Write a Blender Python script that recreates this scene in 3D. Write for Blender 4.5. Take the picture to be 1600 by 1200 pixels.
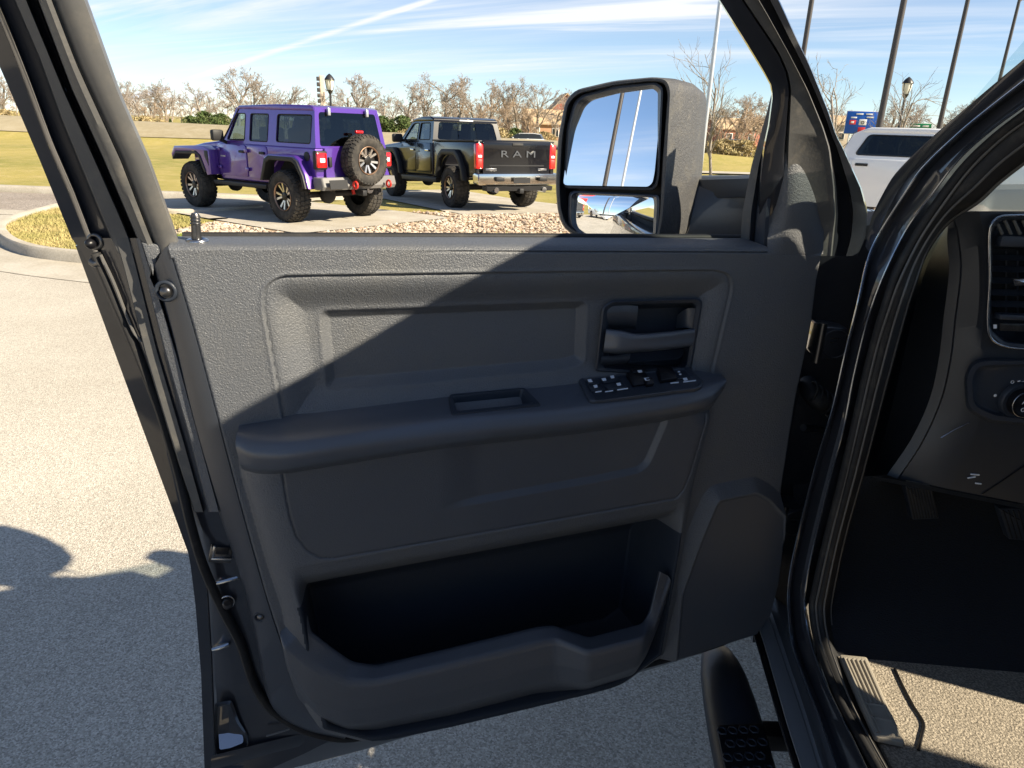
import bpy, bmesh, math, random
import numpy as np
from mathutils import Vector, Matrix

random.seed(7)
rng = np.random.default_rng(7)
SC = bpy.context.scene
COL = SC.collection
for _o in list(bpy.data.objects):
    bpy.data.objects.remove(_o)

# ------------------------------------------------------------------ camera
CAM_H = 1.69
PITCH, ROLL = math.radians(20.0), math.radians(2.0)
FPX = 1100.0                                   # focal length for a 1600 px wide frame
FW = np.array([0, math.cos(PITCH), -math.sin(PITCH)])
_r = np.array([1.0, 0, 0]); _u = np.cross(_r, FW)
RT = _r * math.cos(ROLL) + _u * math.sin(ROLL)
UP = np.cross(RT, FW)
CAM = np.array([0, 0, CAM_H])
cd = bpy.data.cameras.new('camera'); cam = bpy.data.objects.new('camera', cd); COL.objects.link(cam)
cd.sensor_width = 36.0; cd.lens = 36.0 * FPX / 1600.0; cd.clip_start = 0.02; cd.clip_end = 3000
cam.matrix_world = Matrix(((RT[0], UP[0], -FW[0], 0), (RT[1], UP[1], -FW[1], 0), (RT[2], UP[2], -FW[2], CAM_H), (0, 0, 0, 1)))
SC.camera = cam

# ------------------------------------------------------------------ sky, sun, exposure
SUN_EL, SUN_AZ = math.radians(33.5), math.radians(112.0)
SUN = np.array([math.sin(SUN_AZ) * math.cos(SUN_EL), math.cos(SUN_AZ) * math.cos(SUN_EL), math.sin(SUN_EL)])
world = bpy.data.worlds.new('World'); SC.world = world; world.use_nodes = True
wt = world.node_tree; wn = wt.nodes; wl = wt.links
def wnode(t, **k):
    n = wn.new(t)
    for a, b in k.items(): setattr(n, a, b)
    return n
def wmath(op, a, b=None, c=None, clamp=False):
    n = wnode('ShaderNodeMath', operation=op); n.use_clamp = clamp
    for i, v in enumerate((a, b, c)):
        if v is None: continue
        if isinstance(v, (int, float)): n.inputs[i].default_value = v
        else: wl.new(v, n.inputs[i])
    return n.outputs[0]
sky = wnode('ShaderNodeTexSky', sky_type='NISHITA', sun_disc=False)
sky.sun_elevation = SUN_EL; sky.sun_rotation = SUN_AZ
sky.air_density = 1.0; sky.dust_density = 0.0; sky.ozone_density = 2.2; sky.altitude = 2500
tc = wnode('ShaderNodeTexCoord')
sep = wnode('ShaderNodeSeparateXYZ'); wl.new(tc.outputs['Generated'], sep.inputs[0])
zz = wmath('MAXIMUM', sep.outputs[2], 0.02)
zc = wmath('ADD', zz, 0.09)
# cloud sheet far overhead: direction projected on a plane
pu = wmath('DIVIDE', sep.outputs[0], zc); pv = wmath('DIVIDE', sep.outputs[1], zc)
ca, sa = math.cos(math.radians(-24)), math.sin(math.radians(-24))
qu = wmath('ADD', wmath('MULTIPLY', pu, ca), wmath('MULTIPLY', pv, sa))
qv = wmath('SUBTRACT', wmath('MULTIPLY', pv, ca), wmath('MULTIPLY', pu, sa))
def cirrus(su, sv, scale, detail, dist, seed):
    cb = wnode('ShaderNodeCombineXYZ')
    wl.new(wmath('MULTIPLY', qu, su), cb.inputs[0]); wl.new(wmath('MULTIPLY', qv, sv), cb.inputs[1]); cb.inputs[2].default_value = seed
    nz = wnode('ShaderNodeTexNoise'); nz.inputs['Scale'].default_value = scale
    nz.inputs['Detail'].default_value = detail; nz.inputs['Roughness'].default_value = 0.62; nz.inputs['Distortion'].default_value = dist
    wl.new(cb.outputs[0], nz.inputs['Vector'])
    return nz.outputs['Fac']
big = cirrus(0.11, 0.34, 1.0, 3, 0.5, 3.1)
fine = cirrus(0.22, 1.25, 1.0, 10, 1.2, 9.4)
wisp = cirrus(0.7, 5.0, 1.0, 8, 1.0, 5.2)
m1 = wmath('MULTIPLY', wmath('SUBTRACT', big, 0.48), 6.0, clamp=True)
m2 = wmath('MULTIPLY', wmath('SUBTRACT', fine, 0.38), 3.6, clamp=True)
m3 = wmath('MULTIPLY', wmath('SUBTRACT', wisp, 0.30), 2.6, clamp=True)
tex = wmath('MULTIPLY', wmath('ADD', wmath('MULTIPLY', m2, 0.85), 0.15), wmath('ADD', wmath('MULTIPLY', m3, 0.5), 0.5))
cl = wmath('MULTIPLY', m1, tex)
# vapour trails and the long cirrus bands that spread from them: great-circle bands
def _ray(x, y):
    d = RT * (x - 800) / FPX + UP * (600 - y) / FPX + FW
    return d / np.linalg.norm(d)
def gc(a, b):
    n = np.cross(_ray(*a), _ray(*b)); return tuple(n / np.linalg.norm(n))
def trail(n, w, strength, mod):
    d = wnode('ShaderNodeVectorMath', operation='DOT_PRODUCT'); wl.new(tc.outputs['Generated'], d.inputs[0]); d.inputs[1].default_value = n
    f = wmath('SUBTRACT', 1.0, wmath('DIVIDE', wmath('ABSOLUTE', d.outputs['Value']), w), clamp=True)
    return wmath('MULTIPLY', wmath('MULTIPLY', f, strength), mod)
tr = trail(gc((400, 90), (672, 0)), 0.0042, 1.3, wmath('ADD', m2, 0.35))
tr = wmath('ADD', tr, trail(gc((360, 88), (980, 12)), 0.030, 1.05, tex))
tr = wmath('ADD', tr, trail(gc((560, 100), (1100, 0)), 0.020, 0.65, tex))
tr = wmath('ADD', tr, trail(gc((300, 140), (760, 112)), 0.022, 0.5, tex))
clouds = wmath('MINIMUM', wmath('ADD', wmath('MULTIPLY', cl, 1.25), tr), 0.97)
mix = wnode('ShaderNodeMix', data_type='RGBA'); 
wl.new(clouds, mix.inputs['Factor']); wl.new(sky.outputs[0], mix.inputs['A']); mix.inputs['B'].default_value = (6.4, 6.6, 6.9, 1)
bg = wn['Background']; wl.new(mix.outputs['Result'], bg.inputs[0]); bg.inputs[1].default_value = 0.062

sl = bpy.data.lights.new('sun', 'SUN'); sl.energy = 4.7; sl.angle = math.radians(0.53); sl.color = (1.0, 0.88, 0.68)
so = bpy.data.objects.new('sun', sl); COL.objects.link(so); so.location = (8, -3, 12)
so.rotation_euler = Vector(SUN).to_track_quat('Z', 'Y').to_euler()
vs = SC.view_settings; vs.view_transform = 'Standard'; vs.look = 'None'; vs.gamma = 1; vs.use_curve_mapping = False
vs.exposure = 1.35
SC.cycles.use_denoising = True
SC.cycles.max_bounces = 8; SC.cycles.transparent_max_bounces = 12

# ------------------------------------------------------------------ geometry helpers
def ray(x, y):
    return RT * (x - 800) / FPX + UP * (600 - y) / FPX + FW
def on_plane(x, y, p0, n):
    d = ray(x, y); return CAM + d * (np.dot(np.asarray(p0) - CAM, n) / np.dot(d, n))
def on_z(x, y, z):
    d = ray(x, y); return CAM + d * ((z - CAM_H) / d[2])
def on_y(x, y, Y):
    d = ray(x, y); return CAM + d * (Y / d[1])
def proj(p):
    v = np.asarray(p) - CAM; k = v @ FW
    return np.stack([800 + FPX * (v @ RT) / k, 600 - FPX * (v @ UP) / k], -1)

def tag(o, label=None, cat=None, group=None, kind=None):
    if label: o['label'] = label
    if cat: o['category'] = cat
    if group: o['group'] = group
    if kind: o['kind'] = kind
    return o
def empty(name, loc=(0, 0, 0), rz=0.0, label=None, cat=None, group=None, rot=None):
    o = bpy.data.objects.new(name, None); COL.objects.link(o); o.location = loc; o.rotation_euler = rot if rot else (0, 0, rz)
    o.empty_display_size = 0.2
    return tag(o, label, cat, group)
def link(name, me, mat, parent=None):
    o = bpy.data.objects.new(name, me); COL.objects.link(o)
    if mat is not None and not me.materials: me.materials.append(mat)
    if parent is not None: o.parent = parent
    return o
def root_of(o):
    while o.parent: o = o.parent
    return o
WORLD_ROOT = {}
def mesh(name, verts, faces, mat, parent=None, smooth=True, angle=None):
    """verts in the root's own frame (or world, for roots registered in WORLD_ROOT)."""
    v = np.asarray(verts, dtype=float).reshape(-1, 3)
    if parent is not None and root_of(parent).name in WORLD_ROOT:
        v = v - WORLD_ROOT[root_of(parent).name]
    me = bpy.data.meshes.new(name); me.from_pydata(v.tolist(), [], [tuple(map(int, f)) for f in faces]); me.update()
    o = link(name, me, mat, parent)
    finish(me, smooth, angle)
    return o
def finish(me, smooth=True, angle=None):
    bm = bmesh.new(); bm.from_mesh(me)
    bmesh.ops.recalc_face_normals(bm, faces=bm.faces) if angle is not None else None
    for f in bm.faces: f.smooth = smooth
    if smooth and angle is not None:
        a = math.radians(angle)
        for e in bm.edges:
            if len(e.link_faces) == 2 and e.calc_face_angle(0) > a: e.smooth = False
    bm.to_mesh(me); bm.free()
def bobj(name, bm, mat, parent=None, smooth=True, angle=35, loc=None):
    """link a bmesh as one object"""
    if parent is not None and root_of(parent).name in WORLD_ROOT and loc is None:
        bmesh.ops.translate(bm, verts=bm.verts, vec=Vector(-WORLD_ROOT[root_of(parent).name]))
    me = bpy.data.meshes.new(name); bm.to_mesh(me); bm.free()
    finish(me, smooth, angle)
    o = link(name, me, mat, parent)
    if loc is not None: o.location = loc
    return o

def crom(P, n, closed=False):
    """Catmull-Rom through P, resampled to n points evenly by arc length"""
    P = np.asarray(P, float)
    if len(P) == 2:
        t = np.linspace(0, 1, n)[:, None]; return P[0] * (1 - t) + P[1] * t
    Q = np.vstack([P[-1:], P, P[:2]]) if closed else np.vstack([2 * P[0] - P[1], P, 2 * P[-1] - P[-2]])
    out = []
    for i in range(1, len(Q) - 2):
        p0, p1, p2, p3 = Q[i - 1:i + 3]
        t = np.linspace(0, 1, 14, endpoint=False)[:, None]
        # limit overshoot by scaling tangents to the segment
        L = np.linalg.norm(p2 - p1)
        m1 = (p2 - p0); m2 = (p3 - p1)
        m1 = m1 / (np.linalg.norm(m1) + 1e-9) * L; m2 = m2 / (np.linalg.norm(m2) + 1e-9) * L
        h00 = 2*t**3 - 3*t**2 + 1; h10 = t**3 - 2*t**2 + t; h01 = -2*t**3 + 3*t**2; h11 = t**3 - t**2
        out.append(h00 * p1 + h10 * m1 + h01 * p2 + h11 * m2)
    out.append(Q[-2:-1] if not closed else P[:1])
    out = np.vstack(out)
    s = np.r_[0, np.cumsum(np.linalg.norm(np.diff(out, axis=0), axis=1))]
    q = np.linspace(0, s[-1], n + (1 if closed else 0))
    res = np.stack([np.interp(q, s, out[:, k]) for k in range(out.shape[1])], 1)
    return res[:-1] if closed else res
def poly_round(P, r, k=5, closed=True):
    """round the corners of a polyline with radius r (any dimension)"""
    P = np.asarray(P, float); n = len(P); out = []
    for i in range(n):
        if not closed and i in (0, n - 1): out.append(P[i]); continue
        a, b, c = P[i - 1], P[i], P[(i + 1) % n]
        ri = r[i] if hasattr(r, '__len__') else r
        la, lc = np.linalg.norm(a - b), np.linalg.norm(c - b)
        d = min(ri, 0.45 * la, 0.45 * lc)
        p, q = b + (a - b) / (la + 1e-9) * d, b + (c - b) / (lc + 1e-9) * d
        for t in np.linspace(0, 1, k): out.append((1 - t)**2 * p + 2 * t * (1 - t) * b + t * t * q)
    return np.array(out)
def grid_faces(r, c, close_r=False, close_c=False):
    F = []
    for i in range(r if close_r else r - 1):
        for j in range(c if close_c else c - 1):
            a, b = i * c + j, i * c + (j + 1) % c
            d, e = ((i + 1) % r) * c + j, ((i + 1) % r) * c + (j + 1) % c
            F.append((a, b, e, d))
    return F
def loft(name, lines, mat, parent=None, n=60, across=None, smooth=True, angle=None, closed=False, flip=False, cut=None, straight=False):
    """surface through several 3-D polylines; 'across' > 0 also smooths across them"""
    L = [np.asarray(l, float) if straight else crom(l, n, closed) for l in lines]
    G = np.stack(L)                                   # rows x n x 3
    if across:
        G = np.stack([crom(G[:, j], across) for j in range(G.shape[1])], 1)
    F = grid_faces(G.shape[0], G.shape[1], False, closed)
    V = G.reshape(-1, 3)
    if flip: F = [f[::-1] for f in F]
    if cut is not None:
        F = [f for f in F if not cut(V[list(f)].mean(0))]
    return mesh(name, V, F, mat, parent, smooth, angle)
def loft_round(name, lines, mat, parent=None, r=0.012, ra=0.006, k=5, ka=4, cut=None, angle=None, sub=3):
    """like loft, but keeps crisp corners: straight runs with small radii along and across"""
    def pr(P, rad, n_):
        out = [P[0]]
        for i in range(1, len(P) - 1):
            a, b, c = P[i - 1], P[i], P[i + 1]; la, lc = np.linalg.norm(a - b) + 1e-9, np.linalg.norm(c - b) + 1e-9
            d = min(rad, 0.36 * la, 0.36 * lc); da, dc = (a - b) / la, (c - b) / lc
            out.append(b + da * d * 1.35)
            for t in np.linspace(0, 1, n_): out.append((1 - t)**2 * (b + da * d) + 2 * t * (1 - t) * b + t * t * (b + dc * d))
            out.append(b + dc * d * 1.35)
        out.append(P[-1]); return np.array(out)
    L = [pr(np.asarray(l, float), r, k) for l in lines]
    G = np.stack(L); G = np.stack([pr(G[:, j], ra, ka) for j in range(G.shape[1])], 1)
    V = G.reshape(-1, 3); F = grid_faces(G.shape[0], G.shape[1])
    if cut is not None: F = [f for f in F if not cut(V[list(f)].mean(0))]
    return mesh(name, V, F, mat, parent, True, angle)
def tube(name, path, rad, mat, parent=None, sides=10, n=None, cap=True, ell=None, smooth=True):
    P = crom(path, n) if n else np.asarray(path, float)
    R = np.broadcast_to(np.asarray(rad, float), (len(P),)) if not hasattr(rad, '__len__') else np.interp(np.linspace(0, 1, len(P)), np.linspace(0, 1, len(rad)), rad)
    V, F = tube_vf(P, R, sides, ell)
    if cap: F.append(tuple(range(sides))[::-1]); F.append(tuple(range((len(P) - 1) * sides, len(P) * sides)))
    return mesh(name, V, F, mat, parent, smooth, 50)
def tube_vf(P, R, sides, ell=None):
    T = np.gradient(P, axis=0); T /= np.linalg.norm(T, axis=1)[:, None] + 1e-12
    up = np.array([0, 0, 1.0]) if abs(T[0][2]) < 0.9 else np.array([1.0, 0, 0])
    V = []
    X = np.cross(up, T[0]); X /= np.linalg.norm(X)
    a = np.linspace(0, 2 * math.pi, sides, endpoint=False)
    for p, t, r in zip(P, T, R):
        X = X - t * (X @ t); X /= np.linalg.norm(X); Y = np.cross(t, X)
        ex, ey = (ell if ell else (1, 1))
        V.append(p + r * (np.outer(np.cos(a) * ex, X) + np.outer(np.sin(a) * ey, Y)))
    return np.vstack(V), grid_faces(len(P), sides, False, True)
def box_bm(size, center=(0, 0, 0), bevel=0.0, seg=2, bm=None):
    bm2 = bmesh.new(); bmesh.ops.create_cube(bm2, size=1)
    bmesh.ops.scale(bm2, vec=Vector(size), verts=bm2.verts)
    if bevel > 0: bmesh.ops.bevel(bm2, geom=list(bm2.edges), offset=min(bevel, 0.49 * min(size)), segments=seg, affect='EDGES', profile=0.5)
    bmesh.ops.translate(bm2, vec=Vector(center), verts=bm2.verts)
    if bm is None: return bm2
    me = bpy.data.meshes.new('t'); bm2.to_mesh(me); bm2.free(); bm.from_mesh(me); bpy.data.meshes.remove(me); return bm
def box(name, size, center, mat, parent=None, bevel=0.01, seg=2, rot=None):
    bm = box_bm(size, (0, 0, 0), bevel, seg)
    if rot is not None: bmesh.ops.rotate(bm, cent=(0, 0, 0), matrix=rot if isinstance(rot, Matrix) else Matrix.Rotation(rot, 3, 'Z'), verts=bm.verts)
    bmesh.ops.translate(bm, vec=Vector(center), verts=bm.verts)
    return bobj(name, bm, mat, parent)
def frame_matrix(ex, ey, ez):
    return Matrix(((ex[0], ey[0], ez[0]), (ex[1], ey[1], ez[1]), (ex[2], ey[2], ez[2])))
def plate(name, P, thick, mat, parent=None, bevel=0.0, seg=2, nrm=None, smooth=True, angle=35):
    """a slab: planar outline P (3-D), extruded by thick (a vector) with rounded front rim"""
    P = np.asarray(P, float); t = np.asarray(thick, float)
    bm = bmesh.new()
    a = [bm.verts.new(p) for p in P]; f = bm.faces.new(a)
    r = bmesh.ops.extrude_face_region(bm, geom=[f]); vs_ = [e for e in r['geom'] if isinstance(e, bmesh.types.BMVert)]
    top = [e for e in r['geom'] if isinstance(e, bmesh.types.BMFace)]
    bmesh.ops.translate(bm, vec=Vector(t), verts=vs_)
    if bevel > 0:
        bmesh.ops.bevel(bm, geom=list(top[0].edges), offset=bevel, segments=seg, affect='EDGES', profile=0.5)
    bmesh.ops.recalc_face_normals(bm, faces=bm.faces)
    return bobj(name, bm, mat, parent, smooth, angle)
def sdf_poly(U, V, P):
    """signed distance (negative inside) of points to a closed polygon"""
    P = np.asarray(P, float); d = np.full(U.shape, 1e9); ins = np.zeros(U.shape, bool)
    for i in range(len(P)):
        a, b = P[i], P[(i + 1) % len(P)]
        e = b - a; wx, wy = U - a[0], V - a[1]
        t = np.clip((wx * e[0] + wy * e[1]) / (e @ e + 1e-12), 0, 1)
        d = np.minimum(d, (wx - e[0] * t)**2 + (wy - e[1] * t)**2)
        c1 = (a[1] <= V) & (b[1] > V); c2 = (b[1] <= V) & (a[1] > V)
        cr = e[0] * wy - e[1] * wx
        ins ^= (c1 & (cr > 0)) | (c2 & (cr < 0))
    return np.where(ins, -1, 1) * np.sqrt(d)
def dist_line(U, V, P):
    P = np.asarray(P, float); d = np.full(U.shape, 1e9)
    for a, b in zip(P[:-1], P[1:]):
        e = b - a; wx, wy = U - a[0], V - a[1]
        t = np.clip((wx * e[0] + wy * e[1]) / (e @ e + 1e-12), 0, 1)
        d = np.minimum(d, (wx - e[0] * t)**2 + (wy - e[1] * t)**2)
    return np.sqrt(d)
def sst(x, a, b):
    t = np.clip((x - a) / (b - a), 0, 1); return t * t * (3 - 2 * t)

# ------------------------------------------------------------------ materials
MATS = {}
def mat(name, col=(0.5, 0.5, 0.5), rough=0.5, metal=0.0, coat=0.0, spec=0.5, coat_rough=0.04,
        noise=None, bump=None, emit=None, trans=0.0, ior=1.45, alpha=1.0, var=None):
    """noise=(scale, colour2, lo, hi[, detail]); bump=(scale, distance, type); var = second low-frequency tint"""
    m = bpy.data.materials.new(name); m.use_nodes = True; MATS[name] = m
    nt = m.node_tree; b = nt.nodes['Principled BSDF']; N = nt.nodes.new; Lk = nt.links.new
    b.inputs['Base Color'].default_value = (*col, 1); b.inputs['Roughness'].default_value = rough
    b.inputs['Metallic'].default_value = metal; b.inputs['Coat Weight'].default_value = coat; b.inputs['Coat Roughness'].default_value = coat_rough
    b.inputs['Specular IOR Level'].default_value = spec; b.inputs['Transmission Weight'].default_value = trans; b.inputs['IOR'].default_value = ior
    b.inputs['Alpha'].default_value = alpha
    t = N('ShaderNodeTexCoord'); out = None
    if noise:
        sc, c2, lo, hi = noise[:4]
        n = N('ShaderNodeTexNoise'); n.inputs['Scale'].default_value = sc; n.inputs['Detail'].default_value = noise[4] if len(noise) > 4 else 6
        n.inputs['Roughness'].default_value = 0.65
        Lk(t.outputs['Object'], n.inputs['Vector'])
        r = N('ShaderNodeMapRange'); r.inputs['From Min'].default_value = lo; r.inputs['From Max'].default_value = hi
        Lk(n.outputs['Fac'], r.inputs['Value'])
        mx = N('ShaderNodeMix'); mx.data_type = 'RGBA'; mx.inputs['A'].default_value = (*col, 1); mx.inputs['B'].default_value = (*c2, 1)
        Lk(r.outputs['Result'], mx.inputs['Factor']); out = mx.outputs['Result']
    if var:
        sc, c2, amt = var
        n = N('ShaderNodeTexNoise'); n.inputs['Scale'].default_value = sc; n.inputs['Detail'].default_value = 4
        Lk(t.outputs['Object'], n.inputs['Vector'])
        r = N('ShaderNodeMapRange'); r.inputs['From Min'].default_value = 0.4; r.inputs['From Max'].default_value = 0.68; r.inputs['To Max'].default_value = amt
        Lk(n.outputs['Fac'], r.inputs['Value'])
        mx = N('ShaderNodeMix'); mx.data_type = 'RGBA'; mx.inputs['B'].default_value = (*c2, 1)
        if out: Lk(out, mx.inputs['A'])
        else: mx.inputs['A'].default_value = (*col, 1)
        Lk(r.outputs['Result'], mx.inputs['Factor']); out = mx.outputs['Result']
    if out: Lk(out, b.inputs['Base Color'])
    if bump:
        sc, dist, kind = bump
        if kind == 'voronoi':
            n = N('ShaderNodeTexVoronoi'); n.feature = 'SMOOTH_F1'; n.inputs['Smoothness'].default_value = 0.5; o_ = n.outputs['Distance']
        else:
            n = N('ShaderNodeTexNoise'); n.inputs['Detail'].default_value = 5; o_ = n.outputs['Fac']
        n.inputs['Scale'].default_value = sc
        if kind == 'grain':
            n.inputs['Detail'].default_value = 2; n.inputs['Distortion'].default_value = 0.9
        Lk(t.outputs['Object'], n.inputs['Vector'])
        bp = N('ShaderNodeBump'); bp.inputs['Strength'].default_value = 1.0; bp.inputs['Distance'].default_value = dist
        Lk(o_, bp.inputs['Height']); Lk(bp.outputs['Normal'], b.inputs['Normal'])
        if coat: Lk(bp.outputs['Normal'], b.inputs['Coat Normal']) if kind == 'orange' else None
    if emit:
        b.inputs['Emission Color'].default_value = (*emit[0], 1); b.inputs['Emission Strength'].default_value = emit[1]
    return m
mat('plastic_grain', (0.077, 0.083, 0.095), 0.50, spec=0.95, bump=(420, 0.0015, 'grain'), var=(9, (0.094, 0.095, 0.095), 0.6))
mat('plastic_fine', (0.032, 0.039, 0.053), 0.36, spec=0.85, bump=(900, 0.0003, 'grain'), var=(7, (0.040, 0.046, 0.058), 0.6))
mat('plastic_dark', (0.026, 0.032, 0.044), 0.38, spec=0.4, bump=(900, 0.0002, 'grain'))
mat('pocket_shade', (0.020, 0.026, 0.037), 0.6, spec=0.25, bump=(500, 0.0004, 'grain'))  # door plastic taken near black, the pocket's shade put into the colour
mat('plastic_black', (0.008, 0.008, 0.010), 0.35, spec=0.4)
mat('rubber', (0.016, 0.016, 0.017), 0.62, spec=0.4, noise=(35, (0.045, 0.040, 0.034), 0.52, 0.75), bump=(300, 0.0002, 'noise'))
mat('truck_paint', (0.030, 0.033, 0.042), 0.28, metal=0.35, coat=1.0, spec=0.5, noise=(14, (0.040, 0.042, 0.050), 0.45, 0.7))
mat('truck_frame', (0.115, 0.113, 0.110), 0.42, metal=0.15, coat=0.15, coat_rough=0.3, noise=(22, (0.155, 0.146, 0.132), 0.5, 0.72, 8), bump=(60, 0.0004, 'noise'))
mat('frame_rubber', (0.085, 0.084, 0.082), 0.5, noise=(30, (0.14, 0.13, 0.115), 0.5, 0.7), bump=(200, 0.0003, 'noise'))
mat('steel', (0.52, 0.52, 0.54), 0.25, metal=1.0, noise=(60, (0.30, 0.30, 0.31), 0.4, 0.7))
mat('dark_steel', (0.10, 0.10, 0.105), 0.35, metal=0.9, noise=(50, (0.18, 0.17, 0.16), 0.45, 0.7))
mat('chrome', (0.75, 0.76, 0.78), 0.08, metal=1.0)
mat('mark_white', (0.78, 0.80, 0.84), 0.5)
mat('mirror_glass', (0.92, 0.94, 0.96), 0.004, metal=1.0)
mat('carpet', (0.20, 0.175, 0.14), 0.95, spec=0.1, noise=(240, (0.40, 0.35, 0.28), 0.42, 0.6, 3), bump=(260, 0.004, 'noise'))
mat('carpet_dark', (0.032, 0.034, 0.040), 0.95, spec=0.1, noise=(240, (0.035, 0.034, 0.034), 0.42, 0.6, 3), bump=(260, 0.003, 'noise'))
mat('jamb_highlight', (0.26, 0.29, 0.34), 0.16, metal=0.9, coat=1.0)  # sky highlight of the body paint, put in as a lighter metal colour
mat('sill_grey', (0.27, 0.285, 0.30), 0.4, metal=0.3, spec=0.5)
mat('plastic_soft', (0.068, 0.077, 0.096), 0.36, spec=0.95, bump=(900, 0.0003, 'grain'), var=(7, (0.060, 0.063, 0.070), 0.6))
mat('dash_plastic', (0.030, 0.033, 0.040), 0.40, spec=0.7, bump=(700, 0.0003, 'grain'))
mat('lip_highlight', (0.10, 0.095, 0.088), 0.45, spec=0.6)
mat('plastic_mid', (0.052, 0.058, 0.071), 0.44, spec=0.9, bump=(600, 0.0006, 'grain'), var=(7, (0.062, 0.067, 0.078), 0.6))  # trim plastic toned darker, shade of the lower door put into colour

# ================================================================== the pickup whose door stands open
PSI = math.radians(4.6)
TF = np.array([math.sin(PSI), math.cos(PSI), 0]); TR = np.array([math.cos(PSI), -math.sin(PSI), 0]); ZV = np.array([0, 0, 1.0])
BP0 = np.array([0.60, 1.03, 0.0])                  # a point of the body side
truck = empty('pickup_truck', (BP0[0], BP0[1], 0), label='dark grey pickup with its driver door swung open, dashboard at right', cat='pickup truck')
WORLD_ROOT[truck.name] = np.array([BP0[0], BP0[1], 0.0])
# ---- door frame of reference: u along the door (latch -> hinge), v up, w towards the cabin
DO = np.array([-0.487, 0.925, 0.0]); DU = np.array([0.9338, 0.3577, 0]); DN = np.array([0.3577, -0.9338, 0])
BELT = 1.53; LEAN = 0.26
def D(x, y, w=0.0):
    return on_plane(x, y, DO + DN * w, DN)
def Df(x, y, w=0.0):
    """door window frame: leans into the cab above the belt"""
    p = D(x, y, w)
    if p[2] <= BELT: return p
    n = DN - ZV * LEAN
    return on_plane(x, y, DO + DN * w + ZV * BELT, n)
def DL(pts, w, f=D):
    if hasattr(w, '__len__'): return [f(p[0], p[1], ww) for p, ww in zip(pts, w)]
    return [f(p[0], p[1], w) for p in pts]
def uv(pts, w=0.0):
    P = np.array([D(x, y, w) for x, y in pts]) - DO
    return np.stack([P @ DU, P[:, 2]], 1)
def duv(u, v, w):
    return DO + np.multiply.outer(u, DU) + np.multiply.outer(w, DN) + np.multiply.outer(v, ZV)

# ---- painted inner door sheet and outer skin
def xline(pts, ys):
    p = np.array(pts, float); return [(np.interp(y, p[:, 1], p[:, 0]), y) for y in ys]
YS = np.r_[np.linspace(-70, 360, 24), np.linspace(372, 1215, 44)]
J0 = [(-55, -30), (-30, 40), (0, 105), (62, 250), (117, 385), (127, 392), (160, 450), (205, 548), (245, 650), (270, 745), (285, 815), (298, 885), (309, 976), (314, 1050), (320, 1215)]
J1 = [(-30, -40), (0, 30), (40, 130), (75, 225), (108, 300), (140, 380), (152, 400), (175, 450), (207, 517), (240, 600), (264, 680), (284, 745), (303, 815), (322, 895), (330, 1025), (337, 1215)]
JB = [(20, -70), (60, 20), (127, 250), (172, 380), (225, 548), (262, 660), (290, 760), (310, 820), (330, 900), (350, 1215)]
B_ = [(205, 300), (228, 378), (238, 415), (270, 530), (300, 650), (340, 780), (380, 902), (398, 985), (424, 1100), (470, 1135), (530, 1150)]
A_ = [(262, 385), (300, 510), (335, 640), (372, 780), (414, 930), (438, 1004), (470, 1095), (505, 1130), (545, 1147)]
door = loft('door', [DL(xline([(x + 3, y) for x, y in J0], YS), -0.125, Df), DL(xline(J0, YS), -0.112, Df), DL(xline(J0, YS), -0.104, Df), DL(xline([(x - 2, y) for x, y in J1], YS), -0.100, Df), DL(xline(J1, YS), -0.085, Df)],
            MATS['truck_paint'], truck, straight=True, angle=40)
door['label'] = 'driver door swung wide open, black plastic trim inside'
# the jamb sheet between the skin flange and the trim
ysl = np.linspace(372, 1215, 46)
bx = [(172, 300), (180, 372), (225, 548), (300, 760), (345, 860), (385, 960), (425, 1080), (470, 1128), (452, 1160), (400, 1185), (330, 1215)]
loft('jamb_sheet', [DL(xline(J1, ysl), -0.088), DL(xline([(x + 6, y) for x, y in J1], ysl), -0.075), DL([(0.6 * a[0] + 0.4 * b[0], a[1]) for a, b in zip(xline(J1, ysl), xline(bx, ysl))], -0.062),
                    DL(xline([(x + 10, y) for x, y in bx], ysl), -0.050), DL(xline([(x + 60, y) for x, y in bx], ysl), -0.045)], MATS['truck_paint'], door, straight=True, angle=40)
# bottom flange under the trim
bt = [(330, 1203), (456, 1172), (560, 1150), (700, 1114), (850, 1078), (1000, 1040), (1120, 1005), (1185, 980)]
bb = [(330, 1232), (456, 1200), (560, 1173), (659, 1144), (850, 1091), (1000, 1050), (1120, 1012), (1185, 986)]
loft('bottom_flange', [DL([(x, y - 22) for x, y in bt], -0.050), DL([(x, y - 3) for x, y in bt], -0.048), DL([(x, y + 2) for x, y in bt], -0.062), DL(bb, -0.070), DL([(x, y + 1) for x, y in bb], -0.085), DL([(x, y - 6) for x, y in bb], -0.125)],
     MATS['truck_paint'], door, n=50, angle=40)
# outer skin, on the far side
osk = [D(118, 384, -0.126), D(300, 880, -0.126), D(326, 1200, -0.126), D(456, 1178, -0.126), D(659, 1125, -0.126), D(1185, 970, -0.126), D(1250, 600, -0.126), D(1262, 384, -0.126)]
plate('outer_skin', osk, -DN * 0.03, MATS['truck_paint'], door, bevel=0.012)

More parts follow.
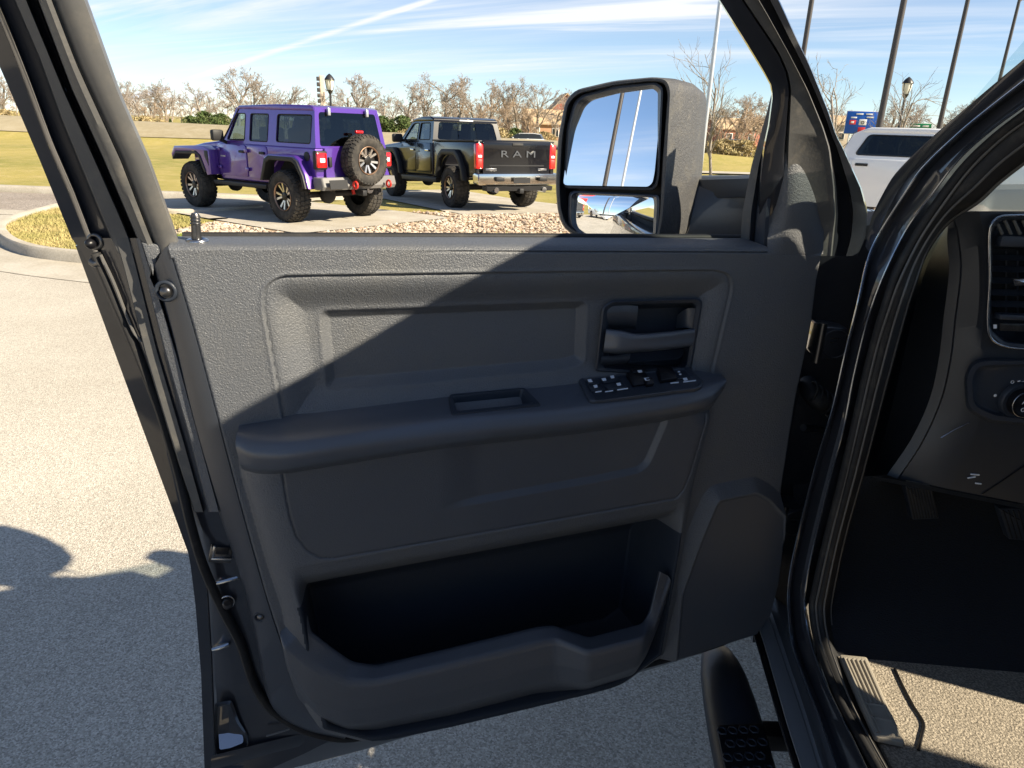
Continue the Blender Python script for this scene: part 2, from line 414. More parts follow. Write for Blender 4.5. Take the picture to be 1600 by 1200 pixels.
# ---- upper window frame, latch side: parallel strips
YU = np.linspace(-70, 395, 30)
def strip(name, la, lb, wa, wb, mid, m, ys=YU, f=Df, ang=50, par=None, n_mid=None):
    """a strip between two traced edges; mid = list of (t, w)"""
    a, b = xline(la, ys), xline(lb, ys)
    L = [DL(a, wa, f)]
    for t, w in mid: L.append(DL([((1 - t) * p[0] + t * q[0], p[1]) for p, q in zip(a, b)], w, f))
    L.append(DL(b, wb, f))
    return loft(name, L, m, par or door, straight=True, angle=ang)
S = {'a': [(-30, -40), (0, 30), (40, 130), (75, 225), (108, 300), (135, 372), (146, 395)],
     'b': [(-2, -70), (19, -10), (62, 90), (98, 190), (133, 275), (178, 385), (190, 410)],
     'c': [(20, -70), (42, 0), (100, 140), (150, 250), (190, 340), (215, 400)],
     'd': [(38, -60), (60, 0), (113, 140), (163, 250), (217, 378), (224, 395)],
     'e': [(62, -55), (82, 0), (121, 100), (190, 250), (236, 370), (246, 395)],
     'f': [(114, -60), (137, 0), (190, 148), (235, 250), (277, 368), (287, 395)]}
strip('frame_flange', S['a'], S['b'], -0.085, -0.060, [(0.10, -0.082), (0.16, -0.070), (0.22, -0.066), (0.28, -0.074), (0.9, -0.066)], MATS['truck_paint'])
strip('window_frame', S['b'], S['c'], -0.060, -0.058, [(0.08, -0.050), (0.9, -0.048)], MATS['truck_frame'])
strip('seal_channel', S['c'], S['d'], -0.058, -0.040, [(0.15, -0.075), (0.8, -0.075)], MATS['plastic_black'])
strip('glass_run', S['d'], S['e'], -0.040, -0.030, [(0.1, -0.028), (0.55, -0.022), (0.9, -0.024)], MATS['frame_rubber'])
wf = strip('window_frame', S['e'], S['f'], -0.034, -0.060, [(0.05, -0.028), (0.2, -0.020), (0.55, -0.016), (0.9, -0.020), (0.97, -0.028)], MATS['truck_frame'])
# lower continuation of the strips beside the trim
YM = np.linspace(372, 800, 30)
S2 = {'c': [(178, 372), (190, 410), (225, 548), (262, 670), (300, 790), (304, 805)],
      'd': [(212, 372), (255, 548), (296, 690), (322, 790), (326, 805)],
      'e': [(219, 372), (275, 548), (308, 670), (338, 780), (345, 805)]}
strip('jamb_strip', S2['c'], S2['d'], -0.060, -0.058, [(0.08, -0.048), (0.65, -0.046), (0.72, -0.064), (0.95, -0.064)], MATS['frame_rubber'], YM, D)
strip('trim_edge', S2['d'], S2['e'], -0.058, -0.030, [(0.2, -0.030), (0.9, -0.026)], MATS['plastic_grain'], YM, D)
# holes and screws in the strips
def disc(name, c, nrm, r, m, parent, h=0.003, dome=0.4, sides=16):
    c = np.asarray(c, float); nrm = np.asarray(nrm, float) / np.linalg.norm(nrm)
    a = np.cross(nrm, [0, 0, 1.0]) if abs(nrm[2]) < 0.9 else np.array([1.0, 0, 0]); a /= np.linalg.norm(a); b = np.cross(nrm, a)
    V = []; prof = [(1.0, 0), (1.0, 0.6), (0.85, 0.9), (0.5, 1.0 + dome * 0.6)]
    t = np.linspace(0, 2 * math.pi, sides, endpoint=False)
    for k, hh in prof: V += [c + nrm * h * hh + r * k * (math.cos(q) * a + math.sin(q) * b) for q in t]
    V.append(c + nrm * h * (1 + dome)); F = grid_faces(len(prof), sides, False, True)
    base = (len(prof) - 1) * sides
    F += [(base + i, base + (i + 1) % sides, len(V) - 1) for i in range(sides)]
    return mesh(name, V, F, m, parent, True, 60)
def ring(name, c, nrm, r, rr, m, parent, sides=20):
    c = np.asarray(c, float); nrm = np.asarray(nrm, float) / np.linalg.norm(nrm)
    a = np.cross(nrm, [0, 0, 1.0]) if abs(nrm[2]) < 0.9 else np.array([1.0, 0, 0]); a /= np.linalg.norm(a); b = np.cross(nrm, a)
    V = []
    for i in range(sides):
        q = 2 * math.pi * i / sides; d = math.cos(q) * a + math.sin(q) * b
        for j in range(8):
            s_ = 2 * math.pi * j / 8; V.append(c + d * (r + rr * math.cos(s_)) + nrm * rr * math.sin(s_))
    return mesh(name, V, grid_faces(sides, 8, True, True), m, parent)
for x, y, w in ((100, 142, -0.0745), (164, 298, -0.0745), (210, 434, -0.063)):
    disc('drain_hole', Df(x, y, w + 0.002), DN, 0.004, MATS['plastic_black'], door, 0.001)
# wiper notch and mounting screw on the flange (upper jamb)
disc('screw', D(145, 380, -0.070), DN - DU * 0.5, 0.007, MATS['plastic_black'], door, 0.010)
ring('screw_boss', D(149, 377, -0.066), DN - DU * 0.5, 0.009, 0.003, MATS['dark_steel'], door)
tube('rubber_stop', [D(143, 408, -0.07), D(150, 412, -0.066), D(156, 410, -0.062)], 0.006, MATS['dark_steel'], door, n=6)
# ---- rubber weather seal: down the jamb, round the latch and along the bottom
ws = [(-30, -75), (8, 20), (60, 150), (112, 285), (150, 395), (182, 470), (212, 540), (250, 640), (278, 735), (297, 815), (318, 885), (346, 948), (375, 1004), (398, 1070), (428, 1110), (480, 1141), (550, 1152), (700, 1116), (850, 1078), (1000, 1040), (1110, 1008), (1172, 985)]
wseal = [Df(x, y, -0.068 if y < 800 else (-0.050 if x < 440 else -0.040)) for x, y in ws[4:]]
tube('weather_seal', wseal, 0.0085, MATS['rubber'], door, sides=10, n=150, ell=(1.15, 0.8))
# a bright pinch rail beside the seal
tube('seal_rail', [D(x, y, -0.056) for x, y in ((157, 398), (177, 440), (208, 517), (221, 534))], 0.0022, MATS['truck_frame'], door, sides=6, n=20)

def ring_loft0(name, rings, m, parent):
    R = [poly_round(x, 0.005, 4) for x in rings]; k = len(R[0]); F = grid_faces(len(R), k, False, True); F.append(tuple(range((len(R) - 1) * k, len(R) * k)))
    return mesh(name, np.vstack(R), F, m, parent, True, 35)
# ---- latch, striker bolts and stamped ledges on the jamb
def dbox(name, x, y, w, su, sv, sw, m, bevel=0.003, rot=0.0, par=None, tilt=0.0):
    c = D(x, y, w); R = Matrix.Rotation(rot, 3, Vector(DN)) @ Matrix.Rotation(tilt, 3, Vector(DU)) @ frame_matrix(DU, ZV, DN)
    bm = box_bm((su, sv, sw), (0, 0, 0), bevel, 2)
    bmesh.ops.transform(bm, matrix=R.to_4x4(), verts=bm.verts); bmesh.ops.translate(bm, vec=Vector(c), verts=bm.verts)
    return bobj(name, bm, m, par or door)
latch = dbox('latch', 345, 864, -0.056, 0.034, 0.030, 0.016, MATS['dark_steel'], 0.003, -0.25)
dbox('latch_slot', 348, 860, -0.048, 0.020, 0.014, 0.004, MATS['plastic_black'], 0.001, -0.25, latch)
dbox('latch_rim', 346, 873, -0.047, 0.032, 0.004, 0.005, MATS['steel'], 0.0015, -0.2, latch)
dbox('latch_rim', 334, 862, -0.047, 0.004, 0.022, 0.005, MATS['steel'], 0.0015, -0.25, latch)
dbox('stamped_ledge', 356, 906, -0.058, 0.038, 0.007, 0.022, MATS['jamb_highlight'], 0.003, 0.12, tilt=-0.5)
dbox('stamped_ledge', 346, 1009, -0.066, 0.030, 0.008, 0.028, MATS['jamb_highlight'], 0.003, 0.15, tilt=-0.5)
disc('bolt', D(354, 940, -0.056), DN, 0.011, MATS['dark_steel'], door, 0.012, 0.1); disc('bolt_recess', D(355, 942, -0.043), DN, 0.006, MATS['plastic_black'], door, 0.001, 0)
ring('bolt_washer', D(354, 941, -0.050), DN, 0.012, 0.002, MATS['steel'], door)
# pressed pocket at the bottom of the jamb, its face coloured as a sky highlight
pk = DL([(338, 1102), (360, 1098), (370, 1130), (384, 1150), (384, 1163), (362, 1172), (341, 1176), (338, 1140)], -0.062)
ppk = ring_loft0('pressed_pocket', [DL([(336, 1098), (362, 1094), (374, 1128), (388, 1150), (388, 1166), (362, 1176), (338, 1180), (335, 1140)], -0.058), DL([(339, 1104), (359, 1101), (368, 1130), (380, 1150), (380, 1160), (360, 1168), (343, 1171), (340, 1140)], -0.070)], MATS['truck_paint'], door)
plate('pocket_face', poly_round(DL([(341, 1134), (366, 1132), (380, 1150), (380, 1160), (360, 1168), (343, 1171)], [-0.082, -0.082, -0.062, -0.056, -0.050, -0.050]), 0.004), DN * 0.001, MATS['jamb_highlight'], door)
tube('drain_slot', [D(416, 1150, -0.044), D(440, 1143, -0.044), D(452, 1139, -0.044)], 0.0018, MATS['truck_frame'], door, n=8, sides=6)

# ================================================================== door trim
SAMPLE = 0.0017
trim_out = uv([(264, 391), (700, 391), (1202, 393), (1286, 396), (1277, 440), (1270, 500), (1258, 560), (1245, 620), (1232, 700), (1222, 765), (1220, 830), (1211, 905), (1198, 955), (1176, 986),
               (1100, 1010), (1005, 1040), (900, 1066), (700, 1112), (560, 1140), (505, 1126), (470, 1090), (438, 1004), (414, 930), (372, 780), (335, 640), (300, 510)])
rec = poly_round(uv([(446, 668), (412, 478), (416, 448), (440, 433), (700, 429), (1000, 425), (1120, 424), (1140, 431), (1143, 450), (1108, 600)]), 0.012, 4)
ins_o = poly_round(uv([(500, 486), (918, 472), (914, 568), (880, 577), (512, 611)], -0.02), 0.012, 4)
low = poly_round(uv([(374, 700), (377, 740), (394, 800), (417, 880), (440, 950), (452, 1010), (480, 1130), (600, 1160), (900, 1110), (1034, 1010), (1062, 850), (1078, 748), (1106, 640), (1080, 600), (420, 640)]), 0.01, 3)
seam = uv([(441, 735), (446, 770), (453, 805), (463, 835), (480, 857), (500, 868), (522, 869), (700, 838), (900, 803), (1053, 776), (1066, 762), (1078, 735), (1104, 650)], 0.035)
below = uv([(300, 912), (440, 887), (522, 872), (700, 841), (900, 806), (1056, 778), (1240, 745), (1240, 1260), (300, 1260)], 0.035)
crease = poly_round(uv([(640, 690), (690, 800), (715, 792), (935, 752), (1000, 738), (1015, 725), (1045, 655), (1040, 600), (640, 640)], 0.04), 0.012, 4)
spk = poly_round(uv([(1040, 925), (1070, 840), (1097, 774), (1112, 758), (1180, 744), (1206, 758), (1236, 790), (1236, 1010), (1030, 1060)]), 0.015, 4)
bez = poly_round(uv([(941, 480), (955, 470), (1092, 466), (1098, 472), (1080, 578), (1060, 590), (930, 580)], -0.018), 0.008, 4)
lo = trim_out.min(0) - 0.005; hi = trim_out.max(0) + 0.005
nu, nv = int((hi[0] - lo[0]) / SAMPLE), int((hi[1] - lo[1]) / SAMPLE)
U, V_ = np.meshgrid(np.linspace(lo[0], hi[0], nu), np.linspace(lo[1], hi[1], nv))
sd = sdf_poly(U, V_, trim_out)
gv, gu = np.gradient(sd, V_[1, 0] - V_[0, 0], U[0, 1] - U[0, 0])
near = np.abs(sd) < SAMPLE * 0.52
U = np.where(near, U - sd * gu, U); V_ = np.where(near, V_ - sd * gv, V_)
keep = (sd < SAMPLE * 0.52)
dr = sdf_poly(U, V_, rec)
h = np.zeros_like(U)
h += np.where(dr < 0, -0.020 * sst(-dr, 0.004, 0.060) - 0.003 * sst(-dr, 0, 0.003), 0)
h += -0.0045 * np.exp(-(dr / 0.0016)**2)                                   # groove round the insert
h += 0.0010 * np.exp(-((dr - 0.004) / 0.003)**2)
di = sdf_poly(U, V_, ins_o)
h += -0.013 * np.clip(-di / 0.014, 0, 1) + 0.0008 * np.exp(-((di - 0.003) / 0.003)**2)
dl = sdf_poly(U, V_, low)
edge = np.clip(-dl / 0.050, 0, 1); hl = 0.042 * np.sqrt(np.clip(1 - (1 - edge)**2, 0, 1))
ar = uv([(372, 664), (443, 652), (497, 633), (700, 611), (890, 591), (1070, 573), (1130, 590)])
below_arm = sst(np.interp(U, ar[:, 0], ar[:, 1]) - V_, 0.015, 0.05)
h += hl * below_arm
ds = dist_line(U, V_, seam)
h += (-0.0030 * np.exp(-(ds / 0.0014)**2)) * below_arm
dbw = sdf_poly(U, V_, below)
h += np.where(dl < -0.03, -(0.012 * sst(-dbw, 0.0, 0.05) + 0.140 * sst(-dbw, 0.022, 0.160) + 0.002 * sst(-dbw, 0, 0.003)), 0) * sst(-dl, 0.03, 0.05) * sst(-sd, 0.012, 0.05)
h += 0.0016 * np.exp(-((dbw + 0.0035) / 0.0014)**2) * sst(-dl, 0.03, 0.05)
dc = sdf_poly(U, V_, crease)
h += -0.008 * np.clip(-dc / 0.010, 0, 1) * below_arm * sst(U, U.min() + 0.36, U.min() + 0.44)
dsp = sdf_poly(U, V_, spk)
h += 0.020 * np.clip(-dsp / 0.026, 0, 1) - 0.0022 * np.exp(-((dsp + 0.031) / 0.0016)**2) - 0.004 * sst(-dsp, 0.031, 0.034)
h += -0.0045 * sst(sd, -0.004, 0.0) * (V_ < trim_out[:, 1].max() - 0.012)
hole = sdf_poly(U, V_, bez) < -0.004
TRIM_H = (U, V_, h)
idx = -np.ones(U.shape, int); keep &= ~hole; idx[keep] = np.arange(keep.sum())
q = np.stack([idx[:-1, :-1], idx[:-1, 1:], idx[1:, 1:], idx[1:, :-1]], -1).reshape(-1, 4)
q = q[(q >= 0).all(1)]
lab = np.zeros(U.shape, int)
seam_poly = np.vstack([seam, uv([(1100, 600), (441, 640)], 0.035)])
lab[(sdf_poly(U, V_, seam_poly) < 0) & (below_arm > 0)] = 1
lab[(dbw < -0.080) & (dl < -0.0275)] = 2  # pocket interior, split off to carry its shade as colour
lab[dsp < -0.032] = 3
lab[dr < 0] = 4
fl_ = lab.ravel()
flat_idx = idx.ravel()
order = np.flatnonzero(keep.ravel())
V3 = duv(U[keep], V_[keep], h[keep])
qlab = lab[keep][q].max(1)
for code, nm, mt_ in ((0, 'door_trim', 'plastic_grain'), (4, 'trim_insert', 'plastic_grain'), (1, 'lower_insert', 'plastic_mid'), (2, 'pocket_inside', 'pocket_shade'), (3, 'speaker_cover', 'plastic_mid')):
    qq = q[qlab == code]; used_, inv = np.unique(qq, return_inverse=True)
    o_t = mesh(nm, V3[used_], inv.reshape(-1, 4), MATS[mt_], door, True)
# top shelf of the trim and glass slot
loft('belt_ledge', [DL([(276, 369), (700, 370), (1165, 372)], -0.075), DL([(272, 371), (700, 372), (1168, 374)], -0.052), DL([(266, 380), (700, 381), (1190, 382)], -0.014), DL([(263, 385), (700, 386), (1200, 387)], -0.004), DL([(264, 391), (700, 391), (1202, 393)], 0.0)],
     MATS['plastic_grain'], door, n=40, across=16)
tube('glass_seal', DL([(285, 369), (700, 369.5), (1158, 371)], -0.080), 0.006, MATS['rubber'], door, n=24, sides=8)
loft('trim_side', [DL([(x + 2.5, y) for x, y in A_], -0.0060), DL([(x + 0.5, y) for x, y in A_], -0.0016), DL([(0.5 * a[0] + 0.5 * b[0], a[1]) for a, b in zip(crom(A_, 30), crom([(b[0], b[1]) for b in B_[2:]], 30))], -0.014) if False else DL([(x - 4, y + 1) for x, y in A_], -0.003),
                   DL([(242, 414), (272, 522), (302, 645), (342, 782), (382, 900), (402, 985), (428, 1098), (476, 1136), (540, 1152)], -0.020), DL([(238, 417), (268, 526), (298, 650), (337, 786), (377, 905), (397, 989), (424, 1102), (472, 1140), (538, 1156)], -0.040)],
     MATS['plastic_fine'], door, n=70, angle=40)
# small lit sliver of trim beside the belt corner
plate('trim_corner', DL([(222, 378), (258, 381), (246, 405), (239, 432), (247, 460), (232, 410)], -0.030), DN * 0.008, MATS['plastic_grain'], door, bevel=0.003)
disc('trim_screw', D(259, 456, -0.006), DN - DU * 0.3, 0.0075, MATS['dark_steel'], door, 0.004, 0.6); ring('screw_recess', D(259, 455, -0.009), DN - DU * 0.3, 0.0125, 0.0028, MATS['plastic_dark'], door)
disc('trim_screw', D(407, 964, -0.010), DN - DU * 0.3, 0.0055, MATS['dark_steel'], door, 0.003, 0.6); ring('screw_recess', D(406, 964, -0.014), DN - DU * 0.3, 0.0085, 0.002, MATS['plastic_dark'], door)
# lock rod
rod = tube('lock_rod', [D(309, 386, -0.028), D(307, 372, -0.028), D(306, 352, -0.028), D(305, 337, -0.028), D(305, 333, -0.028)], [0.0068, 0.0066, 0.0062, 0.0062, 0.0045], MATS['dark_steel'], door, sides=14)
for y in (339, 344, 349): ring('knurl', D(305.3, y, -0.028), ZV, 0.0062, 0.0010, MATS['dark_steel'], door, 16)
ring('rod_grommet', D(309, 377, -0.028), ZV, 0.011, 0.004, MATS['steel'], door)
plate('slot_cap', DL([(262, 372), (268, 364), (273, 364), (276, 373), (275, 377), (262, 377)], -0.03), DN * 0.006, MATS['plastic_black'], door, bevel=0.002)

# ---- armrest
A0 = [(374, 664), (443, 652), (470, 643), (497, 633), (700, 611), (890, 591), (1000, 578), (1070, 573), (1105, 575), (1128, 584)]
A1 = [(370, 677), (392, 687), (425, 690), (470, 687), (700, 655), (890, 639), (1000, 624), (1072, 612), (1112, 602), (1132, 590)]
A2 = [(368, 694), (390, 706), (428, 709), (475, 704), (700, 674), (890, 656), (1000, 641), (1074, 627), (1114, 615), (1135, 595)]
A3 = [(376, 728), (400, 735), (440, 735), (480, 729), (700, 694), (890, 672), (1000, 657), (1074, 644), (1110, 633), (1132, 607)]
A4 = [(384, 738), (405, 744), (442, 743), (482, 738), (700, 704), (890, 682), (1000, 667), (1074, 654), (1106, 642), (1124, 612)]
arm_n = np.cross(D(900, 591, -0.012) - D(600, 622, -0.012), D(900, 638, 0.060) - D(900, 591, -0.012)); arm_n = arm_n / np.linalg.norm(arm_n); arm_n *= np.sign(arm_n[2])
def on_arm(x, y, lift=0.0):
    return on_plane(x, y, D(900, 591, -0.012) + arm_n * lift, arm_n)
cupq = [(707, 622), (816, 611), (831, 631), (715, 644)]
swq = [(908, 597), (1074, 578), (1096, 600), (1088, 608), (926, 627)]
def in_poly(p, P):
    return sdf_poly(np.array([p[0]]), np.array([p[1]]), P)[0] < 0
wA1 = [0.030, 0.045, 0.056, 0.060, 0.060, 0.060, 0.060, 0.060, 0.050, 0.026]
arm = loft('armrest', [DL(A0, [-0.002, -0.002, -0.012] + [-0.026] * 5 + [-0.018, -0.005]), DL([((a[0] + b[0]) / 2, (a[1] + b[1]) / 2) for a, b in zip(A0, A1)], [0.014, 0.022, 0.024] + [0.018] * 5 + [0.014, 0.006]),
                       DL(A1, wA1), DL(A2, [x + 0.012 for x in wA1]), DL([((a[0] + b[0]) / 2, (a[1] + b[1]) / 2) for a, b in zip(A2, A3)], [x + 0.013 for x in wA1]), DL(A3, [x + 0.006 for x in wA1]), DL(A4, [0.0, 0.01] + [0.02] * 6 + [0.01, 0.0])],
           MATS['plastic_soft'], door, n=140, across=44, cut=lambda p: in_poly(proj(p), np.array(cupq)) )
def surf_w(p):   # nothing
    return 0
# pull cup with rim
def ring_loft(name, rings, m, parent, r=0.0, fill=True, angle=35, smooth=True):
    R = [poly_round(x, r, 5) if r else np.asarray(x, float) for x in rings]
    k = len(R[0]); V = np.vstack(R); F = grid_faces(len(R), k, False, True)
    if fill: F.append(tuple(range((len(R) - 1) * k, len(R) * k)))
    return mesh(name, V, F, m, parent, smooth, angle)
def grow(q, s, c=None):
    q = np.array(q, float); c = q.mean(0) if c is None else c; d = q - c
    return c + d * (1 + s / (np.linalg.norm(d, axis=1)[:, None]))
ar_pts = {}
def arm_pt(x, y, lift=0.0):
    """point of the armrest top seen at a pixel: intersect with the lofted surface (plane between back and front lines)"""
    a0 = np.interp(x, [p[0] for p in A0], [p[1] for p in A0]); a1 = np.interp(x, [p[0] for p in A1], [p[1] for p in A1])
    t = (y - a0) / (a1 - a0)
    w = (1 - t) * (-0.026) + t * 0.060 + 0.004 * math.sin(math.pi * min(max(t, 0), 1))
    return D(x, y, w) + arm_n * lift
cup = ring_loft('pull_cup', [[arm_pt(*p, -0.002) for p in [(700, 619), (820, 607), (848, 635), (704, 652)]], [arm_pt(*p, 0.0035) for p in [(702, 619), (819, 608), (844, 634), (706, 650)]], [arm_pt(*p, 0.0035) for p in [(705, 621), (817, 610), (834, 632), (713, 645)]],
                             [arm_pt(*p, 0.0) for p in [(707, 622), (816, 611), (831, 631), (715, 644)]], [arm_pt(*p, -0.05) for p in [(712, 626), (812, 616), (822, 630), (720, 640)]]], MATS['plastic_dark'], door, r=0.006)
# ---- switch panel
swb = [(903, 595), (1076, 576), (1099, 598), (1096, 606), (1086, 610), (927, 631), (920, 629)]
sw = ring_loft('switch_panel', [[arm_pt(*p, -0.004) for p in swb], [arm_pt(*p, 0.004) for p in swb], [arm_pt(*p, 0.006) for p in grow(swb, -3)], [arm_pt(*p, 0.006) for p in grow(swb, -6)], [arm_pt(*p, 0.0045) for p in grow(swb, -8)]], MATS['plastic_fine'], door, r=0.005)
def key(name, quad, h0, h1, m, slope=0.0, parent=None, r=0.002):
    hh = [h1 + slope, h1 + slope, h1, h1]
    return ring_loft(name, [[arm_pt(*p, h0) for p in quad], [arm_pt(*p, a - 0.001) for p, a in zip(quad, hh)], [arm_pt(*p, a) for p, a in zip(grow(quad, -1.2), hh)]], m, parent or sw, r=r)
K1 = MATS['plastic_black']; K2 = MATS['plastic_dark']
key('lock_button', [(913, 599), (933, 597), (938, 603), (917, 605)], 0.004, 0.0070, K2)
key('lock_button', [(918, 607), (938, 605), (944, 613), (924, 616)], 0.004, 0.0070, K2)
key('lock_button', [(937, 596), (966, 592), (970, 599), (942, 603)], 0.004, 0.0075, K2)
key('lock_button', [(943, 605), (971, 601), (977, 610), (949, 614)], 0.004, 0.0075, K2)
key('window_switch', [(976, 590), (1004, 587), (1016, 603), (988, 607)], 0.004, 0.0075, K1, 0.006)
key('window_switch', [(982, 586), (1002, 584), (1006, 590), (986, 592)], 0.004, 0.0140, K1, 0.003)
key('window_switch', [(1006, 600), (1016, 599), (1020, 606), (1008, 608)], 0.004, 0.0110, K1, 0.003)
mk = key('mirror_switch', [(1024, 584), (1046, 582), (1056, 598), (1030, 602)], 0.004, 0.0120, K1, 0.004)
key('mirror_switch', [(1050, 585), (1070, 583), (1078, 594), (1058, 597)], 0.004, 0.0070, K2)
def mark(quad, h, par=sw, name='icon'):
    P = poly_round([arm_pt(*p, h) for p in quad], 0.001, 3)
    return plate(name, P, arm_n * 0.0005, MATS['mark_white'], par)
for c, s_, h_ in (((920, 600), 3.6, 0.0076), ((929, 609), 3.6, 0.0076), ((942, 598.5), 4, 0.0080), ((955, 594.5), 3.6, 0.0080), ((965, 606), 4, 0.0080), ((996.5, 590), 4.2, 0.0145), ((1008, 601), 5, 0.0125), ((1069, 597), 4, 0.0066)):
    mark([(c[0] - s_, c[1] - 1.4), (c[0] + s_ * 0.6, c[1] - 2.4), (c[0] + s_, c[1] + 1.6), (c[0] - s_ * 0.4, c[1] + 2.6)], h_)
mark([(919, 600.5), (924, 600), (925, 602), (920, 602.5)], 0.0074)
for c in ((1050, 587), (1059, 586), (1053, 592), (1061, 590)): mark([(c[0] - 1.8, c[1] - 1), (c[0] + 1.8, c[1] - 1), (c[0] + 1.8, c[1] + 1), (c[0] - 1.8, c[1] + 1)], 0.0076)
for a, b in (((929, 616), (939, 614.5)), ((944, 615.5), (957, 613.5)), ((963, 612.5), (980, 610)), ((1046, 602), (1059, 600.5)), ((1066, 600), (1086, 597.5))):
    mark([a, b, (b[0], b[1] + 1.6), (a[0], a[1] + 1.6)], 0.0055, name='switch_edge')

# ---- release handle in its bezel
def R_(pts, w): return DL(pts, w)
bo = [(941, 480), (955, 470), (1092, 466), (1098, 472), (1080, 578), (1062, 590), (930, 580)]
bi = [(950, 483), (960, 476), (1083, 473), (1088, 478), (1073, 572), (1056, 584), (941, 575)]
fl = [(958, 490), (966, 484), (1076, 480), (1080, 486), (1066, 562), (1050, 572), (950, 566)]
hb = ring_loft('handle_bezel', [R_(bo, -0.024), R_(bo, -0.014), R_(grow(bo, -3), -0.012), R_(bi, -0.015), R_(grow(bi, -2), -0.020), R_(fl, -0.055)], MATS['plastic_dark'], door, r=0.006)
# bowl faces
loft('handle_cup', [R_([(950, 479), (975, 477), (997, 478)], -0.016), R_([(948, 492), (972, 490), (996, 492)], -0.014), R_([(946, 506), (970, 505), (994, 508)], -0.022), R_([(946, 513), (970, 512), (994, 514)], -0.034)], MATS['plastic_fine'], hb, n=14, across=12)
loft('handle_cup', [R_([(1088, 482), (1083, 514)], -0.017), R_([(1074, 482), (1072, 512)], -0.024), R_([(1058, 492), (1056, 514)], -0.050)], MATS['plastic_fine'], hb, n=12, across=10)
loft('handle_cup', [R_([(985, 553), (1069, 545)], -0.050), R_([(984, 562), (1066, 556)], -0.030), R_([(982, 567), (1058, 561)], -0.022)], MATS['plastic_fine'], hb, n=12, across=8)
loft('pivot_block', [R_([(940, 556), (960, 556), (986, 552)], -0.012), R_([(939, 562), (960, 562), (984, 560)], -0.008), R_([(938, 568), (958, 568), (980, 566)], -0.014), R_([(938, 572), (958, 571), (978, 568)], -0.026)], MATS['plastic_dark'], hb, n=14, across=10)
lev = loft('release_lever', [R_([(947, 514), (970, 516), (993, 521), (1030, 519), (1086, 513)], [-0.020, -0.012, -0.010, -0.012, -0.018]), R_([(947, 516), (970, 519), (994, 524), (1030, 522), (1086, 516)], [-0.008, 0.002, 0.006, 0.003, -0.010]),
                             R_([(945, 532), (969, 535), (993, 537), (1030, 534), (1085, 528)], [-0.006, 0.006, 0.008, 0.004, -0.010]), R_([(943, 547), (966, 549), (990, 547), (1030, 544), (1083, 538)], [-0.006, 0.004, 0.006, 0.003, -0.010]),
                             R_([(943, 551), (966, 553), (988, 551), (1030, 548), (1083, 541)], [-0.020, -0.012, -0.010, -0.012, -0.020])], MATS['plastic_soft'], hb, n=44, across=20)

# ---- map pocket
LI = [(481, 962), (483, 974), (487, 986), (520, 1012), (550, 1033), (588, 1039), (706, 1011), (837, 979), (864, 976), (920, 996), (1004, 974), (1014, 955), (1023, 918), (1029, 892)]
LO = [(437, 984), (438, 995), (443, 1008), (490, 1047), (540, 1069), (588, 1068), (706, 1041), (837, 1009), (868, 1002), (919, 1022), (1006, 1001), (1020, 985), (1035, 940), (1048, 902)]
LF = [(438, 985), (441, 1010), (449, 1042), (486, 1095), (540, 1112), (588, 1106), (706, 1080), (837, 1045), (868, 1038), (918, 1052), (1005, 1022), (1018, 1003), (1034, 955), (1048, 912)]
LB = [(440, 1000), (447, 1040), (466, 1092), (505, 1131), (545, 1147), (590, 1144), (706, 1122), (837, 1086), (872, 1082), (916, 1079), (990, 1056), (1010, 1025), (1028, 980), (1046, 925)]
wO = [0.014, 0.024, 0.036, 0.050, 0.058, 0.062, 0.064, 0.064, 0.064, 0.102, 0.100, 0.070, 0.050, 0.036]
wI = [0.010, 0.020, 0.024, 0.026, 0.032, 0.036, 0.038, 0.038, 0.038, 0.070, 0.066, 0.052, 0.042, 0.034]
pocket = loft_round('map_pocket', [DL([(x, y + 6) for x, y in LI], [w - 0.012 for w in wI]), DL(LI, [w - 0.004 for w in wI]), DL([(0.85 * a[0] + 0.15 * b[0], 0.85 * a[1] + 0.15 * b[1]) for a, b in zip(LI, LO)], [w + 0.003 for w in wI]),
                             DL([(0.2 * a[0] + 0.8 * b[0], 0.2 * a[1] + 0.8 * b[1]) for a, b in zip(LI, LO)], [w - 0.002 for w in wO]), DL([(x, y + 4) for x, y in LO], [w + 0.003 for w in wO]),
                             DL(LF, [w + 0.004 for w in wO]), DL([(0.4 * a[0] + 0.6 * b[0], 0.4 * a[1] + 0.6 * b[1]) for a, b in zip(LF, LB)], [w - 0.004 for w in wO]), DL(LB, [0.0, 0.005, 0.008, 0.010, 0.012, 0.015, 0.015, 0.018, 0.025, 0.030, 0.030, 0.025, 0.02, 0.015]),
                             DL(LB, -0.02)],
              MATS['plastic_mid'], door, r=0.011, ra=0.0045, k=5, ka=4)
# the dark well behind the lip
loft('pocket_floor', [DL(LI, [w - 0.008 for w in wI]), DL([(x, y + 30) for x, y in LI], [w - 0.035 for w in wI])], MATS['plastic_dark'], door, n=60)

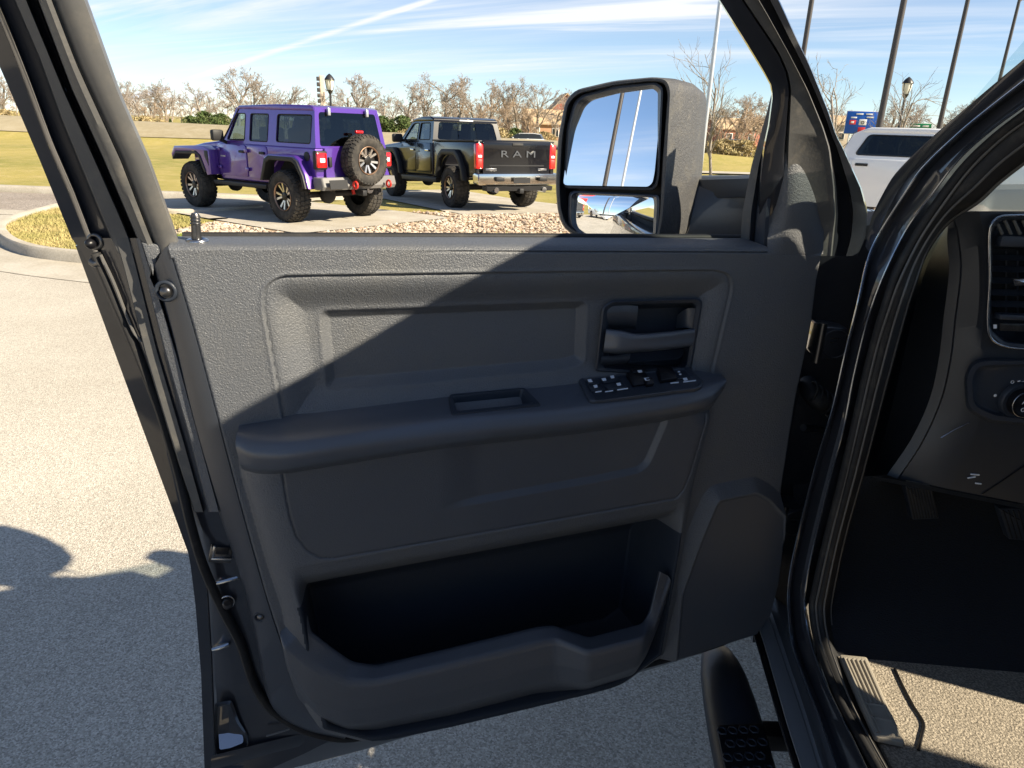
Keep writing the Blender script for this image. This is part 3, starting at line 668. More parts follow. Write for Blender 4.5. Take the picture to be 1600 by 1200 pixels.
# ================================================================== front upright of the door frame, sail trim
KYS = np.linspace(-60, 400, 44)
K0 = [(1084, -60), (1122, 0), (1160, 60), (1190, 109), (1203, 132), (1206, 150), (1200, 195), (1192, 232), (1185, 300), (1180, 400)]
K1 = [(1122, -60), (1165, 5), (1200, 56), (1219, 86), (1230, 112), (1235, 140), (1233, 165), (1228, 232), (1226, 300), (1226, 400)]
K2 = [(1152, -60), (1186, 0), (1200, 24), (1232, 82), (1262, 140), (1287, 200), (1297, 232), (1304, 290), (1306, 340), (1300, 400)]
K3 = [(1182, -60), (1218, 0), (1245, 60), (1267, 105), (1295, 175), (1307, 212), (1318, 232), (1326, 250), (1347, 295), (1356, 330), (1352, 372), (1340, 400)]
fu = strip('window_frame', K0, K1, -0.050, -0.030, [(0.06, -0.034), (0.5, -0.026), (0.92, -0.022)], MATS['truck_paint'], KYS)
strip('frame_seal', K1, K2, -0.030, -0.024, [(0.06, -0.020), (0.9, -0.014), (0.97, -0.010)], MATS['frame_rubber'], KYS)
strip('seal_channel', K2, K3, -0.024, -0.040, [(0.08, -0.045), (0.5, -0.045), (0.55, -0.030), (0.95, -0.028)], MATS['truck_paint'], KYS)
# run down beside the opening to the belt
KZ = np.linspace(140, 392, 22)
K4 = [(1207, 140), (1197, 180), (1175, 255), (1160, 330), (1156, 392)]
K5 = [(1212, 140), (1206, 180), (1186, 255), (1174, 330), (1170, 392)]
K6 = [(1220, 140), (1217, 180), (1208, 255), (1203, 330), (1198, 392)]
strip('glass_channel', K4, K5, -0.065, -0.045, [(0.2, -0.060), (0.9, -0.050)], MATS['frame_rubber'], KZ, D)
strip('frame_seal', K5, K6, -0.045, -0.012, [(0.25, -0.050), (0.35, -0.030), (0.8, -0.014)], MATS['plastic_dark'], KZ, D)
sail_rows = [[(1212, 163), (1228, 157), (1246, 165), (1254, 178)], [(1207, 200), (1230, 192), (1256, 196), (1270, 212)], [(1205, 245), (1232, 238), (1266, 240), (1284, 252)], [(1202, 310), (1232, 306), (1270, 306), (1288, 312)], [(1199, 370), (1230, 368), (1268, 368), (1287, 370)], [(1199, 397), (1230, 397), (1266, 397), (1286, 397)]]
loft('sail_trim', [DL(r, w) for r, w in zip(sail_rows, ([-0.03, -0.006, -0.012, -0.035], [-0.03, 0.004, -0.004, -0.035], [-0.03, 0.008, 0.0, -0.03], [-0.03, 0.008, 0.002, -0.028], [-0.012, 0.003, 0.0, -0.012], [0.0, 0.0, 0.0, -0.006]))], MATS['plastic_grain'], door, n=40, across=50)
tube('sail_piping', DL([(1211, 172), (1216, 160), (1228, 155), (1246, 163), (1268, 205), (1284, 248), (1290, 300), (1288, 390)], -0.022), 0.0030, MATS['frame_rubber'], door, n=50, sides=8)
# frame below the lip, towards the hinge, and the top rail over the window (out of the picture)
topL = Df(60, -70, -0.04); topR = Df(1120, -62, -0.035)
pts = [topL, topL + ZV * 0.10 + DU * 0.01, topL * 0.75 + topR * 0.25 + ZV * 0.20, topL * 0.5 + topR * 0.5 + ZV * 0.215, topL * 0.25 + topR * 0.75 + ZV * 0.16, topR + ZV * 0.06 - DU * 0.02, topR]
tube('window_frame', pts, 0.032, MATS['truck_frame'], door, n=40, sides=10)

# ================================================================== towing mirror on the outside of the door
mirr = empty('side_mirror', (0, 0, 0)); mirr.parent = truck
MW = -0.26                                            # it stands outside the door skin
mn = np.array([-0.58, -0.80, 0.0]); mn /= np.linalg.norm(mn)
mc = D(955, 230, MW)
mnu = mn + ZV * 0.10; mnu /= np.linalg.norm(mnu)
def Mp(x, y, d=0.0):
    return on_plane(x, y, mc + mn * d, mn)
fr_o = [(869, 290), (873, 215), (884, 158), (900, 141), (960, 127), (1022, 121), (1042, 124), (1048, 140), (1042, 260), (1036, 340), (1028, 382), (960, 384), (905, 372), (880, 355), (872, 330)]
g_up = [(887, 287), (895, 200), (905, 165), (915, 155), (960, 144), (1020, 136), (1029, 143), (1029, 150), (1024, 270), (1022, 283), (1016, 289)]
g_lo = [(897, 304), (1021, 309), (1022, 318), (1019, 376), (950, 374), (912, 366), (899, 352), (897, 340)]
def ringpts(q, d): return np.array([Mp(x, y, d) for x, y in q])
fo = poly_round(ringpts(fr_o, 0.0), 0.02, 4)
fo_ = poly_round(np.array(fr_o, float), 14, 4)
def mk_ring(scale_px, d): return np.array([Mp(x, y, d) for x, y in grow(fo_, scale_px, np.array([955.0, 255.0]))])
# housing: a rounded shell swept back towards the door's front (away from the glass)
back = -mn; side_in = np.array([back[1], -back[0], 0]) * -1
rings = [mk_ring(-7, -0.004), mk_ring(-5, 0.004), mk_ring(-1, 0.004), mk_ring(1, -0.004)]
base = mk_ring(1, 0.0); cen = base.mean(0)
for t, k in ((0.04, 1.01), (0.09, 0.99), (0.135, 0.92), (0.165, 0.78), (0.178, 0.5), (0.182, 0.1)):
    sh = DU * 0.030 * (t / 0.148)
    rings.append(cen + (base - cen) * k - mn * t + sh)
V = np.vstack(rings); k = len(rings[0]); F = grid_faces(len(rings), k, False, True)
mat('mirror_shell', (0.060, 0.060, 0.062), 0.5, spec=0.5, bump=(260, 0.0016, 'grain'), noise=(40, (0.10, 0.095, 0.085), 0.5, 0.75))
hous = mesh('mirror_housing', V, F, MATS['mirror_shell'], mirr, True, 60)
# inner face plate with the two glass openings
def frame_between(name, outer, inner, d0, d1, m, par):
    return loft(name, [ringpts(outer, d0), ringpts(inner, d1)], m, par, closed=True, straight=True)
fp = plate('mirror_face', np.array([Mp(x, y, -0.040) for x, y in grow(fo_, -4, np.array([955.0, 255.0]))]), mn * 0.004, MATS['plastic_black'], mirr)
def bez_ring(name, q, r, m, w=6, d=-0.008):
    q = poly_round(np.array(q, float), 8, 4); c = q.mean(0)
    L = [np.array([Mp(x, y, dd) for x, y in grow(q, s_, c)]) for s_, dd in ((w + 4, d - 0.002), (w + 3, d + 0.006), (w - 1, d + 0.008), (0, d - 0.002), (-2, d - 0.008))]
    return loft(name, L, m, mirr, closed=True, straight=True, angle=50)
bez_ring('mirror_bezel', g_up, 8, MATS['plastic_fine']); bez_ring('mirror_bezel', g_lo, 8, MATS['plastic_fine'])
# flat upper glass, tilted up a little; convex lower glass
def glass(name, q, tilt, toe, bulge, d):
    q = poly_round(np.array(q, float), 7, 4)
    P = np.array([Mp(x, y, d) for x, y in grow(q, 4)]); c = P.mean(0)
    nn = mn + ZV * tilt + np.array([mn[1], -mn[0], 0]) * toe; nn /= np.linalg.norm(nn)
    P = P - np.outer((P - c) @ nn, nn)                 # flatten on to the tilted plane
    V = []; K = 8
    R2 = np.max(np.linalg.norm(P - c, axis=1))**2
    for i in range(K, 0, -1):
        Q = c + (P - c) * i / K; rr = np.linalg.norm(Q - c, axis=1)**2 / R2
        V.append(Q + np.outer(bulge * (1 - rr), nn))
    V.append((c + nn * bulge)[None]); V = np.vstack(V); k = len(P); F = grid_faces(K, k, False, True)
    b = (K - 1) * k; F += [(b + i, b + (i + 1) % k, len(V) - 1) for i in range(k)]
    o = mesh(name, V, F, MATS['mirror_glass'], mirr, True)
    me = o.data
    bm = bmesh.new(); bm.from_mesh(me); bmesh.ops.recalc_face_normals(bm, faces=bm.faces)
    if sum((f.normal @ Vector(nn)) * f.calc_area() for f in bm.faces) < 0: bmesh.ops.reverse_faces(bm, faces=bm.faces)
    bm.to_mesh(me); bm.free()
    return o
glass('upper_glass', g_up, 0.12, 0.02, 0.0, -0.009)
glass('lower_glass', g_lo, 0.02, 0.02, 0.010, -0.012)
# heating mark on the glass
mkp = Mp(1011, 274, -0.004)
for i in range(3): tube('heater_mark', [Mp(1007 + 3.2 * i, 277, -0.0035), Mp(1006 + 3.2 * i, 274, -0.0035), Mp(1008 + 3.2 * i, 272, -0.0035), Mp(1007 + 3.2 * i, 269.5, -0.0035)], 0.0006, MATS['plastic_dark'], mirr, sides=5)
tube('heater_mark', [Mp(1004.5, 279, -0.0035), Mp(1015, 279, -0.0035)], 0.0006, MATS['plastic_dark'], mirr, sides=5)
# arms back to the door
am = [D(1040, 300, -0.30), D(1090, 300, -0.24), D(1130, 300, -0.18), D(1170, 305, -0.12), D(1200, 308, -0.10)]
bm = bmesh.new()
armP = DL([(1052, 283), (1080, 281), (1168, 279), (1172, 392), (1026, 392), (1030, 372)], [-0.27, -0.25, -0.16, -0.14, -0.25, -0.25])
# two-faced arm: upper cap and lower body
loft('mirror_arm', [DL([(1060, 277), (1100, 277), (1180, 277)], [-0.32, -0.30, -0.20]), DL([(1054, 281), (1095, 279), (1180, 280)], [-0.27, -0.24, -0.15]), DL([(1046, 330), (1090, 330), (1180, 330)], [-0.25, -0.21, -0.14]), DL([(1026, 385), (1085, 390), (1180, 395)], [-0.25, -0.21, -0.14])], MATS['plastic_fine'], mirr, n=24, across=20)
plate('arm_cap', poly_round(DL([(1090, 280), (1180, 277), (1180, 312), (1156, 308), (1098, 311), (1091, 306)], [-0.235, -0.13, -0.13, -0.15, -0.225, -0.235]), 0.006), DN * 0.010, MATS['plastic_fine'], mirr, bevel=0.003)
tube('arm_seam', DL([(1070, 378), (1078, 370), (1110, 370), (1170, 374)], [-0.20, -0.195, -0.17, -0.125]), 0.0025, MATS['plastic_black'], mirr, n=14, sides=6)
plate('arm_web', DL([(1028, 385), (1043, 300), (1052, 300), (1064, 300), (1052, 385)], [-0.245, -0.25, -0.24, -0.23, -0.22]), DN * 0.004, MATS['plastic_dark'], mirr)

# ================================================================== body side, pillar and sill of the pickup
BLEAN = 0.26
def T(q, f, z): return BP0 + TR * q + TF * f + ZV * z
def B(x, y, q=0.0):
    p = on_plane(x, y, BP0 + TR * q, TR)
    if p[2] > 1.45: p = on_plane(x, y, BP0 + TR * q + ZV * 1.45, TR - ZV * BLEAN)
    return p
def BL(pts, q): return [B(x, y, q) for x, y in pts]
RA = [(1660, 42), (1600, 92), (1525, 155), (1450, 220), (1400, 270), (1382, 298), (1362, 340), (1352, 385)]
R0 = [(1680, 62), (1600, 127), (1545, 170), (1500, 207), (1440, 265), (1412, 305), (1372, 368), (1357, 402), (1340, 475), (1320, 555), (1310, 600), (1300, 642), (1275, 725), (1242, 857), (1232, 915), (1232, 955), (1238, 1005), (1257, 1060), (1282, 1125), (1307, 1197), (1325, 1245)]
R1 = [(1690, 100), (1600, 165), (1550, 202), (1500, 247), (1455, 305), (1417, 357), (1385, 420), (1365, 470), (1350, 520), (1332, 597), (1320, 660), (1297, 747), (1270, 857), (1259, 915), (1257, 950), (1262, 985), (1275, 1030), (1298, 1085), (1330, 1150), (1356, 1205), (1375, 1245)]
R2 = [(1695, 104), (1605, 170), (1555, 208), (1505, 254), (1463, 308), (1425, 366), (1395, 420), (1375, 487), (1362, 535), (1346, 597), (1335, 650), (1310, 760), (1284, 857), (1268, 925), (1265, 950), (1272, 995), (1288, 1045), (1312, 1100), (1345, 1160), (1372, 1210), (1390, 1245)]
R3 = [(1700, 116), (1612, 182), (1562, 220), (1515, 266), (1475, 318), (1437, 375), (1405, 440), (1388, 487), (1372, 537), (1357, 597), (1347, 640), (1320, 752), (1294, 857), (1279, 925), (1275, 950), (1282, 1000), (1298, 1050), (1320, 1105), (1353, 1165), (1382, 1213), (1400, 1245)]
R4 = [(1740, 150), (1640, 225), (1562, 284), (1530, 314), (1484, 345), (1462, 370), (1445, 398), (1430, 440), (1417, 480), (1385, 597), (1372, 647), (1350, 732), (1320, 840), (1302, 925), (1298, 958), (1304, 1000), (1320, 1045), (1342, 1100), (1368, 1152), (1395, 1205), (1415, 1245)]
loft('a_pillar', [BL(RA, -0.004), BL([(x + 4, y + 6) for x, y in RA], 0.000), BL([(x + 14, y + 14) for x, y in RA], 0.010), BL([(x + 3, y - 4) for x, y in R0[:8]], 0.004)], MATS['truck_paint'], truck, n=50, angle=40)
ap = loft('door_aperture', [BL(R0, -0.004), BL([(x + 3, y) for x, y in R0], 0.000), BL([(0.75 * a[0] + 0.25 * b[0], 0.75 * a[1] + 0.25 * b[1]) for a, b in zip(R0, R1)], 0.010), BL([(0.25 * a[0] + 0.75 * b[0], 0.25 * a[1] + 0.75 * b[1]) for a, b in zip(R0, R1)], 0.014), BL(R1, 0.020), BL(R2, 0.045)], MATS['truck_paint'], truck, n=150, angle=35)
ap['label'] = 'glossy dark painted edge of the door opening'
P2 = np.array(BL(R2, 0.036)); P3 = np.array(BL(R3, 0.044))
tube('door_seal', np.array(BL([((a[0] + b[0]) / 2, (a[1] + b[1]) / 2) for a, b in zip(R2, R3)], 0.036)), 0.0085, MATS['rubber'], truck, n=160, sides=10)
loft('seal_cover', [BL(R3, 0.040), BL([(0.7 * a[0] + 0.3 * b[0], 0.7 * a[1] + 0.3 * b[1]) for a, b in zip(R3, R4)], 0.046), BL([(0.3 * a[0] + 0.7 * b[0], 0.3 * a[1] + 0.7 * b[1]) for a, b in zip(R3, R4)], 0.062), BL(R4, 0.085), BL([(x + 3, y + 2) for x, y in R4], 0.12)], MATS['rubber'], truck, n=150, across=16)
for pts_, q_, r_, m_ in ((R0, -0.003, 0.0022, 'jamb_highlight'), (R1, 0.016, 0.0018, 'jamb_highlight'), (R3, 0.038, 0.0022, 'lip_highlight'), ([(a[0] * 0.45 + b[0] * 0.55, a[1] * 0.45 + b[1] * 0.55) for a, b in zip(R3, R4)], 0.050, 0.0018, 'lip_highlight'), (R4, 0.083, 0.0020, 'lip_highlight')):
    tube('lip_highlight', np.array(BL(pts_, q_)), r_, MATS[m_], truck, n=150, sides=6)  # thin bright tubes that draw highlights along paint edges and seal lips
# hinge pillar behind the door gap
hp = [on_y(x, y, 1.56) for x, y in ((1286, 345), (1330, 330), (1372, 330), (1392, 352), (1360, 480), (1320, 620), (1265, 840), (1245, 1000), (1176, 1004), (1190, 800), (1225, 600), (1262, 430))]
plate('hinge_pillar', hp, TF * 0.05, MATS['truck_paint'], truck)
for (x, y), w in (((1291, 530), 0.052), ((1231, 805), 0.046)):
    c = on_y(x, y, 1.44)
    hg = bobj('door_hinge', box_bm((w, 0.07, 0.070), c, 0.006, 2), MATS['truck_paint'], truck)
    bobj('hinge_pin', (lambda b: (bmesh.ops.create_cone(b, cap_ends=True, segments=14, radius1=0.009, radius2=0.009, depth=0.085, matrix=Matrix.Translation(Vector(c + np.array([-w * 0.5, -0.03, 0])))), b)[1])(bmesh.new()), MATS['dark_steel'], hg)
    ring('hinge_rim', c + np.array([0.004, -0.036, 0.0]), (0, -1, 0), 0.030, 0.0014, MATS['dark_steel'], hg)
    for dx, dz, l in ((-0.006, 0.012, 0.006), (0.004, 0.012, 0.012), (0.0, 0.004, 0.014)):
        bobj('stamp', box_bm((l, 0.0008, 0.0022), c + np.array([dx, -0.0356, dz]), 0), MATS['steel'], hg)
tube('wiring_boot', [on_y(1262, 600, 1.50), on_y(1275, 622, 1.44), on_y(1292, 630, 1.46), on_y(1312, 640, 1.52)], 0.022, MATS['rubber'], truck, n=20, sides=12)
for i in range(5): ring('boot_rib', on_y(1268 + 8 * i, 612 + 6 * i, 1.445), (1, 0, -0.3), 0.022, 0.003, MATS['rubber'], truck)
tube('check_strap', [on_y(1255, 668, 1.42), on_y(1290, 672, 1.50)], 0.008, MATS['dark_steel'], truck, sides=8)
# sill: bright ledge, riser
SL = [(1168, 940), (1187, 987), (1209, 1060), (1229, 1130), (1252, 1203), (1268, 1260)]
SR = [(1190, 930), (1208, 980), (1229, 1042), (1252, 1110), (1281, 1203), (1300, 1260)]
sz = 0.57
loft('sill_ledge', [[on_z(x, y, sz - 0.02) for x, y in SL], [on_z(x, y, sz) for x, y in SL], [on_z(x + 1.5, y, sz + 0.003) for x, y in SL], [on_z(x - 1.5, y, sz + 0.003) for x, y in SR], [on_z(x, y, sz) for x, y in SR], [on_z(x + 6, y - 2, sz + 0.004) for x, y in SR]], MATS['sill_grey'], truck, n=50, angle=30)
loft('sill_seal', [[on_z(x - 12, y, sz - 0.05) for x, y in SL], [on_z(x - 10, y, sz - 0.012) for x, y in SL], [on_z(x - 4, y, sz - 0.012) for x, y in SL], [on_z(x + 1, y, sz - 0.02) for x, y in SL]], MATS['plastic_black'], truck, n=40, angle=30)
tube('sill_bead', [on_z(x - 10, y, sz - 0.010) for x, y in SL], 0.0022, MATS['steel'], truck, n=40, sides=6)
loft('sill_riser', [[on_z(x + 5, y - 2, sz + 0.003) for x, y in SR], [(on_z(x + 14, y - 4, sz + 0.03) ) for x, y in SR], BL([(1231, 950), (1236, 1000), (1256, 1058), (1281, 1123), (1306, 1195), (1324, 1243)], -0.002)], MATS['truck_paint'], truck, n=50, angle=40)
mat('underbody_black', (0.014, 0.015, 0.017), 0.8)
loft('rocker', [[T(0.03, 0.55, sz - 0.03), T(0.03, -2.2, sz - 0.03)], [T(0.06, 0.55, sz - 0.18), T(0.06, -2.2, sz - 0.18)], [T(0.5, 0.55, sz - 0.20), T(0.5, -2.2, sz - 0.20)]], MATS['underbody_black'], truck, n=4)
# ---- step bar
bar = tube('step_bar', [on_z(1122, 1024, 0.42), on_z(1123, 1030, 0.425), on_z(1126, 1040, 0.43), on_z(1131, 1060, 0.43), on_z(1152, 1150, 0.43), on_z(1170, 1225, 0.43), on_z(1195, 1330, 0.43)], [0.040, 0.056, 0.062, 0.064, 0.064, 0.064, 0.064], MATS['plastic_dark'], truck, n=60, sides=24, ell=(1.0, 0.75))
pa = [on_z(1119, 1136, 0.478), on_z(1190, 1133, 0.478), on_z(1216, 1240, 0.478), on_z(1142, 1246, 0.478)]
pad = plate('step_pad', poly_round(pa, 0.008), ZV * 0.006, MATS['plastic_black'], bar, bevel=0.002)
pa_ = np.array(pa)
for i in range(5):
    for j in range(4):
        s_, t_ = (j + 0.5 + 0.5 * (i % 2) - 0.1) / 4.3, (i + 0.5) / 5.0
        c = (pa_[0] * (1 - s_) + pa_[1] * s_) * (1 - t_) + (pa_[3] * (1 - s_) + pa_[2] * s_) * t_ + ZV * 0.0068
        ring('tread', c, ZV, 0.010, 0.0022, MATS['plastic_dark'], bar, 6)
box('step_bracket', (0.10, 0.05, 0.05), on_z(1205, 1150, 0.40), MATS['plastic_black'], bar, 0.01)

# ================================================================== inside the cab: carpet, dashboard, pedals
carpet_o = plate('floor_carpet', [T(0.075, 0.16, 0.665), T(1.9, 0.16, 0.665), T(1.9, -1.6, 0.665), T(0.075, -1.6, 0.665)], ZV * 0.03, MATS['carpet'], truck)
loft('toe_board', [[T(0.06, 0.13, 0.690), T(1.9, 0.13, 0.690)], [T(0.06, 0.17, 0.700), T(1.9, 0.17, 0.700)], [T(0.06, 0.45, 0.80), T(1.9, 0.45, 0.80)], [T(0.06, 0.70, 1.10), T(1.9, 0.70, 1.10)]], MATS['carpet_dark'], truck, n=4, across=14)  # near-black here, the footwell shade put into the floor's colour
mat('scuff', (0.30, 0.27, 0.22), 0.5, bump=(300, 0.0006, 'noise'))
sq = [(1310, 1028), (1353, 1032), (1413, 1168), (1366, 1158)]
sp = [on_z(x, y, 0.70) for x, y in sq]
scuff = plate('scuff_plate', poly_round(sp, 0.006), ZV * 0.010, MATS['scuff'], truck, bevel=0.003)
spa = np.array(sp)
for i, s_ in enumerate((0.12, 0.24, 0.40, 0.56, 0.72, 0.86)):
    a = (spa[0] * (1 - s_) + spa[1] * s_) + ZV * 0.0105; b = (spa[3] * (1 - s_) + spa[2] * s_) + ZV * 0.0105
    t0, t1 = (0.06, 0.95) if i in (0, 1, 5) else (0.06, 0.62)
    tube('rib', [a + (b - a) * t0, a + (b - a) * t1], 0.0028, MATS['scuff'], scuff, sides=6)
for t_ in (0.06, 0.62, 0.78):
    a = spa[0] * (1 - t_) + spa[3] * t_; b = spa[1] * (1 - t_) + spa[2] * t_
    tube('rib', [a * 0.85 + b * 0.15 + ZV * 0.0105, a * 0.15 + b * 0.85 + ZV * 0.0105], 0.0028, MATS['scuff'], scuff, sides=6)
tube('carpet_line', [on_z(x, y, 0.697) for x, y in ((1398, 1045), (1412, 1075), (1428, 1105), (1443, 1130), (1440, 1150), (1435, 1172))], 0.0028, MATS['plastic_black'], carpet_o, n=24, sides=6)  # thin dark line drawn across the floor carpet
# kick panel, firewall
kp = BL(R4[5:16], 0.118)
loft('kick_panel', [kp, [a + TF * 0.10 + TR * 0.03 for a in kp], [a + TF * 0.55 + TR * 0.05 for a in kp]], MATS['plastic_dark'], truck, n=30, across=8)
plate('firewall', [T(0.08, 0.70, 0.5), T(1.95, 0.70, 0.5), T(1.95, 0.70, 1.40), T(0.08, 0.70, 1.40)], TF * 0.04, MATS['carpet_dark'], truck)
dash = empty('dashboard'); dash.parent = truck
def Y(x, y, d): return on_y(x, y, d)
def YL(pts, d): return [Y(x, y, d) for x, y in pts]
d0 = [(1486, 338), (1462, 385), (1445, 425), (1425, 500), (1402, 600), (1380, 690), (1362, 744)]
d1 = [(1482, 342), (1479, 372), (1482, 420), (1473, 500), (1466, 560), (1452, 622), (1424, 684), (1385, 742)]
d2 = [(1488, 340), (1495, 366), (1500, 420), (1491, 500), (1484, 560), (1470, 622), (1440, 690), (1402, 748)]
d3 = [(1510, 330), (1524, 366), (1530, 420), (1527, 500), (1512, 548), (1501, 600), (1492, 645), (1462, 700), (1442, 755)]
d4 = [(1530, 330), (1536, 366), (1537, 420), (1536, 500), (1532, 545), (1530, 600), (1525, 660), (1500, 720), (1482, 764)]
d5 = [(1700, 330), (1700, 366), (1700, 420), (1700, 500), (1700, 548), (1700, 600), (1700, 660), (1700, 720), (1700, 806)]
de = [(1366, 752), (1440, 768), (1520, 778), (1700, 815)]
loft('dash_shell', [YL(d0, 1.40), YL(d1, 1.300), YL([(x + 1, y) for x, y in d1], 1.292), YL(d2, 1.280), YL([(x + 3, y) for x, y in d2], 1.284), YL(d3, 1.270), YL(d4, 1.255)] + [YL([(a[0] * (1 - t) + b[0] * t, a[1] * (1 - t) + b[1] * t) for a, b in zip(d4, d5)], 1.255) for t in np.linspace(0.04, 1, 24)], MATS['dash_plastic'], dash, n=110, angle=50,
     cut=lambda P_: in_poly(proj(P_), np.array([(1548, 355), (1562, 340), (1700, 340), (1700, 546), (1566, 538), (1546, 518)])))
loft('dash_side', [YL(d0, 1.40), YL([(x - 16, y) for x, y in d0], 1.46), YL([(x - 70, y - 8) for x, y in d0], 1.78)], MATS['plastic_dark'], dash, n=40)
loft('dash_underside', [YL([(1362, 744), (1402, 750), (1442, 757), (1482, 766), (1700, 808)], 1.262), YL([(1362, 748), (1402, 756), (1442, 764), (1482, 772), (1700, 816)], 1.30), YL([(1380, 752), (1402, 757), (1442, 764), (1482, 772), (1700, 816)], 1.65)], MATS['plastic_dark'], dash, n=40, angle=40)
# upper dash pad, lit by the windscreen
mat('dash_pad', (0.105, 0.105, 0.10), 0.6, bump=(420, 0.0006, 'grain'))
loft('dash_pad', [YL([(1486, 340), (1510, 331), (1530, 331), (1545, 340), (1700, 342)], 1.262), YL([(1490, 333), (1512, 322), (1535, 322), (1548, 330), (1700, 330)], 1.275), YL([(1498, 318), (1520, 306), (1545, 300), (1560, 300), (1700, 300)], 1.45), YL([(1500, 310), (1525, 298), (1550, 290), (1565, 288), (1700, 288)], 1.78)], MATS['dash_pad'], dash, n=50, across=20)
# vent
vq = [(1543, 352), (1560, 334), (1700, 334), (1700, 552), (1566, 544), (1541, 522)]
vent = ring_loft('air_vent', [YL(vq, 1.262), YL(vq, 1.244), YL(grow(vq, -4), 1.240), YL(grow(vq, -9), 1.242), YL(grow(vq, -12), 1.255), YL(grow(vq, -13), 1.32)], MATS['plastic_dark'], dash, r=0.012)
tube('vent_trim', YL([(1700, 546), (1600, 545), (1566, 540), (1548, 528), (1543, 505), (1546, 440), (1546, 360), (1556, 342), (1580, 337), (1700, 337)], 1.240), 0.0022, MATS['steel'], vent, n=60, sides=8)
plate('vent_duct', YL([(1548, 388), (1700, 388), (1700, 494), (1548, 490)], 1.312), np.array([0, -0.002, 0]), MATS['plastic_black'], vent)
for i, y in enumerate((404, 422, 440, 459, 477)):
    c0, c1 = Y(1552, y, 1.262), Y(1705, y + 3, 1.262)
    loft('vent_slat', [[c0, c1], [c0 + np.array([0, 0.022, 0.004]), c1 + np.array([0, 0.022, 0.004])], [c0 + np.array([0, 0.022, 0.002]), c1 + np.array([0, 0.022, 0.002])], [c0 + np.array([0, 0.0, -0.003]), c1 + np.array([0, 0.0, -0.003])]], MATS['plastic_soft'], vent, n=2, angle=20)
for x in (1572, 1590, 1610): tube('vent_vane', YL([(x, 392), (x, 490)], 1.295), 0.0016, MATS['plastic_dark'], vent, sides=6)
for i in range(7): tube('defrost_slat', [Y(1556 + 14 * i, 344, 1.25), Y(1566 + 14 * i, 366, 1.25)], 0.0026, MATS['dash_pad'], vent, sides=6)
box('vent_divider', (0.16, 0.02, 0.020), Y(1630, 378, 1.255), MATS['plastic_fine'], vent, 0.004)
plate('vent_tab', poly_round(YL([(1580, 435), (1610, 434), (1610, 445), (1582, 446)], 1.250), 0.003), np.array([0, -0.006, 0]), MATS['steel'], vent, bevel=0.002)
box('vent_divider', (0.17, 0.02, 0.010), Y(1630, 496, 1.252), MATS['plastic_fine'], vent, 0.003)
plate('vent_slider', poly_round(YL([(1561, 505), (1620, 506), (1620, 518), (1561, 516)], 1.250), 0.002), np.array([0, -0.003, 0]), MATS['dark_steel'], vent, bevel=0.001)
plate('slider_mark', YL([(1552, 507), (1557, 507), (1557, 513), (1552, 513)], 1.2435), np.array([0, -0.001, 0]), MATS['mark_white'], vent)
# light switch
hq = [(1506, 590), (1516, 566), (1540, 560), (1700, 562), (1700, 672), (1545, 660), (1510, 640)]
hs = ring_loft('light_switch', [YL(hq, 1.262), YL(hq, 1.246), YL(grow(hq, -5), 1.236), YL(grow(hq, -13), 1.236), YL(grow(hq, -18), 1.248), YL(grow(hq, -24), 1.250)], MATS['plastic_fine'], dash, r=0.014)
kc = Y(1590, 625, 1.248)
def knob(name, c, r, h, m, par, sides=28):
    a = np.linspace(0, 2 * math.pi, sides, endpoint=False); V = []
    for k, hh in ((1.0, 0), (0.98, 0.7), (0.9, 1.0), (0.75, 1.0), (0.6, 0.86)): V += [c + np.array([r * k * math.cos(t), -h * hh, r * k * math.sin(t)]) for t in a]
    F = grid_faces(5, sides, False, True); F.append(tuple(range(4 * sides, 5 * sides)))
    return mesh(name, V, F, m, par, True, 40)
knob('knob', kc, 0.037, 0.010, MATS['plastic_dark'], hs); knob('knob', kc - np.array([0, 0.008, 0]), 0.027, 0.018, MATS['plastic_black'], hs)
ring('knob_trim', kc - np.array([0, 0.024, 0]), (0, -1, 0), 0.0245, 0.0013, MATS['steel'], hs, 30)
def text_obj(name, s, size, loc, rotm, m, parent, ext=0.0006, align='CENTER'):
    cu = bpy.data.curves.new('t', 'FONT'); cu.body = s; cu.size = size; cu.extrude = ext; cu.align_x = align; cu.align_y = 'CENTER'; cu.resolution_u = 3
    o = bpy.data.objects.new('t', cu); COL.objects.link(o)
    me = bpy.data.meshes.new_from_object(o); bpy.data.objects.remove(o)
    me.transform(rotm.to_4x4()); L = np.asarray(loc, float)
    if parent is not None and root_of(parent).name in WORLD_ROOT: L = L - WORLD_ROOT[root_of(parent).name]
    me.transform(Matrix.Translation(Vector(L)))
    me.materials.clear(); 
    return link(name, me, m, parent)
RX = Matrix.Rotation(math.pi / 2, 3, 'X')
text_obj('lettering', 'AUTO', 0.0095, kc + np.array([0.004, -0.0255, 0.004]), RX, MATS['mark_white'], hs)
ring('icon', kc + np.array([-0.004, -0.0255, -0.010]), (0, -1, 0), 0.0034, 0.0007, MATS['mark_white'], hs, 12)
ring('icon', Y(1582, 597, 1.2488), (0, -1, 0), 0.0028, 0.0006, MATS['mark_white'], hs, 12)
for a_, b_ in (((1590, 596), (1594, 595)), ((1596, 597), (1601, 596))): tube('icon', YL((a_, b_), 1.2486), 0.0012, MATS['mark_white'], hs, sides=6)
disc('icon', Y(1555, 618, 1.2488), (0, -1, 0), 0.003, MATS['mark_white'], hs, 0.0005)
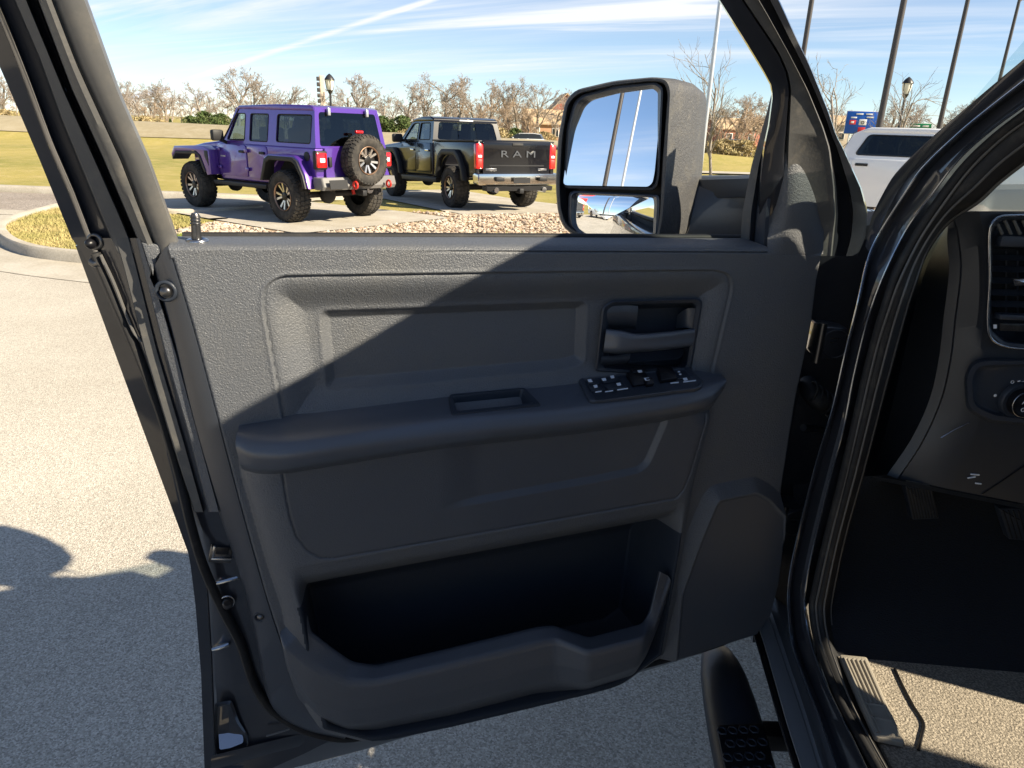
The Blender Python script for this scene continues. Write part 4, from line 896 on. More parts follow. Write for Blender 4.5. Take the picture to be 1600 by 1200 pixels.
# lower dash seams and hood latch mark
tube('dash_seam', YL([(1515, 660), (1490, 672), (1470, 684)], 1.2535), 0.0012, MATS['steel'], dash, sides=5)
tube('dash_seam', YL([(1535, 772), (1565, 752), (1600, 728), (1640, 700)], 1.2535), 0.0012, MATS['plastic_black'], dash, sides=5, n=10)
for p in (((1512, 747), (1524, 745)), ((1517, 741), (1530, 742)), ((1524, 755), (1533, 756))): tube('icon', YL(p, 1.2532), 0.0016, MATS['mark_white'], dash, sides=6)
# pedals
def pedal(name, quad, d, n_rib, thick=0.02):
    P = YL(quad, d)
    o = plate(name, poly_round(P, 0.006), np.array([0, -thick, 0]), MATS['plastic_dark'], truck, bevel=0.004)
    P = np.array(P)
    for i in range(n_rib):
        s_ = (i + 0.7) / (n_rib + 0.4); a = P[0] * (1 - s_) + P[1] * s_; b = P[3] * (1 - s_) + P[2] * s_
        tube('rib', [a + (b - a) * 0.06 + np.array([0, -thick, 0]), a + (b - a) * 0.94 + np.array([0, -thick, 0])], 0.0018, MATS['rubber'], o, sides=6)
    return o
pb = pedal('parking_brake_pedal', [(1407, 752), (1449, 754), (1461, 804), (1419, 806)], 1.40, 9)
tube('pedal_arm', [Y(1425, 770, 1.42), Y(1420, 720, 1.52), Y(1425, 690, 1.6)], 0.010, MATS['dark_steel'], pb, n=12, sides=8)
br = pedal('brake_pedal', [(1552, 787), (1640, 788), (1650, 842), (1568, 836)], 1.40, 11)
tube('pedal_arm', [Y(1600, 790, 1.42), Y(1598, 720, 1.52), Y(1600, 690, 1.62)], 0.012, MATS['dark_steel'], br, n=12, sides=8)

# ================================================================== rest of the pickup (roof, far side, bonnet): it shades and encloses the cab
def slab(name, pts, thick, m=None, bevel=0.0, par=None):
    return plate(name, [T(*p) for p in pts], thick, m or MATS['truck_paint'], par or truck, bevel=bevel)
rail = [(0.12, 0.62, 1.44), (0.08, 0.31, 1.70), (0.06, 0.15, 1.82), (0.05, -0.022, 1.931), (0.05, -0.139, 1.950), (0.05, -0.252, 1.973), (0.05, -0.366, 1.987), (0.05, -0.488, 2.008), (0.05, -1.0, 2.04), (0.06, -1.7, 2.05), (0.08, -2.25, 2.03)]
ro = [T(*p) for p in rail[3:]]; ri = [T(1.98 - p[0], p[1], p[2] + 0.06) for p in rail[3:]]
mid = [T(1.0, p[1] + (0.06 if i == 0 else 0), p[2] + 0.12) for i, p in enumerate(rail[3:])]
q1 = [T(0.35, p[1] + (0.04 if i == 0 else 0), p[2] + 0.065) for i, p in enumerate(rail[3:])]
q3 = [T(1.65, p[1] + (0.04 if i == 0 else 0), p[2] + 0.115) for i, p in enumerate(rail[3:])]
loft('roof', [ro, q1, mid, q3, ri], MATS['truck_paint'], truck, n=30, across=24)
tube('roof_rail', np.array([T(p[0] + 0.02, p[1], p[2] - 0.015) for p in rail[4:]]), 0.020, MATS['truck_paint'], truck, n=30, sides=8)
tube('roof_rail', np.array([T(1.96 - p[0], p[1], p[2] + 0.045) for p in rail]), 0.030, MATS['truck_paint'], truck, n=40, sides=8)
# passenger side: lower wall, B pillar, rear quarter
slab('side_wall', [(1.98, 0.62, 0.5), (1.98, -2.25, 0.5), (1.98, -2.25, 1.46), (1.98, 0.62, 1.40)], TR * 0.06)
slab('b_pillar', [(1.97, -0.64, 1.44), (1.97, -0.84, 1.44), (1.92, -0.84, 2.0), (1.92, -0.64, 1.99)], TR * 0.05)
slab('c_pillar', [(1.97, -1.70, 1.44), (1.97, -2.25, 1.44), (1.89, -2.20, 1.98), (1.89, -1.75, 1.98)], TR * 0.05)
slab('cab_back', [(0.0, -2.25, 0.5), (1.98, -2.25, 0.5), (1.96, -2.25, 1.45), (1.86, -2.22, 1.97), (0.12, -2.22, 1.97), (0.02, -2.25, 1.45)], -TF * 0.05)
slab('b_pillar', [(0.02, -1.02, 0.6), (0.02, -1.22, 0.6), (0.02, -1.22, 1.45), (0.10, -1.20, 1.97), (0.10, -1.02, 1.97), (0.02, -1.0, 1.45)], TR * 0.06)
slab('rear_door', [(0.0, -1.22, 0.55), (0.0, -2.25, 0.55), (0.0, -2.25, 1.46), (0.0, -1.22, 1.46)], TR * 0.08)
seat = empty('front_seat'); seat.parent = truck  # unseen front seats, added to keep cab light off the door
for q0 in (1.05, 0.12):
    box('seat_base', (0.50, 0.52, 0.20), T(q0 + 0.40, -0.62, 0.95), MATS['plastic_dark'], seat, 0.06, 3, rot=-PSI)
    box('seat_back', (0.50, 0.16, 0.68), T(q0 + 0.40, -0.98, 1.32), MATS['plastic_dark'], seat, 0.06, 3, rot=-PSI)
swh = ring('steering_wheel', T(0.55, -0.14, 1.24), (TF * -0.9 + ZV * 0.42), 0.185, 0.017, MATS['plastic_dark'], dash, 36)
tube('steering_column', [T(0.55, -0.12, 1.23), T(0.55, 0.30, 1.05)], [0.07, 0.09], MATS['plastic_dark'], dash, sides=14)  # out of view, added with the wheel to block a sun patch
box('steering_hub', (0.20, 0.07, 0.16), T(0.55, -0.13, 1.23), MATS['plastic_dark'], dash, 0.03, 3, rot=-PSI)
# centre stack out of view, extended to block sun on the floor
box('centre_stack', (0.34, 0.42, 0.62), T(1.02, 0.11, 1.06), MATS['plastic_dark'], dash, 0.05, 3, rot=-PSI)
box('dash_shell', (1.05, 0.30, 0.42), T(1.42, 0.24, 1.24), MATS['plastic_dark'], dash, 0.06, 3, rot=-PSI)
# glass
gm = bpy.data.materials.new('clear_glass'); gm.use_nodes = True; nt = gm.node_tree; nt.nodes.clear()
o_ = nt.nodes.new('ShaderNodeOutputMaterial'); tr_ = nt.nodes.new('ShaderNodeBsdfTransparent'); gl_ = nt.nodes.new('ShaderNodeBsdfGlossy'); fr_ = nt.nodes.new('ShaderNodeFresnel'); mx_ = nt.nodes.new('ShaderNodeMixShader')
tr_.inputs[0].default_value = (0.80, 0.90, 0.90, 1); gl_.inputs['Roughness'].default_value = 0.01; fr_.inputs[0].default_value = 1.45
nt.links.new(fr_.outputs[0], mx_.inputs[0]); nt.links.new(tr_.outputs[0], mx_.inputs[1]); nt.links.new(gl_.outputs[0], mx_.inputs[2]); nt.links.new(mx_.outputs[0], o_.inputs[0])
MATS['clear_glass'] = gm
loft('windscreen', [[T(0.10, 0.66, 1.42), T(0.55, 0.80, 1.42), T(1.0, 0.84, 1.42), T(1.45, 0.80, 1.42), T(1.88, 0.66, 1.42)], [T(0.13, 0.02, 1.925), T(0.55, 0.08, 1.97), T(1.0, 0.10, 1.985), T(1.45, 0.08, 1.97), T(1.85, 0.02, 1.925)]], gm, truck, n=24)
# bonnet, wings, front and bed
loft('bonnet', [[T(0.03, 0.60, 1.26), T(0.03, 1.0, 1.16), T(0.03, 1.5, 1.12), T(0.06, 2.0, 1.08), T(0.14, 2.25, 1.0)], [T(0.09, 0.60, 1.33), T(0.09, 1.0, 1.22), T(0.09, 1.5, 1.17), T(0.12, 2.0, 1.13), T(0.2, 2.25, 1.05)], [T(0.25, 0.66, 1.37), T(0.25, 1.0, 1.24), T(0.25, 1.5, 1.19), T(0.25, 2.0, 1.15), T(0.3, 2.28, 1.07)], [T(1.0, 0.82, 1.42), T(1.0, 1.0, 1.30), T(1.0, 1.5, 1.25), T(1.0, 2.0, 1.20), T(1.0, 2.35, 1.1)],
                [T(1.75, 0.66, 1.37), T(1.75, 1.0, 1.24), T(1.75, 1.5, 1.19), T(1.75, 2.0, 1.15), T(1.7, 2.28, 1.07)], [T(1.95, 0.60, 1.26), T(1.95, 1.0, 1.16), T(1.95, 1.5, 1.12), T(1.92, 2.0, 1.08), T(1.86, 2.25, 1.0)]], MATS['truck_paint'], truck, n=24, across=24)
fz = [(0.0, 0.56, 0.62), (0.0, 0.56, 1.28), (0.0, 1.0, 1.17), (0.0, 1.5, 1.13), (0.03, 2.0, 1.09), (0.08, 2.25, 1.0), (0.08, 2.25, 0.6), (0.02, 2.0, 0.6)]
arch = [(0.0, 1.45 + 0.48 * math.cos(a), 0.45 + 0.50 * math.sin(a)) for a in np.linspace(0.3, math.pi - 0.3, 11)]
slab('front_wing', fz + arch, TR * 0.05)
slab('grille', [(0.08, 2.25, 0.6), (1.9, 2.25, 0.6), (1.9, 2.28, 1.05), (0.08, 2.28, 1.05)], TF * 0.06)
slab('side_wall', [(1.98, 0.56, 0.6), (1.98, 2.25, 0.6), (1.95, 2.25, 1.0), (1.98, 0.56, 1.26)], TR * 0.04)
slab('bed_side', [(0.0, -2.28, 0.6), (0.0, -4.2, 0.6), (0.0, -4.2, 1.5), (0.0, -2.28, 1.5)], TR * 0.08)
slab('bed_side', [(1.92, -2.28, 0.6), (1.92, -4.2, 0.6), (1.92, -4.2, 1.5), (1.92, -2.28, 1.5)], TR * 0.08)
slab('tailgate', [(0.08, -4.2, 0.75), (1.92, -4.2, 0.75), (1.92, -4.2, 1.5), (0.08, -4.2, 1.5)], -TF * 0.06)

# ================================================================== the place: lot, island, road, lawns
def G(x, y):
    x = np.asarray(x, float); y = np.asarray(y, float)
    r = np.hypot(x, y)
    z = -0.05 * sst(y, 8.5, 12.0) - 0.03 * np.clip(y - 14.5, 0, 5.0)
    lawn = sst(y, 50, 58) * (1.25 - 0.010 * np.clip(x + 20, -60, 60)) * (1 - sst(x, 2, 30))
    back = -1.6 * sst(y, 62, 70) * (1 - sst(x, 2, 30))
    return z + lawn + back + 0.035 * np.sin(0.31 * x + 1) * np.sin(0.27 * y) * sst(y, 18, 26)
def sheet(name, poly, mt, dz, step=1.0, kind='structure', zf=G):
    """a ground-hugging sheet inside a polygon (world xy), edges snapped on to the outline"""
    poly = np.asarray(poly, float); a, b = poly.min(0) - step, poly.max(0) + step
    nx, ny = int((b[0] - a[0]) / step) + 2, int((b[1] - a[1]) / step) + 2
    X, Y_ = np.meshgrid(np.linspace(a[0], b[0], nx), np.linspace(a[1], b[1], ny))
    s = sdf_poly(X, Y_, poly); gy, gx = np.gradient(s, Y_[1, 0] - Y_[0, 0], X[0, 1] - X[0, 0])
    m = np.abs(s) < step * 0.72; X = np.where(m, X - s * gx, X); Y_ = np.where(m, Y_ - s * gy, Y_)
    keep = s < step * 0.72; idx = -np.ones(X.shape, int); idx[keep] = np.arange(keep.sum())
    q = np.stack([idx[:-1, :-1], idx[:-1, 1:], idx[1:, 1:], idx[1:, :-1]], -1).reshape(-1, 4); q = q[(q >= 0).all(1)]
    x, y = X[keep], Y_[keep]
    o = mesh(name, np.stack([x, y, zf(x, y) + dz], 1), q, mt, None, True)
    if kind: o['kind'] = kind
    return o
def node_mat(name):
    m = bpy.data.materials.new(name); m.use_nodes = True; MATS[name] = m
    nt = m.node_tree; return m, nt, nt.nodes['Principled BSDF']
def speckle(name, cols, scale, rough=0.85, bump=0.004, big=(0.35, (0.9, 0.88, 0.85)), spots=None, vscale2=None):
    """aggregate: Voronoi cells with random tones from a ramp, low-frequency variation, bump"""
    m, nt, b = node_mat(name); N, L = nt.nodes.new, nt.links.new
    t = N('ShaderNodeTexCoord'); v = N('ShaderNodeTexVoronoi'); v.inputs['Scale'].default_value = scale; L(t.outputs['Object'], v.inputs['Vector'])
    r = N('ShaderNodeValToRGB'); r.color_ramp.interpolation = 'LINEAR'
    el = r.color_ramp.elements
    for i, (p, c) in enumerate(cols):
        e = el[i] if i < 2 else el.new(p); e.position = p; e.color = (*c, 1)
    sepc = N('ShaderNodeSeparateColor'); L(v.outputs['Color'], sepc.inputs[0]); L(sepc.outputs[0], r.inputs[0])
    n = N('ShaderNodeTexNoise'); n.inputs['Scale'].default_value = big[0]; n.inputs['Detail'].default_value = 7; n.inputs['Roughness'].default_value = 0.6; L(t.outputs['Object'], n.inputs['Vector'])
    mr = N('ShaderNodeMapRange'); mr.inputs['From Min'].default_value = 0.35; mr.inputs['From Max'].default_value = 0.65; L(n.outputs['Fac'], mr.inputs['Value'])
    mx = N('ShaderNodeMix'); mx.data_type = 'RGBA'; mx.blend_type = 'MULTIPLY'; L(mr.outputs[0], mx.inputs['Factor']); L(r.outputs[0], mx.inputs['A']); mx.inputs['B'].default_value = (*big[1], 1)
    L(mx.outputs['Result'], b.inputs['Base Color']); b.inputs['Roughness'].default_value = rough; b.inputs['Specular IOR Level'].default_value = 0.25
    bp = N('ShaderNodeBump'); bp.inputs['Distance'].default_value = bump; bp.inputs['Strength'].default_value = 1.0; L(v.outputs['Distance'], bp.inputs['Height']); L(bp.outputs['Normal'], b.inputs['Normal'])
    return m
speckle('asphalt', [(0.0, (0.29, 0.265, 0.225)), (0.30, (0.44, 0.40, 0.34)), (0.7, (0.53, 0.49, 0.42)), (1.0, (0.70, 0.655, 0.575))], 210, bump=0.0022, big=(0.45, (0.80, 0.79, 0.77)))
speckle('road', [(0.0, (0.20, 0.17, 0.145)), (0.5, (0.30, 0.26, 0.225)), (1.0, (0.40, 0.35, 0.30))], 40, big=(0.6, (0.85, 0.83, 0.80)))
speckle('concrete', [(0.0, (0.42, 0.385, 0.325)), (0.5, (0.455, 0.42, 0.36)), (1.0, (0.51, 0.47, 0.40))], 60, bump=0.001, big=(1.6, (0.80, 0.78, 0.74)))
speckle('gravel_bed', [(0.0, (0.20, 0.13, 0.075)), (0.4, (0.40, 0.29, 0.18)), (0.75, (0.58, 0.46, 0.32)), (1.0, (0.72, 0.64, 0.52))], 14, bump=0.03, big=(0.8, (0.85, 0.82, 0.78)))
def grass_mat(name, c1, c2, c3, s1=3.0, s2=0.18):
    m, nt, b = node_mat(name); N, L = nt.nodes.new, nt.links.new
    t = N('ShaderNodeTexCoord'); mp = N('ShaderNodeMapping'); mp.inputs['Scale'].default_value = (1, 0.35, 1); L(t.outputs['Object'], mp.inputs['Vector'])
    n = N('ShaderNodeTexNoise'); n.inputs['Scale'].default_value = s2; n.inputs['Detail'].default_value = 8; n.inputs['Roughness'].default_value = 0.6; L(mp.outputs[0], n.inputs['Vector'])
    r = N('ShaderNodeValToRGB'); e = r.color_ramp.elements; e[0].position = 0.36; e[0].color = (*c1, 1); e[1].position = 0.66; e[1].color = (*c2, 1); L(n.outputs['Fac'], r.inputs[0])
    n2 = N('ShaderNodeTexNoise'); n2.inputs['Scale'].default_value = s1; n2.inputs['Detail'].default_value = 9; n2.inputs['Roughness'].default_value = 0.75; L(t.outputs['Object'], n2.inputs['Vector'])
    mr = N('ShaderNodeMapRange'); mr.inputs['From Min'].default_value = 0.45; mr.inputs['From Max'].default_value = 0.68; L(n2.outputs['Fac'], mr.inputs['Value'])
    mx = N('ShaderNodeMix'); mx.data_type = 'RGBA'; L(mr.outputs[0], mx.inputs['Factor']); L(r.outputs[0], mx.inputs['A']); mx.inputs['B'].default_value = (*c3, 1)
    L(mx.outputs['Result'], b.inputs['Base Color']); b.inputs['Roughness'].default_value = 0.9; b.inputs['Specular IOR Level'].default_value = 0.15
    bp = N('ShaderNodeBump'); bp.inputs['Distance'].default_value = 0.05; L(n2.outputs['Fac'], bp.inputs['Height']); L(bp.outputs['Normal'], b.inputs['Normal'])
    return m
grass_mat('dry_lawn', (0.37, 0.30, 0.095), (0.22, 0.21, 0.055), (0.40, 0.32, 0.13), 1.6, 0.15)
grass_mat('pale_grass', (0.33, 0.28, 0.185), (0.29, 0.245, 0.155), (0.37, 0.32, 0.225), 1.0, 0.1)
# near and far ground: one sheet that reaches the horizon
xs = np.r_[-2500, -1200, -600, -300, -200, -150, np.arange(-120, 121, 4.0), 150, 200, 300, 600, 1200, 2500]
ysg = np.r_[-2500, -1200, -600, -300, -150, np.arange(-80, 8, 8.0), np.arange(8, 80, 1.0), np.arange(80, 200, 10.0), 300, 600, 1200, 2500]
XX, YY = np.meshgrid(xs, ysg)
ZZ = G(XX, YY) - 0.035
mesh('ground', np.stack([XX, YY, ZZ], -1).reshape(-1, 3), grid_faces(len(ysg), len(xs)), MATS['dry_lawn'])['kind'] = 'structure'
# pale bank beyond the lawn
bk = [(-140, 53.5), (-60, 53), (-20, 53), (6, 54), (14, 58), (10, 64), (-20, 63.5), (-60, 63.5), (-140, 64)]
sheet('embankment', bk, MATS['pale_grass'], 0.02, 1.6)
# island outline (traced kerb line on the lot)
isl = [on_z(x, y, 0.0)[:2] for x, y in ((103, 324), (60, 332), (22, 343), (-4, 356), (-10, 366), (2, 384), (30, 398), (66, 406), (130, 413), (200, 419))]
isl = np.array(isl)
near = np.array([(-1.5, 7.9), (1.0, 7.75), (3.0, 8.1), (3.9, 9.2), (4.2, 11.0), (4.2, 40), (-4.0, 40), (-4.8, 15.9), (-5.2, 14.4), (-6.2, 13.2)])
isl_poly = np.vstack([isl, near])
isl_r = poly_round(isl_poly, 0.5, 4)
lot = [(-26, -60), (90, -90), (90, 19.5), (4.5, 19.5), (4.4, 12), (4.2, 7.0), (3.4, 6.8), (1, 6.9), (-1.5, 6.9), (-4.2, 7.3), (-5.5, 7.7), (-6.3, 8.0), (-8.0, 10.6), (-8.6, 12.0), (-10, 13.2), (-24, 13.6), (-26, 13.6)]
sheet('parking_lot', lot, MATS['asphalt'], 0.004, 0.9, zf=lambda x, y: np.minimum(G(x, y), 0))
# concrete gutter round the island
gp = np.vstack([(-1.5, 6.8), (-4.2, 7.2), (-5.4, 7.55), (-6.4, 8.0), (-8.2, 9.0), (-8.9, 10.6), (-9.2, 12.2), (-8.8, 13.4), (-6.0, 14.2), (-5.0, 12.5), (-5.5, 9.5), (-1.5, 8.6)])
sheet('gutter', poly_round(gp, 0.5, 4), MATS['concrete'], 0.010, 0.22)
# the lane behind
sheet('road', [(-90, 14.6), (-20, 13.5), (-8.2, 12.9), (-4.6, 13.6), (-4.4, 16.4), (-8, 16.6), (-20, 17.2), (-90, 19.2)], MATS['road'], 0.012, 0.5)
sheet('road_edge', [(-90, 14.1), (-20, 13.05), (-8.2, 12.5), (-5.5, 12.9), (-5.4, 13.4), (-8.2, 13.1), (-20, 13.75), (-90, 14.9)], MATS['concrete'], 0.016, 0.3)
def kerb(name, path, mt, h=0.14, w=0.16, closed=False, inner=1, label=None):
    P = crom(np.asarray(path, float), max(8, int(len(path) * 6)), closed)
    T_ = np.gradient(P, axis=0); T_ /= np.linalg.norm(T_, axis=1)[:, None]; Nn = np.stack([-T_[:, 1], T_[:, 0]], 1) * inner
    prof = [(0, -0.05), (0.01, h * 0.75), (0.04, h), (w - 0.03, h), (w, h - 0.02), (w, -0.05)]
    zb = G(P[:, 0], P[:, 1])
    rows = [np.c_[P + Nn * a, zb + b] for a, b in prof]
    o = mesh(name, np.stack(rows, 1).reshape(-1, 3), grid_faces(len(P), len(prof)), mt, None, True, 40); o['kind'] = 'structure'
    return o
kerb('kerb', np.vstack([near[:1] * 0 + (4.2, 18), (4.2, 11.0), (3.9, 9.2), (3.0, 8.1), (1.0, 7.75), (-1.5, 7.9), isl[::-1], (-6.2, 13.2), (-5.2, 14.4)]), MATS['concrete'], inner=-1)
kerb('kerb', [(-90, 19.3), (-40, 18.2), (-20, 17.3), (-8, 16.7), (-4.2, 16.6), (-3.8, 17.6)], MATS['concrete'], inner=1, w=0.35)
sheet('lawn', isl_r, MATS['dry_lawn'], 0.06, 0.5)
sheet('path', [(9, 37.5), (60, 39), (60, 41.2), (9, 39.4)], MATS['concrete'], 0.03, 1.0)
# display pads and the stone bed they lie in
JEEP = dict(p=np.array([-3.43, 13.01]), fw=np.array([math.cos(2.481), math.sin(2.481)]))
JEEP['lf'] = np.array([-JEEP['fw'][1], JEEP['fw'][0]])
def jf(a, b): return JEEP['p'] + JEEP['fw'] * a + JEEP['lf'] * b
PICK = dict(p=np.array([-0.65, 16.49]), fw=np.array([math.cos(2.098), math.sin(2.098)])); PICK['lf'] = np.array([-PICK['fw'][1], PICK['fw'][0]])
def pf(a, b): return PICK['p'] + PICK['fw'] * a + PICK['lf'] * b
bed = [(-5.6, 9.3), (-3.5, 8.7), (1.6, 8.6), (3.0, 9.2), (3.7, 11), (3.9, 14.5), (3.6, 17), (2.5, 18.2), (0.6, 18.6), (-1.0, 15.9), (-1.6, 14.6), (-2.2, 14.6), (-4.0, 15.2), (-5.0, 13.5)]
sheet('stone_bed', poly_round(bed, 0.6, 4), MATS['gravel_bed'], 0.070, 0.35)
sheet('display_pad', poly_round([jf(-1.25, -1.9), jf(-1.25, 1.55), jf(4.0, 1.75), jf(4.9, 1.9), jf(4.9, -1.2), jf(3.6, -1.7)], 0.15, 3), MATS['concrete'], 0.084, 0.3)
sheet('display_pad', poly_round([pf(-1.6, -2.6), pf(-1.6, 1.5), pf(5.4, 1.6), pf(5.4, -1.7)], 0.15, 3), MATS['concrete'], 0.080, 0.3)
PADZ = 0.084
# loose stones
mat('stone', (0.46, 0.38, 0.29), 0.85, noise=(3.0, (0.66, 0.59, 0.49), 0.40, 0.62, 3), var=(6.0, (0.26, 0.17, 0.11), 0.95))
def stones():
    pts = []
    P1 = np.array([jf(-1.35, -2.0), jf(-1.35, 1.65), jf(4.9, 1.9), jf(4.9, -1.8)]); P2 = np.array([pf(-1.7, -2.7), pf(-1.7, 1.6), pf(5.4, 1.7), pf(5.4, -1.8)])
    c = rng.uniform((-6, 8.4), (6.8, 18.8), (30000, 2))
    k = (sdf_poly(c[:, 0], c[:, 1], bed) < -0.1) & (sdf_poly(c[:, 0], c[:, 1], P1) > 0) & (sdf_poly(c[:, 0], c[:, 1], P2) > 0)
    c = c[k]
    bm = bmesh.new(); bmesh.ops.create_icosphere(bm, subdivisions=1, radius=1.0); bv = np.array([v.co[:] for v in bm.verts]); bf = np.array([[v.index for v in f.verts] for f in bm.faces]); bm.free()
    n = len(c); s = rng.uniform(0.012, 0.040, n); sc = np.stack([s * rng.uniform(0.8, 1.5, n), s * rng.uniform(0.7, 1.2, n), s * rng.uniform(0.45, 0.8, n)], 1)
    a = rng.uniform(0, 6.28, n); jit = 1 + 0.25 * rng.standard_normal((n, len(bv), 1)).clip(-1, 1)
    v = bv[None] * jit * sc[:, None]
    x = v[..., 0] * np.cos(a)[:, None] - v[..., 1] * np.sin(a)[:, None]; y = v[..., 0] * np.sin(a)[:, None] + v[..., 1] * np.cos(a)[:, None]
    z = v[..., 2] + (G(c[:, 0], c[:, 1]) + 0.078)[:, None] + 0.3 * s[:, None]
    V = np.stack([x + c[:, :1], y + c[:, 1:], z], -1).reshape(-1, 3); F = (bf[None] + (np.arange(n) * len(bv))[:, None, None]).reshape(-1, 3)
    o = mesh('river_stones', V, F, MATS['stone'], None, False)
    tag(o, 'beige river stones covering the bed around the display pads', 'stones', kind='stuff')
stones()
# grass blades on the island nose, along the stones and at the far kerb
mat('blade_dry', (0.42, 0.345, 0.15), 0.8, spec=0.2, noise=(1.2, (0.31, 0.28, 0.10), 0.42, 0.6, 4)); mat('blade_green', (0.22, 0.28, 0.05), 0.8, spec=0.2, noise=(2.0, (0.36, 0.36, 0.09), 0.42, 0.6, 4))
def blades(name, c, hmin, hmax, mt, dz, label):
    n = len(c); a = rng.uniform(0, 6.28, n); w = rng.uniform(0.008, 0.016, n); h = rng.uniform(hmin, hmax, n)
    d = np.stack([np.cos(a), np.sin(a)], 1) * w[:, None]; ln = rng.normal(0, 0.5, (n, 2)) * h[:, None]
    z = G(c[:, 0], c[:, 1]) + dz
    V = np.stack([np.c_[c - d, z], np.c_[c + d, z], np.c_[c + ln, z + h]], 1).reshape(-1, 3)
    o = mesh(name, V, np.arange(3 * n).reshape(-1, 3), mt, None, False); tag(o, label, 'grass', kind='stuff')
c = rng.uniform((-9, 8), (-3.6, 13.2), (90000, 2)); k = (sdf_poly(c[:, 0], c[:, 1], isl_r) < -0.14) & (sdf_poly(c[:, 0], c[:, 1], bed) > 0) & (((c - JEEP['p']) @ JEEP['lf'] > 1.9) | ((c - JEEP['p']) @ JEEP['fw'] > 5))
blades('grass', c[k][:42000], 0.03, 0.075, MATS['blade_dry'], 0.06, 'short dry yellow grass on the kerbed island at left')
cs = np.vstack([rng.normal((1.6, 11.4), (0.7, 0.18), (1500, 2)), rng.normal((0.4, 10.6), (0.4, 0.10), (600, 2)), rng.normal((-0.9, 10.1), (0.45, 0.1), (500, 2)), rng.normal((-4.35, 9.95), (0.5, 0.12), (1500, 2)), rng.normal((-2.6, 9.4), (0.6, 0.1), (500, 2))])
blades('grass', cs, 0.04, 0.10, MATS['blade_green'], 0.075, 'green grass tufts growing through the river stones')

# ================================================================== vehicles (local frame: x forward, y left, z up, origin under the rear axle)
def paint(name, col, metal=0.3, rough=0.35):
    return mat(name, col, rough, metal=metal, coat=1.0, coat_rough=0.03)
paint('purple_paint', (0.090, 0.032, 0.28), 0.35, 0.3); mat('black_paint', (0.006, 0.006, 0.008), 0.22, coat=0.35, spec=0.4); paint('white_paint', (0.74, 0.75, 0.76), 0.0, 0.35); paint('grey_paint', (0.06, 0.065, 0.075), 0.4, 0.3); paint('silver_paint', (0.42, 0.44, 0.46), 0.5, 0.3)
mat('badge_metal', (0.15, 0.15, 0.155), 0.3, metal=0.8); mat('tyre', (0.035, 0.033, 0.031), 0.85, spec=0.3, noise=(6, (0.085, 0.075, 0.062), 0.45, 0.7, 5)); mat('rim_dark', (0.03, 0.028, 0.026), 0.35, metal=0.6); mat('rim_bright', (0.62, 0.58, 0.54), 0.28, metal=0.9); mat('rim_bronze', (0.34, 0.22, 0.15), 0.4, metal=0.8)
mat('trim_black', (0.02, 0.02, 0.021), 0.55, spec=0.4); mat('underbody', (0.03, 0.028, 0.026), 0.8); mat('red_lens', (0.62, 0.010, 0.012), 0.12, coat=1.0); mat('red_hook', (0.65, 0.03, 0.02), 0.4); mat('clear_lens', (0.75, 0.76, 0.78), 0.1, coat=1.0)
mat('bumper_grey', (0.16, 0.155, 0.15), 0.5, spec=0.4); mat('bumper_chrome', (0.62, 0.60, 0.56), 0.18, metal=1.0); mat('seat_fabric', (0.03, 0.03, 0.032), 0.8); mat('dark_well', (0.012, 0.012, 0.013), 0.9)
def gmat(name, tint, rough=0.01):
    m = bpy.data.materials.new(name); m.use_nodes = True; nt = m.node_tree; nt.nodes.clear(); MATS[name] = m
    o = nt.nodes.new('ShaderNodeOutputMaterial'); t = nt.nodes.new('ShaderNodeBsdfTransparent'); g = nt.nodes.new('ShaderNodeBsdfGlossy'); f = nt.nodes.new('ShaderNodeLayerWeight'); x = nt.nodes.new('ShaderNodeMixShader')
    pw = nt.nodes.new('ShaderNodeMath'); pw.operation = 'POWER'; pw.inputs[1].default_value = 4.0; ma = nt.nodes.new('ShaderNodeMath'); ma.operation = 'MULTIPLY_ADD'; ma.inputs[1].default_value = 0.85; ma.inputs[2].default_value = 0.06
    nt.links.new(f.outputs['Facing'], pw.inputs[0]); nt.links.new(pw.outputs[0], ma.inputs[0])
    t.inputs[0].default_value = (*tint, 1); g.inputs['Roughness'].default_value = rough
    nt.links.new(ma.outputs[0], x.inputs[0]); nt.links.new(t.outputs[0], x.inputs[1]); nt.links.new(g.outputs[0], x.inputs[2]); nt.links.new(x.outputs[0], o.inputs[0]); return m
gmat('tint_light', (0.50, 0.60, 0.61)); gmat('tint_dark', (0.10, 0.125, 0.14))

def slab_holes(name, outer, holes, to3, thick, m, parent, bevel=0.0):
    """a panel with openings: outlines in 2-D, to3 maps (a, b, depth) to 3-D"""
    bm = bmesh.new(); E_ = []
    for loop in [outer] + list(holes):
        vs_ = [bm.verts.new((p[0], p[1], 0)) for p in loop]
        for i in range(len(vs_)): E_.append(bm.edges.new((vs_[i], vs_[(i + 1) % len(vs_)])))
    bmesh.ops.triangle_fill(bm, use_beauty=True, use_dissolve=False, edges=E_)
    bmesh.ops.recalc_face_normals(bm, faces=bm.faces)
    r = bmesh.ops.extrude_face_region(bm, geom=list(bm.faces))
    for v in r['geom']:
        if isinstance(v, bmesh.types.BMVert): v.co.z = 1.0
    for v in bm.verts: v.co = Vector(to3(v.co.x, v.co.y, v.co.z * thick))
    bmesh.ops.recalc_face_normals(bm, faces=bm.faces)
    return bobj(name, bm, m, parent, True, 30)
